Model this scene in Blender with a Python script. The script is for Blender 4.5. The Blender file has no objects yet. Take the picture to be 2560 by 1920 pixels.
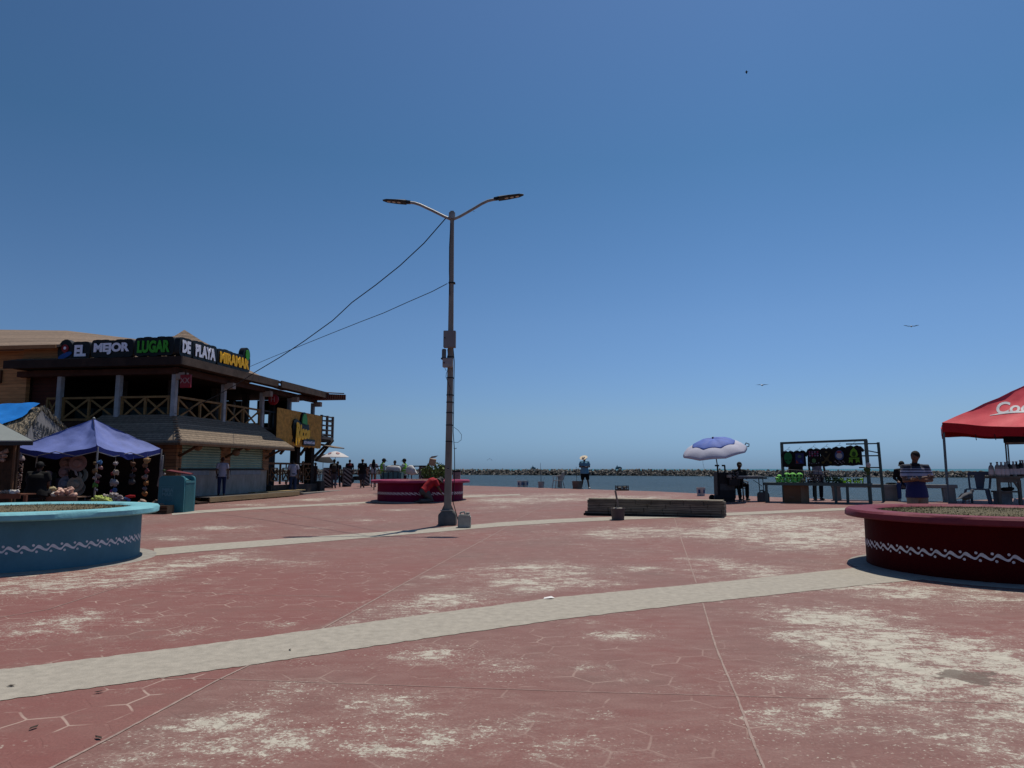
import bpy, bmesh, math, random
from mathutils import Vector, Matrix, Euler
random.seed(7)
R_ = math.radians
sc = bpy.context.scene
COL = sc.collection
# ---------------------------------------------------------------- camera
F = 1775.0; PITCH = math.atan(212 / F); CZ = 1.45
cam_d = bpy.data.cameras.new("camera"); cam = bpy.data.objects.new("camera", cam_d); COL.objects.link(cam)
cam_d.sensor_width = 36.0; cam_d.lens = F / 2560 * 36.0; cam_d.clip_start = 0.1; cam_d.clip_end = 30000
cam.location = (0, 0, CZ); cam.rotation_euler = (math.pi / 2 + PITCH, 0, 0)
sc.camera = cam
# ---------------------------------------------------------------- sky, sun, exposure
SUNV = Vector((1.2, 2.4, 7.2)).normalized()
EL = math.asin(SUNV.z); AZ = math.atan2(SUNV.x, SUNV.y)
w = bpy.data.worlds.new("World"); sc.world = w; w.use_nodes = True
nt = w.node_tree; nt.nodes.clear()
out = nt.nodes.new("ShaderNodeOutputWorld"); bg = nt.nodes.new("ShaderNodeBackground")
sky = nt.nodes.new("ShaderNodeTexSky"); sky.sky_type = 'NISHITA'; sky.sun_disc = False
sky.sun_elevation = EL; sky.sun_rotation = AZ; sky.altitude = 0; sky.air_density = 1.0; sky.dust_density = 0.6; sky.ozone_density = 2.0
hs = nt.nodes.new("ShaderNodeHueSaturation"); hs.inputs['Saturation'].default_value = 1.0
# clear-air tint of the sky by elevation (bluer towards the horizon) and slightly deeper away from the sun
wtc = nt.nodes.new("ShaderNodeTexCoord"); wsp = nt.nodes.new("ShaderNodeSeparateXYZ"); nt.links.new(wtc.outputs['Generated'], wsp.inputs[0])
wr = nt.nodes.new("ShaderNodeValToRGB"); we = wr.color_ramp
while len(we.elements) < 5: we.elements.new(0.5)
for e_, (p_, c_) in zip(we.elements, [(0.015, (.671,1.14,2.183)), (0.071, (.895,1.226,1.796)), (0.2, (.943,1.298,1.727)), (0.405, (.735,1.219,1.537)), (0.571, (.868,1.273,1.639))]):
    e_.position = p_; e_.color = (*c_, 1)
nt.links.new(wsp.outputs[2], wr.inputs[0])
wx = nt.nodes.new("ShaderNodeMapRange"); wx.inputs[1].default_value = -0.55; wx.inputs[2].default_value = 0.3; wx.inputs[3].default_value = 0.8; wx.inputs[4].default_value = 1.03
nt.links.new(wsp.outputs[0], wx.inputs[0])
wm1 = nt.nodes.new("ShaderNodeMix"); wm1.data_type = 'RGBA'; wm1.blend_type = 'MULTIPLY'; wm1.inputs[0].default_value = 1
nt.links.new(sky.outputs[0], wm1.inputs[6]); nt.links.new(wr.outputs[0], wm1.inputs[7])
wv = nt.nodes.new("ShaderNodeVectorMath"); wv.operation = 'SCALE'; nt.links.new(wm1.outputs[2], wv.inputs[0]); nt.links.new(wx.outputs[0], wv.inputs[3])
nt.links.new(wv.outputs[0], hs.inputs['Color']); nt.links.new(hs.outputs[0], bg.inputs[0])
nt.links.new(bg.outputs[0], out.inputs[0]); bg.inputs[1].default_value = 0.05
sl = bpy.data.lights.new("sun", 'SUN'); sl.energy = 4.3; sl.angle = R_(0.53); sl.color = (1.0, 0.935, 0.83)
so = bpy.data.objects.new("sun", sl); COL.objects.link(so); so.location = (0, 0, 60)
so.rotation_euler = (-SUNV).to_track_quat('-Z', 'Y').to_euler()
vs = sc.view_settings
sc.display_settings.display_device = 'sRGB'
vs.view_transform = 'Standard'; vs.look = 'None'; vs.exposure = 0.0; vs.gamma = 1.0; vs.use_curve_mapping = False

# ---------------------------------------------------------------- photo geometry helpers
def ray(x, y):
    u = (x - 1280) / F; v = (960 - y) / F
    return Vector((u, math.cos(PITCH) - v * math.sin(PITCH), math.sin(PITCH) + v * math.cos(PITCH)))
def A(x, y, Y):
    r = ray(x, y); k = Y / r[1]
    return Vector((r[0] * k, Y, CZ + r[2] * k))
QUAY = [(-400, 420), (-60, 105), (-14.1, 57), (-1.96, 43.5), (6.68, 32.9), (9.26, 26.9), (10.83, 24.5), (12.6, 22.9), (13.8, 22.9), (19, 26), (60, 40)]
def yq(X):
    for (a, b), (c, d) in zip(QUAY, QUAY[1:]):
        if X <= c: return b + (d - b) * (X - a) / (c - a)
    return 40.0
def qd(X, Y):   # rough distance to the quay edge
    q = 0.829 * (12.3 - X) + 0.559 * (22.3 - Y)
    return max(q, 0.0) if X < 12.3 else max(0.0, (yq(X) - Y))
def sm(t): t = min(1, max(0, t)); return t * t * (3 - 2 * t)
def zg(X, Y):
    return 0.1 * sm((Y - 13) / 10) + 0.32 * max(0.0, 1 - qd(X, Y) / 12) * sm((Y - 9) / 8)
def G(x, y):
    r = ray(x, y); k = 2.0; st = 0.05
    for i in range(6000):
        p = r * k
        if CZ + p.z <= zg(p.x, p.y): break
        k += st
        if k > 100: break
    k0 = k - st
    for i in range(30):
        m = (k0 + k) / 2; p = r * m
        if CZ + p.z <= zg(p.x, p.y): k = m
        else: k0 = m
    p = r * k
    return Vector((p.x, p.y, zg(p.x, p.y)))

# ---------------------------------------------------------------- materials
MATS = {}
ALB = 0.67   # overall reflectance of the palette below
ORD = ['leftmost', 'second', 'third', 'fourth', 'fifth', 'sixth', 'seventh', 'eighth', 'ninth', 'tenth', 'eleventh', 'twelfth', 'thirteenth', 'fourteenth', 'fifteenth', 'sixteenth', 'seventeenth', 'eighteenth']
def ordn(i, n):
    return 'leftmost' if i == 0 else 'rightmost' if i == n-1 else ORD[i] + ' from the left'
def relabel(objs, fmt):
    objs = sorted(objs, key=lambda o: o.location.x / o.location.y)
    for i, o in enumerate(objs): o['label'] = fmt % ordn(i, len(objs))
def nodes_of(m): m.use_nodes = True; return m.node_tree.nodes, m.node_tree.links
def mat(name, col, rough=0.7, metal=0.0, var=0.15, scale=4.0, bump=0.0, bscale=30.0, spec=0.22, stretch=None, two=None, emit=None, sheen=0):
    if name in MATS: return MATS[name]
    m = bpy.data.materials.new(name); n, l = nodes_of(m); b = n['Principled BSDF']
    b.inputs['Roughness'].default_value = rough; b.inputs['Metallic'].default_value = metal
    b.inputs['Specular IOR Level'].default_value = spec
    tc = n.new('ShaderNodeTexCoord'); mp = n.new('ShaderNodeMapping'); l.new(tc.outputs['Object'], mp.inputs[0])
    if stretch: mp.inputs['Scale'].default_value = stretch
    nz = n.new('ShaderNodeTexNoise'); nz.inputs['Scale'].default_value = scale; nz.inputs['Detail'].default_value = 6; nz.inputs['Roughness'].default_value = 0.65
    l.new(mp.outputs[0], nz.inputs['Vector'])
    cr = n.new('ShaderNodeValToRGB'); cr.color_ramp.elements[0].position = 0.3; cr.color_ramp.elements[1].position = 0.7
    c = Vector(col[:3]) * ALB; two = tuple(q * ALB for q in two) if two else None
    a_ = c * (1 - var) ; b_ = Vector(two) if two else c * (1 + var)
    cr.color_ramp.elements[0].color = (*a_, 1); cr.color_ramp.elements[1].color = (*[min(1, q) for q in b_], 1)
    l.new(nz.outputs['Fac'], cr.inputs[0]); l.new(cr.outputs[0], b.inputs['Base Color'])
    if bump:
        n2 = n.new('ShaderNodeTexNoise'); n2.inputs['Scale'].default_value = bscale; n2.inputs['Detail'].default_value = 5
        l.new(mp.outputs[0], n2.inputs['Vector'])
        bp = n.new('ShaderNodeBump'); bp.inputs['Strength'].default_value = bump; bp.inputs['Distance'].default_value = 0.02
        l.new(n2.outputs['Fac'], bp.inputs['Height']); l.new(bp.outputs[0], b.inputs['Normal'])
    MATS[name] = m
    return m
def stripes(name, c1, c2, axis, period, duty=0.12, rough=0.8, var=0.2, scale=3.0, stretch=None, bump=0.4):
    """material with regular seams (planks, slats, courses) across one object axis"""
    if name in MATS: return MATS[name]
    m = mat(name, c1, rough, 0, var, scale, 0, 30, 0.3, stretch); n, l = m.node_tree.nodes, m.node_tree.links
    b = n['Principled BSDF']; old = b.inputs['Base Color'].links[0].from_socket
    tc = [x for x in n if x.type == 'TEX_COORD'][0]
    sp = n.new('ShaderNodeSeparateXYZ'); l.new(tc.outputs['Object'], sp.inputs[0])
    d = n.new('ShaderNodeMath'); d.operation = 'DIVIDE'; d.inputs[1].default_value = period; l.new(sp.outputs[axis], d.inputs[0])
    fr = n.new('ShaderNodeMath'); fr.operation = 'FRACT'; l.new(d.outputs[0], fr.inputs[0])
    fl = n.new('ShaderNodeMath'); fl.operation = 'FLOOR'; l.new(d.outputs[0], fl.inputs[0])
    wn = n.new('ShaderNodeTexWhiteNoise'); wn.noise_dimensions = '1D'; l.new(fl.outputs[0], wn.inputs['W'])
    lt = n.new('ShaderNodeMath'); lt.operation = 'LESS_THAN'; lt.inputs[1].default_value = duty; l.new(fr.outputs[0], lt.inputs[0])
    mr = n.new('ShaderNodeMapRange'); mr.inputs[3].default_value = 0.75; mr.inputs[4].default_value = 1.2; l.new(wn.outputs[0], mr.inputs[0])
    mu = n.new('ShaderNodeMix'); mu.data_type = 'RGBA'; mu.blend_type = 'MULTIPLY'; mu.inputs[0].default_value = 1
    l.new(old, mu.inputs[6]); cb = n.new('ShaderNodeCombineColor')
    for i in range(3): l.new(mr.outputs[0], cb.inputs[i])
    l.new(cb.outputs[0], mu.inputs[7])
    mx = n.new('ShaderNodeMix'); mx.data_type = 'RGBA'; l.new(lt.outputs[0], mx.inputs[0]); l.new(mu.outputs[2], mx.inputs[6]); mx.inputs[7].default_value = (*[q*ALB for q in c2], 1)
    l.new(mx.outputs[2], b.inputs['Base Color'])
    if bump:
        bp = n.new('ShaderNodeBump'); bp.inputs['Strength'].default_value = bump; bp.inputs['Distance'].default_value = 0.02; bp.invert = True
        l.new(lt.outputs[0], bp.inputs['Height']); l.new(bp.outputs[0], b.inputs['Normal'])
    return m

# ---------------------------------------------------------------- mesh builder
class MB:
    def __init__(s): s.v = []; s.f = []
    def add(s, vs, fs):
        o = len(s.v); s.v += [tuple(p) for p in vs]; s.f += [tuple(i + o for i in f) for f in fs]; return s
    def box(s, x0, y0, z0, x1, y1, z1):
        return s.add([(x0,y0,z0),(x1,y0,z0),(x1,y1,z0),(x0,y1,z0),(x0,y0,z1),(x1,y0,z1),(x1,y1,z1),(x0,y1,z1)],
                     [(0,3,2,1),(4,5,6,7),(0,1,5,4),(1,2,6,5),(2,3,7,6),(3,0,4,7)])
    def cbox(s, c, d, M=None):
        o = len(s.v); s.box(-d[0]/2,-d[1]/2,-d[2]/2,d[0]/2,d[1]/2,d[2]/2); c = Vector(c)
        for i in range(o, len(s.v)):
            p = Vector(s.v[i]); p = (M @ p if M else p) + c; s.v[i] = tuple(p)
        return s
    def bar(s, p, q, w, h=None, up=(0, 0, 1)):
        p, q = Vector(p), Vector(q); h = h or w; d = (q - p).normalized(); u = Vector(up)
        if abs(d.dot(u)) > 0.98: u = Vector((1, 0, 0))
        r = d.cross(u).normalized(); u = r.cross(d).normalized()
        vs = []
        for b in (p, q):
            for a, c in ((-1,-1),(1,-1),(1,1),(-1,1)): vs.append(b + r * (a * w / 2) + u * (c * h / 2))
        return s.add(vs, [(0,3,2,1),(4,5,6,7),(0,1,5,4),(1,2,6,5),(2,3,7,6),(3,0,4,7)])
    def tube(s, pts, r, n=8):
        pts = [Vector(p) for p in pts]; rr = r if isinstance(r, (list, tuple)) else [r] * len(pts)
        vs = []; up = Vector((0, 0, 1)); prev = None
        for i, p in enumerate(pts):
            d = (pts[min(i + 1, len(pts) - 1)] - pts[max(i - 1, 0)]).normalized()
            if prev is None:
                a = Vector((1, 0, 0)) if abs(d.z) > 0.9 else Vector((0, 0, 1)); e = d.cross(a).normalized()
            else:
                e = (prev - d * prev.dot(d)).normalized()
            prev = e; g = d.cross(e)
            for k in range(n):
                t = 2 * math.pi * k / n; vs.append(p + (e * math.cos(t) + g * math.sin(t)) * rr[i])
        fs = []; m = len(pts)
        for i in range(m - 1):
            for k in range(n): fs.append((i*n+k, i*n+(k+1)%n, (i+1)*n+(k+1)%n, (i+1)*n+k))
        fs.append(tuple(range(n))[::-1]); fs.append(tuple((m-1)*n + k for k in range(n)))
        return s.add(vs, fs)
    def lathe(s, prof, n=24, c=(0,0,0), M=None, wob=None):
        vs = []; fs = []; c = Vector(c)
        for i, (r, z) in enumerate(prof):
            for k in range(n):
                t = 2 * math.pi * k / n; rr = r * (wob(t, i) if wob else 1)
                p = Vector((rr * math.cos(t), rr * math.sin(t), z)); p = (M @ p if M else p) + c; vs.append(p)
        for i in range(len(prof) - 1):
            for k in range(n): fs.append((i*n+k, i*n+(k+1)%n, (i+1)*n+(k+1)%n, (i+1)*n+k))
        if prof[0][0] > 1e-5: fs.append(tuple(range(n))[::-1])
        if prof[-1][0] > 1e-5: fs.append(tuple((len(prof)-1)*n + k for k in range(n)))
        return s.add(vs, fs)
    def ball(s, c, r, n=12, m=8, M=None):
        if not isinstance(r, (tuple, list)): r = (r, r, r)
        vs = []; c = Vector(c)
        for i in range(1, m):
            ph = math.pi * i / m
            for k in range(n):
                t = 2 * math.pi * k / n
                p = Vector((r[0]*math.sin(ph)*math.cos(t), r[1]*math.sin(ph)*math.sin(t), r[2]*math.cos(ph))); vs.append((M @ p if M else p) + c)
        top = Vector((0,0,r[2])); bot = -top
        vs.append((M @ top if M else top) + c); vs.append((M @ bot if M else bot) + c)
        fs = []; T = (m-1)*n
        for i in range(m - 2):
            for k in range(n): fs.append((i*n+k, (i+1)*n+k, (i+1)*n+(k+1)%n, i*n+(k+1)%n))
        for k in range(n):
            fs.append((T, k, (k+1)%n)); fs.append((T+1, (m-2)*n+(k+1)%n, (m-2)*n+k))
        return s.add(vs, fs)
    def prism(s, pts, vec):
        pts = [Vector(p) for p in pts]; vec = Vector(vec); n = len(pts)
        fs = [tuple(range(n))[::-1], tuple(range(n, 2*n))] + [(i, (i+1)%n, (i+1)%n + n, i + n) for i in range(n)]
        return s.add(pts + [p + vec for p in pts], fs)
    def loft(s, pts, rad, right=(1,0,0), n=12, flat=(0,0)):
        pts = [Vector(p) for p in pts]; rad = [(r, r) if not isinstance(r, (tuple, list)) else r for r in rad]; right = Vector(right)
        P = []; 
        for i, p in enumerate(pts):
            d = (pts[min(i+1, len(pts)-1)] - pts[max(i-1, 0)]).normalized()
            e = right - d * right.dot(d)
            if e.length < 1e-3: e = Vector((0,1,0)) - d * d.y
            e.normalize(); P.append((p, d, e, d.cross(e).normalized(), rad[i]))
        def ext(t, k): 
            p, d, e, g, r = t; m = min(r); o = []
            for off, q in ((0.97, 0.25), (0.8, 0.62), (0.45, 0.9)): o.append((p + d * (k * m * off), d, e, g, (r[0]*q, r[1]*q)))
            return o
        seq = ([] if flat[0] else ext(P[0], -1)) + P + ([] if flat[1] else ext(P[-1], 1)[::-1])
        vs = []; fs = []
        for p, d, e, g, r in seq:
            for k in range(n):
                t = 2*math.pi*k/n; vs.append(p + e*(math.cos(t)*r[0]) + g*(math.sin(t)*r[1]))
        for i in range(len(seq)-1):
            for k in range(n): fs.append((i*n+k, i*n+(k+1)%n, (i+1)*n+(k+1)%n, (i+1)*n+k))
        fs.append(tuple(range(n))[::-1]); fs.append(tuple((len(seq)-1)*n+k for k in range(n)))
        return s.add(vs, fs)
    def mesh(s, name, smooth=40, bevel=0):
        me = bpy.data.meshes.new(name); me.from_pydata(s.v, [], s.f); 
        bm = bmesh.new(); bm.from_mesh(me); bmesh.ops.recalc_face_normals(bm, faces=bm.faces)
        if bevel:
            es = [e for e in bm.edges if len(e.link_faces) == 2 and e.calc_face_angle(0) > 0.6]
            try: bmesh.ops.bevel(bm, geom=es, offset=bevel, segments=2, affect='EDGES', clamp_overlap=True)
            except Exception: pass
        bm.to_mesh(me); bm.free()
        if smooth:
            me.shade_smooth(); me.set_sharp_from_angle(angle=R_(smooth))
        return me
    def build(s, name, m, parent=None, smooth=40, bevel=0):
        me = s.mesh(name, smooth, bevel); me.materials.append(m)
        o = bpy.data.objects.new(name, me); COL.objects.link(o)
        if parent: o.parent = parent
        return o
def tag(o, label, cat, group=None, kind=None):
    if label: o['label'] = label
    if cat: o['category'] = cat
    if group: o['group'] = group
    if kind: o['kind'] = kind
    return o
def T(name, label, cat, loc=(0,0,0), rz=0.0, group=None):
    o = bpy.data.objects.new(name, None); COL.objects.link(o); o.location = loc; o.rotation_euler = (0, 0, rz); o.empty_display_size = 0.2
    return tag(o, label, cat, group)
def struct(o): o['kind'] = 'structure'; return o
def dup(root, loc, rz=None, label=None, group=None, sc_=None):
    r = root.copy(); COL.objects.link(r); r.location = loc
    if rz is not None: r.rotation_euler = (root.rotation_euler[0], root.rotation_euler[1], rz)
    if sc_: r.scale = (sc_, sc_, sc_)
    if label: r['label'] = label
    if group: r['group'] = group
    for ch in list(root.children):
        c = ch.copy(); COL.objects.link(c); c.parent = r
        for g in list(ch.children):
            d = g.copy(); COL.objects.link(d); d.parent = c
    return r
def remesh(mb, name, m, parent, vox=0.018, it=3, extra=None):
    me = mb.mesh(name, 0); o = bpy.data.objects.new(name, me); COL.objects.link(o)
    md = o.modifiers.new('r', 'REMESH'); md.mode = 'VOXEL'; md.voxel_size = vox
    if it:
        ms = o.modifiers.new('s', 'SMOOTH'); ms.iterations = it; ms.factor = 0.5
    dg = bpy.context.evaluated_depsgraph_get(); ev = o.evaluated_get(dg)
    m2 = bpy.data.meshes.new_from_object(ev); o.modifiers.clear(); o.data = m2; m2.name = name
    if extra:
        bm = bmesh.new(); bm.from_mesh(m2); b2 = bmesh.new(); em = extra.mesh('x', 0); bm.from_mesh(em); bm.to_mesh(m2); bm.free(); b2.free()
    m2.shade_smooth(); m2.materials.clear(); m2.materials.append(m)
    if parent: o.parent = parent
    return o
def text_mesh(txt, size, extr=0.01, off=0.0, shear=0.0, spacing=1.0, align='CENTER', bevel=0):
    c = bpy.data.curves.new('t', 'FONT'); c.body = txt; c.size = size; c.extrude = extr; c.offset = off; c.shear = shear
    c.space_character = spacing; c.align_x = align; c.align_y = 'BOTTOM_BASELINE'; c.resolution_u = 4
    o = bpy.data.objects.new('t', c); COL.objects.link(o)
    dg = bpy.context.evaluated_depsgraph_get(); me = bpy.data.meshes.new_from_object(o.evaluated_get(dg))
    bpy.data.objects.remove(o); return me
def text_obj(name, txt, size, m, parent, loc, rot, extr=0.01, off=0.0, shear=0.0, spacing=1.0, align='CENTER', sx=1.0):
    me = text_mesh(txt, size, extr, off, shear, spacing, align); me.materials.clear(); me.materials.append(m)
    o = bpy.data.objects.new(name, me); COL.objects.link(o); o.parent = parent; o.location = loc; o.rotation_euler = rot; o.scale = (sx, 1, 1)
    return o
# ================================================================ SETTING
# ---- ground
WR = 1.1
WEAR = [(2265,1474,.75),(2449,1490,.65),(2055,1537,.4),(2108,1566,.45),(2003,1595,.25),(2291,1616,.5),(2422,1626,.6),(2501,1678,.5),(2186,1668,.4),(2475,1773,.4),
 (2550,1770,.35),(1914,1689,.2),(1903,1789,.14),(1956,1810,.13),(2118,1778,.11),(2029,1760,.1),(2097,1820,.15),(2270,1820,.15),(2396,1846,.14),(2527,1883,.25),(1468,1668,.14),
 (1447,1851,.11),(1550,1335,.9),(1640,1330,.9),(2029,1359,1.1),(1924,1327,1.2),(2080,1330,1.0),(1840,1340,.6),(1620,1420,.25),(1500,1460,.35),(1560,1590,.2),(708,1736,.22),(740,1720,.15),(951,1746,.22),(1000,1760,.18),
 (618,1793,.22),(694,1822,.17),(737,1862,.24),(962,1808,.22),(925,1844,.18),(998,1859,.2),(1088,1855,.15),(1265,1669,.25),(1052,1642,.28),(1100,1635,.25),(1233,1815,.14),
 (1070,1515,.4),(980,1530,.3),(1135,1493,.35),(1215,1428,.35),(1360,1436,.6),(1390,1420,.6),(665,1401,.35),(759,1410,.35),(1092,1443,.2),(1323,1475,.35),(1270,1454,.3),
 (498,1831,.16),(530,1820,.14),(347,1836,.13),(304,1900,.15),(535,1888,.24),(578,1816,.2),(600,1880,.2),(130,1573,.25),(202,1541,.28),(30,1575,.3),(356,1556,.15),(463,1582,.15),(330,1670,.08),
 (30,1462,.8),(110,1455,.8),(190,1450,.6),(270,1440,.6),(350,1425,.5),(430,1412,.5),(520,1398,.5),(600,1383,.4),(100,1435,.4),(200,1425,.4),
 (1250,1250,1.2),(1330,1252,1.5),(1420,1238,1.4),(1180,1240,1.6),(1560,1245,1.5),(880,1240,1.5),(760,1250,1.2),(1000,1275,.5),(830,1262,1.0),(1230,1270,.6),(1900,1300,1.3),(2000,1310,1.2),(620,1262,.9),
 (560,1320,.6),(800,1320,.3),(900,1300,.35),(430,1345,.4),(1800,1490,.3),(1760,1400,.4),(1870,1420,.6),(1960,1450,.5),(880,1560,.15),(700,1560,.12),(1500,1780,.1),(1350,1880,.12),(2160,1730,.2)]
wl = []
for x, y, r in WEAR:
    p = G(x, y); wl.append((p.x, p.y, r*(.85 if y > 1600 and x < 1700 else WR)))
def wear_at(X, Y):
    s = 0.0
    for a, b, r in wl:
        d2 = (X-a)**2*0.7 + (Y-b)**2
        if d2 < 9*r*r: s += math.exp(-d2/(r*r))
    return min(s, 1.05)
def seq(segs):
    o = [segs[0][0]]
    for a, b, st in segs:
        n = max(1, int(round((b-a)/st)))
        for i in range(1, n+1): o.append(a + (b-a)*i/n)
    return o
xs = seq([(-400,-60,40),(-60,-16,4),(-16,-13,.5),(-13,13,.14),(13,20,.5),(20,60,4)])
gv, gf, wv = [], [], []
rows = seq([(-14,1.5,2.5),(1.5,14,.14),(14,21,.25)])
NR = 26
for X in xs:
    Q = yq(X); base = min(21.0, Q - 1.2)
    ys = [min(r, base) if r < 21 else base for r in rows] if base >= 21 else [-14 + (r+14)*(base+14)/35 for r in rows]
    ys = ys + [base + (Q-base)*(i/NR) for i in range(1, NR+1)]
    for Y in ys:
        gv.append((X, Y, zg(X, Y))); wv.append(wear_at(X, Y) if -16 < X < 20 and Y < 60 else 0.0)
nr = len(rows) + NR
for i in range(len(xs)-1):
    for j in range(nr-1):
        a = i*nr+j; gf.append((a, a+nr, a+nr+1, a+1))
me = bpy.data.meshes.new('plaza_paving'); me.from_pydata(gv, [], gf)
ja, jb0 = G(400,1778), G(1287,1307); jd = (jb0-ja); jd.z = 0; jd.normalize()
at2 = me.attributes.new('side', 'FLOAT', 'POINT'); at2.data.foreach_set('value', [((q[0]-ja.x)*-jd.y + (q[1]-ja.y)*jd.x) for q in gv])
at = me.attributes.new('wear', 'FLOAT', 'POINT')
at.data.foreach_set('value', wv)
me.shade_smooth()
gm = bpy.data.materials.new('stamped_red_concrete'); n, l = nodes_of(gm); b = n['Principled BSDF']
def N(t, **k):
    x = n.new(t)
    for a, v in k.items(): setattr(x, a, v)
    return x
def math_(op, a, b2=None, c=None):
    x = N('ShaderNodeMath', operation=op)
    for i, q in enumerate((a, b2, c)):
        if q is None: continue
        if isinstance(q, (int, float)): x.inputs[i].default_value = q
        else: l.new(q, x.inputs[i])
    return x.outputs[0]
def noise(vec, s, d=6, r=0.6, out='Fac', dist=0):
    x = N('ShaderNodeTexNoise'); x.inputs['Scale'].default_value = s; x.inputs['Detail'].default_value = d; x.inputs['Roughness'].default_value = r; x.inputs['Distortion'].default_value = dist
    l.new(vec, x.inputs['Vector']); return x.outputs[out]
def ramp(v, e):
    x = N('ShaderNodeValToRGB'); cr = x.color_ramp
    while len(cr.elements) < len(e): cr.elements.new(0.5)
    for el, (p, c) in zip(cr.elements, e): el.position = p; el.color = (*c, 1) if len(c) == 3 else c
    l.new(v, x.inputs[0]); return x.outputs[0]
def mrange(v, a, b2, c=0.0, d=1.0):
    x = N('ShaderNodeMapRange'); x.interpolation_type = 'SMOOTHSTEP'
    for i, q in enumerate((a, b2, c, d)): x.inputs[i+1].default_value = q
    l.new(v, x.inputs[0]); return x.outputs[0]
def mixc(f, a, b2, bt='MIX'):
    x = N('ShaderNodeMix', data_type='RGBA', blend_type=bt)
    for i, q in ((0, f), (6, a), (7, b2)):
        if isinstance(q, (int, float)): x.inputs[i].default_value = q
        elif isinstance(q, tuple): x.inputs[i].default_value = (*q, 1)
        else: l.new(q, x.inputs[i])
    return x.outputs[2]
geo = N('ShaderNodeTexCoord'); P0 = geo.outputs['Object']
mp = N('ShaderNodeMapping'); l.new(P0, mp.inputs[0]); mp.inputs['Rotation'].default_value = (0, 0, R_(-28)); mp.inputs['Scale'].default_value = (0.55, 1.25, 1)
PS = mp.outputs[0]
wearA = N('ShaderNodeAttribute', attribute_name='wear').outputs['Fac']
sideA = N('ShaderNodeAttribute', attribute_name='side').outputs['Fac']
sx0 = N('ShaderNodeSeparateXYZ'); l.new(P0, sx0.inputs[0])
fresh = math_('MULTIPLY', mrange(sideA, -.01, .01), mrange(sx0.outputs[1], 9.5, 14.5, 1.0, 0.0))   # newer coat of paint left of the diagonal joint
# red base: large patches + streaks
big = noise(P0, 0.55, 5, 0.6); mid = noise(PS, 5.0, 8, 0.72)
red = ramp(big, [(0.3, (0.275, 0.088, 0.080)), (0.5, (0.255, 0.108, 0.098)), (0.72, (0.225, 0.125, 0.112))])
red2 = mixc(mrange(mid, 0.35, 0.7), red, (0.31, 0.155, 0.142))
fine = noise(P0, 60, 6, 0.7)
red2b = mixc(math_("MULTIPLY", fresh, .55), red2, ramp(noise(PS, 1.6, 6, .7), [(.3, (.27, .062, .058)), (.55, (.29, .10, .09)), (.75, (.24, .115, .10))]))
red3 = mixc(1.0, red2b, ramp(fine, [(0.3, (0.8, 0.8, 0.8)), (0.7, (1.18, 1.18, 1.18))]), 'MULTIPLY')
# stamped hexagons
mh = N('ShaderNodeMapping'); l.new(P0, mh.inputs[0]); mh.inputs['Rotation'].default_value = (0, 0, R_(18)); mh.inputs['Scale'].default_value = (3.0, 3.0, 0); mh.inputs['Location'].default_value = (1732.0, 1732.0, 0)
wob = N('ShaderNodeVectorMath', operation='MULTIPLY_ADD'); wn_ = N('ShaderNodeTexNoise'); wn_.inputs['Scale'].default_value = 2.5; l.new(P0, wn_.inputs['Vector'])
l.new(wn_.outputs['Color'], wob.inputs[0]); wob.inputs[1].default_value = (.22, .22, 0); l.new(mh.outputs[0], wob.inputs[2])
def vm(op, a, b2=None):
    x = N('ShaderNodeVectorMath', operation=op)
    for i, q in enumerate((a, b2)):
        if q is None: continue
        if isinstance(q, tuple): x.inputs[i].default_value = q
        else: l.new(q, x.inputs[i])
    return x
HR = (1.0, 1.7320508, 1.0)
ha = vm('SUBTRACT', vm('MODULO', wob.outputs[0], HR).outputs[0], (.5, .8660254, 0)).outputs[0]
hb = vm('SUBTRACT', vm('MODULO', vm('ADD', wob.outputs[0], (.5, .8660254, 0)).outputs[0], HR).outputs[0], (.5, .8660254, 0)).outputs[0]
def hexd(v):
    v2 = vm('MULTIPLY', v, (1, 1, 0)).outputs[0]; av = vm('ABSOLUTE', v2).outputs[0]
    d1 = vm('DOT_PRODUCT', av, (.5, .8660254, 0)).outputs['Value']; sx = N('ShaderNodeSeparateXYZ'); l.new(av, sx.inputs[0])
    return math_('MAXIMUM', d1, sx.outputs[0])
hd_ = math_('SUBTRACT', .5, math_('MINIMUM', hexd(ha), hexd(hb)))
line = mrange(hd_, 0.012, 0.034, 1.0, 0.0)
lgate = mrange(noise(P0, 2.2, 4, 0.6), 0.47, 0.6)
lgate2 = mrange(noise(P0, 0.25, 2, 0.5), 0.35, 0.6, 0.25, 1.0)
lf = math_('MULTIPLY', math_('MULTIPLY', line, lgate), math_('ADD', math_('MULTIPLY', lgate2, 0.45), math_('MULTIPLY', fresh, 0.4)))
red4 = mixc(lf, red3, (0.58, 0.40, 0.36))
# worn areas
def mapped(sx, sy, rot):
    m_ = N('ShaderNodeMapping'); l.new(P0, m_.inputs[0]); m_.inputs['Rotation'].default_value = (0, 0, R_(rot)); m_.inputs['Scale'].default_value = (sx, sy, 1); return m_.outputs[0]
nA = noise(mapped(.95, 1.3, -12), 2.3, 12, 0.76, dist=0.5); nB = noise(mapped(.95, 1.45, 8), 8.5, 8, 0.78, dist=.3); nC = noise(mapped(1, 1.1, 30), 44, 4, 0.8)
nmix = math_('ADD', math_('ADD', math_('MULTIPLY', nA, 0.40), math_('MULTIPLY', nB, 0.33)), math_('MULTIPLY', nC, 0.27))
nn = N('ShaderNodeMapRange'); nn.clamp = False; nn.inputs[1].default_value = .395; nn.inputs[2].default_value = .605; l.new(nmix, nn.inputs[0])
field = mrange(noise(P0, .42, 3, .6), .35, .7, -.05, .17)
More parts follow.
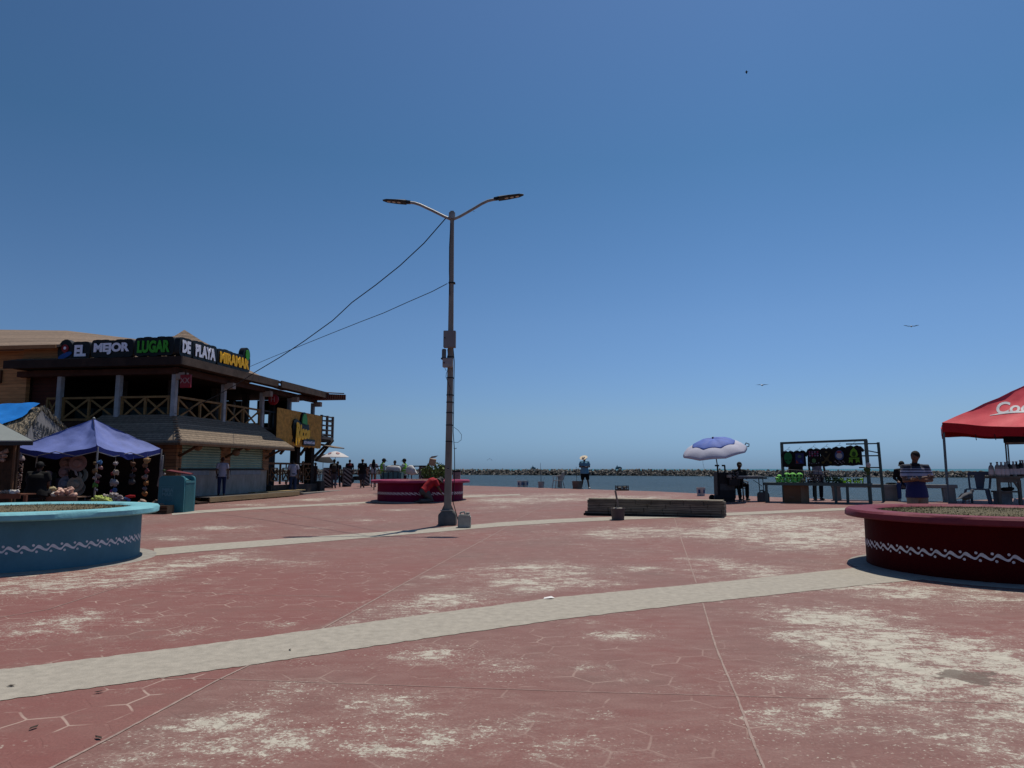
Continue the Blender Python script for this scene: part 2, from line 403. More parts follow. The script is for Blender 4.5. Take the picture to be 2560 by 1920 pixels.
wv_ = math_('ADD', math_('SUBTRACT', math_('ADD', nn.outputs[0], field), math_('MULTIPLY', fresh, .06)), math_('MULTIPLY', wearA, 0.40))
wm = mrange(wv_, 0.94, 1.05)
speck = math_('MULTIPLY', mrange(noise(P0, 30, 3, 0.6), 0.60, 0.66), mrange(math_('ADD', noise(PS, 1.1, 5, 0.7), math_('MULTIPLY', wearA, 0.35)), 0.52, 0.68))
wm2 = math_('MAXIMUM', wm, math_('MULTIPLY', speck, 0.8))
halo = mrange(wv_, 0.60, 1.03, 0.0, 0.42)
conc = ramp(noise(P0, 9, 8, 0.7), [(0.3, (0.50, 0.43, 0.38)), (0.7, (0.76, 0.67, 0.60))])
conc2 = mixc(math_('MULTIPLY', line, 0.42), conc, (0.24, 0.17, 0.15))
c1 = mixc(halo, red4, (0.46, 0.33, 0.30))
c2 = mixc(wm2, c1, conc2)
# brown stains
p_ = G(2420, 1690)
st = N('ShaderNodeVectorMath', operation='DISTANCE'); l.new(P0, st.inputs[0]); st.inputs[1].default_value = (p_.x, p_.y, p_.z)
stm = mrange(math_('ADD', st.outputs['Value'], math_('MULTIPLY', noise(P0, 4, 5, 0.6), 0.8)), 0.56, 0.60, 0.8, 0.0)
c3 = mixc(stm, c2, (0.15, 0.10, 0.08))
dirt = mrange(noise(P0, 1.3, 7, 0.7), 0.58, 0.8, 0.0, 0.35)
c4 = mixc(dirt, c3, (0.20, 0.155, 0.135))
c5 = mixc(1.0, c4, (.625,.655,.60), 'MULTIPLY'); l.new(c5, b.inputs['Base Color']); b.inputs['Roughness'].default_value = 0.78; b.inputs['Specular IOR Level'].default_value = 0.35
hh = math_('ADD', math_('MULTIPLY', fine, 0.5), math_('ADD', math_('MULTIPLY', line, -0.7), math_('MULTIPLY', wm, -0.35)))
bp = N('ShaderNodeBump'); bp.inputs['Strength'].default_value = 0.35; bp.inputs['Distance'].default_value = 0.008; l.new(hh, bp.inputs['Height']); l.new(bp.outputs[0], b.inputs['Normal'])
me.materials.append(gm)
go = bpy.data.objects.new('plaza_paving', me); COL.objects.link(go); struct(go)
# quay wall
mb = MB()
for (a, b1), (c, d) in zip(QUAY, QUAY[1:]):
    mb.add([(a,b1,-4),(c,d,-4),(c,d,zg(c,d)-.003),(a,b1,zg(a,b1)-.003)], [(0,1,2,3)])
struct(mb.build('quay_wall', mat('quay_concrete', (.3,.28,.25), .9, var=.3, scale=2, bump=.3), smooth=0))

# ---- concrete strips
strip_m = mat('strip_concrete', (.455,.41,.34), .9, var=.17, scale=11, bump=.35, bscale=90, spec=.3)
def strip(name, top, bot, n=60, lift=.004):
    n = int(n*1.8)
    def interp(L, t):
        xs_ = [p[0] for p in L]; x = xs_[0] + (xs_[-1]-xs_[0])*t
        for (a, b_), (c, d) in zip(L, L[1:]):
            if a <= x <= c: return x, b_ + (d-b_)*(x-a)/(c-a)
        return L[-1]
    vs = []
    for i in range(n+1):
        t = i/n
        for L in (top, bot):
            x, y = interp(L, t); p = G(x, y); j = random.uniform(-.014, .014); vs.append((p.x, p.y + j, p.z + lift))
    mb = MB(); mb.add(vs, [(2*i, 2*i+1, 2*i+3, 2*i+2) for i in range(n)]); return struct(mb.build(name, strip_m))
strip('concrete_strip', [(-160,1697),(0,1675),(320,1636),(640,1595),(1000,1545),(1400,1493),(1736,1461),(1950,1440),(2170,1416),(2340,1402)],
      [(-160,1778),(0,1752),(320,1708),(640,1661),(1000,1606),(1400,1549.5),(1736,1509),(1950,1486),(2170,1462),(2340,1446)], 90)
strip('concrete_strip_middle', [(385,1372),(500,1362),(640,1352),(870,1336),(1097,1320),(1250,1306),(1400,1297.5),(1560,1291),(1700,1287),(1850,1281),(2000,1274.5),(2150,1268)],
      [(385,1390),(500,1379),(640,1368),(870,1349),(1097,1330),(1250,1316.5),(1400,1307),(1560,1299.5),(1700,1294),(1850,1288),(2000,1281),(2150,1274)], 60, .005)
strip('concrete_strip_far', [(430,1280.5),(488,1277),(640,1268),(800,1260.5),(960,1252),(1160,1241),(1300,1235)], [(430,1288),(488,1283.5),(640,1273.5),(800,1264.5),(960,1256),(1160,1244.5),(1300,1238)], 40, .006)
# joints
jm = mat('joint_mortar', (.40,.29,.25), .9, var=.25, scale=10)
def joint(pts, w=.014):
    mb = MB(); P = []
    for (a, b_), (c, d) in zip(pts, pts[1:]):
        k = 14
        for i in range(k): P.append(G(a+(c-a)*i/k, b_+(d-b_)*i/k))
    P.append(G(*pts[-1])); vs = []
    for i, p in enumerate(P):
        d = (P[min(i+1,len(P)-1)] - P[max(i-1,0)]); d.z = 0; d.normalize(); nrm = Vector((-d.y, d.x, 0)); ww = w*random.uniform(.7, 1.1); o = nrm*random.uniform(-.0015,.0015)
        vs += [p + o + nrm*ww/2 + Vector((0,0,.0035)), p + o - nrm*ww/2 + Vector((0,0,.0035))]
    mb.add(vs, [(2*i, 2*i+1, 2*i+3, 2*i+2) for i in range(len(P)-1)]); return mb
jb = MB()
for pts, w_ in [([(804,1573),(1050,1437),(1287,1307)], .022), ([(628,1661),(540,1703),(400,1778),(270,1848),(130,1920),(60,1950)], .02), ([(1285,1302),(1379,1255)], .02),
              ([(1686,1296),(1702,1345),(1741,1458)], .018), ([(1757,1508),(1790,1620),(1846,1752),(1885,1860),(1912,1925)], .016),
              ([(400,1696),(600,1699.5),(1000,1714),(1400,1728),(1846,1741),(2396,1755),(2600,1762)], .007), ([(925,1490),(1400,1497)], .006),
              ([(0,1544),(120,1524),(339,1454),(480,1432)], .014), ([(347,1477),(640,1488),(860,1492)], .010), ([(1390,1349),(1700,1363),(2150,1386)], .012), ([(370,1300),(700,1325),(1000,1338)], .01)]:
    m_ = joint(pts, w_); jb.add(m_.v, m_.f)
struct(jb.build('paving_joints', jm))

# ---- water
wm_ = bpy.data.materials.new('sea_water'); n, l = nodes_of(wm_); b = n['Principled BSDF']
geo = N('ShaderNodeTexCoord'); P0 = geo.outputs['Object']
sp = N('ShaderNodeSeparateXYZ'); l.new(P0, sp.inputs[0])
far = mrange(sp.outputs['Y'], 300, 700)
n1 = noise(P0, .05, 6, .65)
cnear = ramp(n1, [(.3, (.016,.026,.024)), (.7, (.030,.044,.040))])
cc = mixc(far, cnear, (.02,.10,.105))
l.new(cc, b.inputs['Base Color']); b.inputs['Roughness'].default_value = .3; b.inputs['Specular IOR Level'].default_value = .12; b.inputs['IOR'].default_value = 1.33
mpw = N('ShaderNodeMapping'); mpw.inputs['Scale'].default_value = (.6, 1, 1); l.new(P0, mpw.inputs[0])
hgt = math_('ADD', noise(mpw.outputs[0], 1.3, 6, .7), math_('MULTIPLY', noise(mpw.outputs[0], .25, 4, .6), 2.0))
bp = N('ShaderNodeBump'); bp.inputs['Strength'].default_value = .9; bp.inputs['Distance'].default_value = .35; l.new(hgt, bp.inputs['Height']); l.new(bp.outputs[0], b.inputs['Normal'])
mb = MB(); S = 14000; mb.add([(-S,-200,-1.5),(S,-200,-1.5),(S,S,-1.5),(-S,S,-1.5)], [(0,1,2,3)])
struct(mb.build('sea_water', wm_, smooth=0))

# ---- breakwater of boulders
rk = mat('breakwater_rock', (.17,.155,.13), .9, var=.55, scale=.35, bump=.5, bscale=3, two=(.47,.42,.36))
bw = [(-150,400),(-60,372),(-16,349),(67,301),(107,262),(172,238),(260,225)]
mb = MB(); rnd = random.Random(3)
def ico():
    bm = bmesh.new(); bmesh.ops.create_icosphere(bm, subdivisions=1, radius=1); v = [x.co.copy() for x in bm.verts]; f = [tuple(q.index for q in x.verts) for x in bm.faces]; bm.free(); return v, f
IV, IF = ico()
for (a, b_), (c, d) in zip(bw, bw[1:]):
    Ls = math.hypot(c-a, d-b_); k = int(Ls*12); nx, ny = -(d-b_)/Ls, (c-a)/Ls
    for i in range(k):
        t = rnd.random(); row = rnd.random()
        x = a+(c-a)*t; y = b_+(d-b_)*t; top = 2.6 - .6*sm((x-40)/110)
        z = -1.7 + top*row + rnd.uniform(-.2, .2); off = row*3.0 + rnd.uniform(0, 1.0)
        if rnd.random() < .25: off = 3.5 + rnd.random()*4; z = -1.7 + top + rnd.uniform(-.3, .12)
        r = rnd.choice((.3,.38,.48,.62)) * (1.0 if row < .8 else .75)
        E_ = Euler((rnd.random()*6, rnd.random()*6, rnd.random()*6)).to_matrix(); s3 = Vector((r*rnd.uniform(.8,1.6), r*rnd.uniform(.7,1.1), r*rnd.uniform(.55,.95)))
        vv = []
        for p in IV:
            q = p * rnd.uniform(.8, 1.15); q = E_ @ Vector((q.x*s3.x, q.y*s3.y, q.z*s3.z)); vv.append((x+nx*off+q.x, y+ny*off+q.y, z+q.z))
        mb.add(vv, IF)
    p0 = [(a,b_),(c,d)]
ob = mb.build('breakwater_boulders', rk, smooth=20); tag(ob, 'long low breakwater of pale grey boulders across the channel', 'breakwater', kind='stuff')
mb = MB()
for (a, b_), (c, d) in zip(bw, bw[1:]):
    Ls = math.hypot(c-a, d-b_); nx, ny = -(d-b_)/Ls, (c-a)/Ls
    mb.add([(a+nx*.9,b_+ny*.9,-3),(c+nx*.9,d+ny*.9,-3),(c+nx*3.4,d+ny*3.4,.55),(a+nx*3.4,b_+ny*3.4,.55),(c+nx*8,d+ny*8,.55),(a+nx*8,b_+ny*8,.55),(c+nx*13,d+ny*13,-3),(a+nx*13,b_+ny*13,-3)],
           [(0,1,2,3),(3,2,4,5),(5,4,6,7)])
struct(mb.build('breakwater_core', mat('rock_core', (.05,.045,.04), .95), smooth=0))

# ---- planters
gr_tuft = None
def planter(label, c, body_col, cap_col, rz=0, grass_cols=((.16,.18,.065),(.40,.35,.20)), peb=0, gn=9000, name=''):
    X, Y = c; z0 = zg(X, Y) if Y > 15 else min(zg(X,Y), .05)
    t = T('round_planter', label, 'planter', (X, Y, z0 - .02), 0, 'round painted planters on the plaza')
    R = 1.73; RC = 2.0; H = .86; th = .115
    bm_ = mat('painted_body_'+name, body_col, .65, var=.12, scale=2.5, bump=.25, bscale=14, spec=.05)
    cm_ = mat('painted_cap_'+name, cap_col, .6, var=.14, scale=7, bump=.25, bscale=20, spec=.15)
    MB().lathe([(R-.2,0),(R,0),(R,.42),(R,H-th+.001),(R-.2,H-th+.001)], 96).build('planter_wall', bm_, t)
    cap = MB().lathe([(R-.3,H-th),(RC-.03,H-th),(RC,H-th+.02),(RC,H-.03),(RC-.03,H),(1.62,H),(1.58,H-.03),(1.58,H-.12)], 96,
        wob=lambda a, i: 1 + .0035*math.sin(7*a+i) + .002*math.sin(23*a)).build('planter_rim', cm_, t)
    kb = MB().lathe([(2.0,-.02),(2.0,.02),(1.98,.03),(R-.1,.035)], 96).build('base_kerb', mat('kerb_concrete', (.36,.33,.29), .9, var=.2, scale=9), t)
    # wave ribbon with dots
    wb = MB(); per = round(2*math.pi*R/.176); NS = per*14; zc = .345; rr = R + .0035
    vs = []
    for i in range(NS):
        ph = 2*math.pi*per*i/NS; a = 2*math.pi*i/NS - ph*0
        aa = a + (.05*2*math.pi/per)*math.sin(ph)
        zz = zc + .027*math.sin(ph); wdt = .0150 + .010*max(0, math.sin(ph+.8))
        vs += [(rr*math.cos(-aa), rr*math.sin(-aa), zz-wdt), (rr*math.cos(-aa), rr*math.sin(-aa), zz+wdt)]
    wb.add(vs, [(2*i, (2*i+2)%(2*NS), (2*i+3)%(2*NS), 2*i+1) for i in range(NS)])
    for i in range(per):
        for pofs, dz in ((math.pi+.75, .046), (math.pi-.75, -.046)):
            a = -(2*math.pi*(i*2*math.pi+pofs)/(2*math.pi*per)); ps = []
            for k in range(8):
                q = 2*math.pi*k/8; da = .018*math.cos(q)/rr; ps.append(((rr)*math.cos(a+da), (rr)*math.sin(a+da), zc+dz+.018*math.sin(q)))
            wb.add(ps, [tuple(range(8))])
    wb.build('wave_border', mat('white_paint_line', (.95,.92,.93), .7, var=.2, scale=9), t, smooth=0)
    soil = MB().lathe([(1.585,H-.07),(1.2,H-.03),(.6,H+.0),(0,H+.01)], 48).build('soil', mat('soil_'+name, (.15,.125,.075), .95, var=.4, scale=12, bump=.5), t)
    g = MB(); rn = random.Random(len(label))
    for i in range(gn):
        r = 1.56*math.sqrt(rn.random()); a = rn.random()*6.283; x, y = r*math.cos(a), r*math.sin(a); z = H - .05 + .05*(1-r/1.6)
        h = rn.uniform(.012,.032)*(1.8 if rn.random() < .05 else 1); b_ = rn.random()*6.283; wd = rn.uniform(.006,.014); dx, dy = math.cos(b_)*wd, math.sin(b_)*wd; lx, ly = rn.uniform(-.03,.03), rn.uniform(-.03,.03)
        g.add([(x-dx,y-dy,z),(x+dx,y+dy,z),(x+lx,y+ly,z+h)], [(0,1,2)])
    gm_ = mat('grass_'+name, grass_cols[0], .9, var=.4, scale=9, two=grass_cols[1])
    o = g.build('grass', gm_, t, smooth=0); o['kind'] = 'stuff'
    return t
planter('light blue round planter with pale wave border, at the left edge', (-7.9, 11.6), (.115,.27,.34), (.25,.60,.66), name='blue', grass_cols=((.22,.18,.09),(.44,.36,.21)))
planter('dark maroon round planter with wave border and a pigeon on its grass', (7.12, 10.64), (.075,.0015,.004), (.22,.04,.06), name='maroon')  # wall colour deepened below the rim paint: its shade is put into the colour
planter('magenta round planter that a kneeling painter works on', (A(1051,1256,29.3).x, 29.3), (.21,.012,.055), (.38,.05,.12), name='magenta', grass_cols=((.25,.18,.10),(.40,.28,.18)), gn=4000)
# ================================================================ RESTAURANT BUILDING (local frame: +x to the plaza, +y along the long face)
BA = -math.atan(.158)
BX, BY, BZ = -13.39, 28.0, 0.0
def BW(p):   # building local -> world
    c_, s_ = math.cos(BA), math.sin(BA)
    return Vector((BX + p[0]*c_ - p[1]*s_, BY + p[0]*s_ + p[1]*c_, BZ + p[2]))
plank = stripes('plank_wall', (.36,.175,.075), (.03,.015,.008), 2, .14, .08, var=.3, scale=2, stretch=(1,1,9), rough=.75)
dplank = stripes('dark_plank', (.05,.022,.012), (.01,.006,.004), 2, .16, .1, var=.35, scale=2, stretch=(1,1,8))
dwood = mat('dark_wood', (.055,.03,.018), .8, var=.4, scale=3, bump=.2)
bwood = mat('brown_wood', (.14,.07,.032), .75, var=.35, scale=3, bump=.3)
ywood = mat('yellow_pine', (.30,.17,.06), .7, var=.3, scale=4, bump=.2)
gpost = mat('weathered_white_paint', (.42,.43,.44), .8, var=.25, scale=3, bump=.3)
beam_m = mat('beam_end_paint', (.42,.35,.30), .8, var=.2, scale=3)
shing = stripes('roof_shingle', (.30,.215,.155), (.09,.06,.045), 2, .085, .16, var=.3, scale=9, rough=.95, bump=.6)
shing2 = stripes('skirt_shingle', (.31,.235,.165), (.09,.07,.055), 2, .085, .16, var=.3, scale=7, rough=.95, bump=.7)
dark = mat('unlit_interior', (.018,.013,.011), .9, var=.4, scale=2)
B = T('restaurant_building', 'two storey wooden restaurant with brown shingle roofs, open upper terrace and X railings', 'building', (BX, BY, BZ), BA)
def bp_(mb, name, m, **k): return mb.build(name, m, B, **k)
# upper floor slab, ceiling
bp_(MB().box(-14,.02,3.12,-.02,14,3.36), 'floor_slab', dwood)
bp_(MB().box(-7.2,.3,5.42,-.05,12.9,5.5), 'ceiling', dwood)
# posts
for i, y in enumerate((.0, 3.5, 6.9, 9.8, 12.7)):
    bp_(MB().box(-.09, y-.10, 3.3, .09, y+.10, 5.18), 'post', gpost, bevel=.01)
    bp_(MB().box(.10, y-.13, 4.98, .50, y+.13, 5.24), 'beam_end', beam_m, bevel=.01)
for x in (-2.45, -5.1):
    bp_(MB().box(x-.10, -.10, 3.2, x+.10, .10, 5.22), 'post', gpost, bevel=.01)
for x, y in ((-2.5,3.5),(-2.5,6.9),(-5,3.5),(-2.5,9.8),(-2.5,12.7),(-5,12.7)):
    bp_(MB().box(x-.14,y-.14,3.36,x+.14,y+.14,5.42), 'inner_post', mat('grey_wood', (.13,.11,.10), .8, var=.3))
# beams
bp_(MB().box(-7,-.2,5.19,.05,.12,5.42), 'beam', mat('red_brown_beam', (.075,.03,.018), .75, var=.3, scale=3), bevel=.01)
bp_(MB().box(.06,-.25,5.19,.22,12.8,5.45), 'beam', MATS['red_brown_beam'], bevel=.01)
# railings, two crosses per bay
def rail_bay(P, Q, nx, zb=3.42, zt=4.3, m=ywood):
    mb = MB(); P, Q = Vector(P), Vector(Q); d = Q - P
    def at(t, z): p = P + d*t; return (p.x, p.y, z)
    mb.bar(at(0,zt), at(1,zt), .11, .08); mb.bar(at(0,zb), at(1,zb), .1, .09)
    for i in range(nx+1):
        t = .02 + .96*i/nx; mb.bar(at(t, zb+.045), at(t, zt-.04), .085, .085)
    for i in range(nx):
        a, b_ = .02+.96*i/nx+.015, .02+.96*(i+1)/nx-.015
        nrm = Vector((d.y, -d.x, 0)).normalized()*.022
        p1, p2, p3, p4 = Vector(at(a,zb+.06)), Vector(at(b_,zt-.06)), Vector(at(a,zt-.06)), Vector(at(b_,zb+.06))
        mb.bar(p1+nrm, p2+nrm, .04, .075); mb.bar(p3-nrm, p4-nrm, .04, .075)
    return bp_(mb, 'railing', m)
rail_bay((-5.0,.05,0),(-2.55,.05,0),2); rail_bay((-2.35,.05,0),(-.2,.05,0),2)
rail_bay((-5.7,.05,0),(-5.2,.05,0),1)
rail_bay((.0,.18,0),(.0,3.34,0),2); rail_bay((.0,3.66,0),(.0,6.74,0),2)
for y0, y1 in ((7.0,8.5),):
    mb = MB(); mb.bar((.0,y0,4.3),(.0,y1,4.3),.1,.08); mb.bar((.0,y0,3.45),(.0,y1,3.45),.1,.1)
    for k in range(3): mb.bar((.0,y0+.1+k*.6,3.45),(.0,y0+.1+k*.6,4.3),.09,.09)
    bp_(mb, 'railing', MATS['grey_wood'])
# interior: back walls with gaps
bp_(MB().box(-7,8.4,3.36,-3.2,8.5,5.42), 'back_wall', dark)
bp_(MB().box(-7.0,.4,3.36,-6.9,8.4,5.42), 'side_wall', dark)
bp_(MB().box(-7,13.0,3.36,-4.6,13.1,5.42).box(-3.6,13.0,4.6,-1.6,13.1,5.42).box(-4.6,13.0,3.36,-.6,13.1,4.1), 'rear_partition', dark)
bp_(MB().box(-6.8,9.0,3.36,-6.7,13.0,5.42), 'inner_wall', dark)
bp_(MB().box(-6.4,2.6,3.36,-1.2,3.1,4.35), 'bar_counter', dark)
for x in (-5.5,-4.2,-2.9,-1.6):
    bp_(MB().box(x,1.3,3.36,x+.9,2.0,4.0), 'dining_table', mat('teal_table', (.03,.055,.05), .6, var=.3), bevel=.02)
# main roof
ev = 5.62
mb = MB()
C0 = (.75,-.75,ev); CL = (-7.0,-.75,ev+.05); Pk = (-3.0,4.6,7.62); LT = (-7.0,4.6,7.0); R1 = (-3.0,6.4,6.85); R2 = (-3.0,12.9,6.62); CR = (.75,6.9,ev); CE = (.75,12.6,ev)
up = Vector((0,0,.12))
def solid(mb, pts, th=.12):
    mb.prism(pts, (0,0,th)); return mb
bp_(solid(MB(), [C0, Pk, LT, CL]), 'roof_front', shing, smooth=0)
bp_(solid(MB(), [C0, CR, R1, Pk]), 'roof_side', shing, smooth=0)
bp_(solid(MB(), [(.95,6.9,ev-.02), (.95,12.5,ev-.02), R2, (-3.0,6.9,6.75)]), 'roof_side', shing, smooth=0)
bp_(solid(MB(), [R1, R2, (-7,12.9,6.0), (-7,4.6,6.4)]), 'roof_rear', shing, smooth=0)
bp_(MB().lathe([(1.75,7.02),(.9,7.45),(0.02,7.98)], 4, (-2.9,4.7,0), wob=None), 'roof_peak', shing, smooth=0)
# fascia + soffit
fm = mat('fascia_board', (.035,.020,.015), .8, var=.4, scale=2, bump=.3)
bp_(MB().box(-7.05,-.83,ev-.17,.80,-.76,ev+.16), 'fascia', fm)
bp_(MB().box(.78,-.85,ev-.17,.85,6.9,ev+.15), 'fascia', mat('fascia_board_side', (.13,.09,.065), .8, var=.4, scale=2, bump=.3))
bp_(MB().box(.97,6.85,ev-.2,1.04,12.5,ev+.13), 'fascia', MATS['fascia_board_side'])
bp_(MB().box(-7,-.74,ev-.12,.76,.25,ev-.06).box(.2,.25,ev-.12,.76,12.5,ev-.06), 'soffit', dwood)
# stepped far roof end with rafter tails
mb = MB(); mb.prism([(1.0,11.9,5.66),(1.5,13.6,5.78),(-2.6,13.9,6.1),(-3.0,12.4,6.3)], (0,0,.06)); bp_(mb, 'roof_end', mat('corrugated_sheet', (.16,.085,.05), .7, var=.3, scale=8), smooth=0)
mb = MB()
for k in range(11):
    t = k/10; x0, y0 = 1.0 + .60*t, 12.0 + 1.6*t
    mb.box(x0-3.2, y0-.06, 5.34+.09*t+(.0), x0-.02, y0+.06, 5.63+.11*t)
bp_(mb, 'rafter_tails', mat('rafter_red', (.12,.035,.02), .8, var=.3, scale=3))
# left timber wing
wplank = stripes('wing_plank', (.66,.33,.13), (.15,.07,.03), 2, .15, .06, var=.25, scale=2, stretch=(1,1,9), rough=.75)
bp_(MB().box(-16,.2,3.0,-6.9,.5,6.35), 'wing_wall', wplank)
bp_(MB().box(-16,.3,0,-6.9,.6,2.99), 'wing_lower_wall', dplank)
bp_(MB().box(-6.89,-.05,5.85,-5.05,.3,6.36).box(-6.89,.3,5.85,-6.0,4,6.3), 'wing_overhang', wplank)
bp_(MB().box(-6.88,.5,3.3,-5.75,.6,5.4), 'recessed_panel', stripes('red_plank', (.085,.02,.012), (.02,.006,.004), 2, .15, .08, var=.3))
wf = bp_(MB().box(-9.4,.1,5.0,-8.05,.19,5.55), 'wing_window', bwood)
MB().box(-9.3,.08,5.06,-8.13,.11,5.49).build('window_pane', mat('dark_glass', (.01,.01,.012), .15), wf)
bp_(MB().prism([(-16,-.55,6.4),(-5.0,-.55,6.33),(-3.6,4.5,7.25),(-9,4.5,8.0),(-16,4.5,8.3)], (0,0,.1)), 'wing_roof', shing, smooth=0)
bp_(MB().box(-16,-.6,6.28,-4.95,-.54,6.42), 'wing_fascia', mat('orange_fascia', (.42,.21,.09), .8, var=.2))
bp_(MB().prism([(-16,4.5,8.3),(-9,4.5,8.0),(-3.6,4.5,7.25),(-3.6,9,5.6),(-16,9,5.8)], (0,0,.1)), 'wing_roof_rear', shing, smooth=0)
# lower storey block
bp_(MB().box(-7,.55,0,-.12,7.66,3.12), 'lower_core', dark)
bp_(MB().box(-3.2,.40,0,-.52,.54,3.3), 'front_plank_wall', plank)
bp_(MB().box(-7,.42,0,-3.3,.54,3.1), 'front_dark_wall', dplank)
st_m = mat('stucco', (.38,.35,.30), .95, var=.22, scale=3, bump=.5, bscale=12, two=(.52,.48,.42), stretch=(1,1,.4))
bp_(MB().box(-.12,.5,0,.02,7.62,1.38), 'stucco_wall', st_m)
bp_(MB().box(-.5,.30,0,.04,.50,3.3).box(.0,.5,0,.06,.62,3.3), 'corner_post', plank)
bp_(MB().box(-.1,3.43,1.38,.06,4.2,3.2), 'wall_post', plank)
bp_(MB().box(-.1,7.1,1.38,.08,7.66,3.2), 'wall_post', plank)
bp_(MB().box(.0,.45,1.40,.10,3.5,1.47), 'window_sill', mat('black_sill', (.01,.01,.01), .6)); bp_(MB().box(.0,4.1,1.40,.10,7.2,1.47), 'window_sill', MATS['black_sill'])
bp_(MB().box(.02,.75,1.18,.045,2.6,1.385), 'board_strip', mat('pale_board', (.32,.35,.37), .8, var=.2)); bp_(MB().box(.02,4.3,1.18,.045,7.0,1.385), 'board_strip', MATS['pale_board'])
shm = mat('green_shutter', (.42,.58,.46), .5, var=.15, scale=2, metal=.2)
def shutter(y0, y1):
    mb = MB(); n_ = 13; z0, z1 = 1.47, 2.9; prof = []
    for i in range(n_*4+1):
        z = z0 + (z1-z0)*i/(n_*4); prof.append((.04 + .025*math.cos(2*math.pi*i/4), z))
    vs = [(x, y0, z) for x, z in prof] + [(x, y1, z) for x, z in prof]; k = len(prof)
    mb.add(vs, [(i, i+1, k+i+1, k+i) for i in range(k-1)]); return bp_(mb, 'roller_shutter', shm, smooth=60)
shutter(.62, 3.43); shutter(4.2, 7.1)
# skirt roof
e_z, t_z, o_ = 2.44, 3.5, 1.0
bp_(MB().prism([(.02,-.02,t_z),(o_,-1.0,e_z),(o_,8.5,e_z),(.02,6.6,t_z)], (0,0,.09)), 'skirt_roof_side', shing2, smooth=0)
bp_(MB().prism([(.02,-.02,t_z),(-3.1,-.02,t_z),(-4.0,-1.0,e_z),(o_,-1.0,e_z)], (0,0,.09)), 'skirt_roof_front', shing2, smooth=0)
bp_(MB().prism([(.02,6.6,t_z),(o_,8.5,e_z),(-1.0,8.5,e_z)], (0,0,.09)), 'skirt_roof_end', shing2, smooth=0)
mb = MB()
for k in range(10):
    t = k/9; mb.box(.0+.97*t-.05, -.02-.98*t-.05, t_z+.09-1.06*t, .0+.97*t+.09, -.02-.98*t+.09, t_z+.135-1.06*t)
bp_(mb, 'ridge_caps', MATS['skirt_shingle'])
bp_(MB().box(o_-.02,-1.0,e_z-.09,o_+.03,8.5,e_z-.0), 'skirt_fascia', bwood); bp_(MB().box(-4,-1.04,e_z-.09,o_-.02,-.99,e_z), 'skirt_fascia', bwood)
for y in (.45,3.8,7.35): bp_(MB().bar((.06,y,1.95),(o_-.05,y,e_z-.02),.09,.09), 'brace', bwood)
# far lower part: dark cabin, posts
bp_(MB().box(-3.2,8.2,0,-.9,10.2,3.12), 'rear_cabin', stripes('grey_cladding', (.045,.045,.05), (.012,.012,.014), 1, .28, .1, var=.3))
for y in (11.0, 12.8): bp_(MB().box(-.35,y-.2,0,.05,y+.2,3.12), 'lower_post', dark)
bp_(MB().box(-3.0,8.0,3.0,.5,14.4,3.12), 'terrace_floor', dwood)
for a, b_ in (((.0,11.3,2.2),(.1,12.3,3.0)), ((.0,13.0,2.1),(.3,14.6,3.1)), ((.2,12.9,1.9),(.6,14.3,3.12)), ((.2,8.6,2.2),(.6,9.2,3.0))):
    bp_(MB().bar(a,b_,.11,.11), 'brace', dwood)
# balcony end and awning
mb = MB(); 
for z in (3.42,3.68,3.94,4.2,4.46): mb.bar((.5,12.75,z),(.5,14.4,z),.06,.07)
for z in (3.4,3.7,4.0,4.3): mb.bar((-1.2,14.4,z),(.5,14.4,z),.05,.07)
for x, y in ((.5,12.8),(.5,13.6),(.5,14.4),(-1.2,14.4)): mb.bar((x,y,3.25),(x,y,4.52),.12,.12)
mb.box(-1.2,12.7,3.14,.56,14.45,3.3)
bp_(mb, 'balcony_rail', MATS['grey_wood'])
bp_(MB().prism([(-.8,12.9,3.0),(-.8,14.3,3.0),(1.15,14.7,2.62),(1.15,13.2,2.62)], (0,0,.06)), 'awning', MATS['skirt_shingle'], smooth=0)
# bamboo panel
def bamboo():
    mb = MB(); n_ = 54; y0, y1 = 7.45, 12.62
    for k in range(n_):
        y = y0 + (y1-y0)*k/(n_-1); zt = 4.48 - .04*k/n_; zb = 2.60 + random.uniform(-.03,.03)
        mb.tube([(.56,y,zb),(.56,y,zt)], .032, 6)
    return bp_(mb, 'bamboo_screen', mat('bamboo', (.80,.42,.09), .6, var=.4, scale=5))
bamboo()
bp_(MB().box(.46,7.42,2.62,.515,12.66,4.44), 'screen_backing', dark)

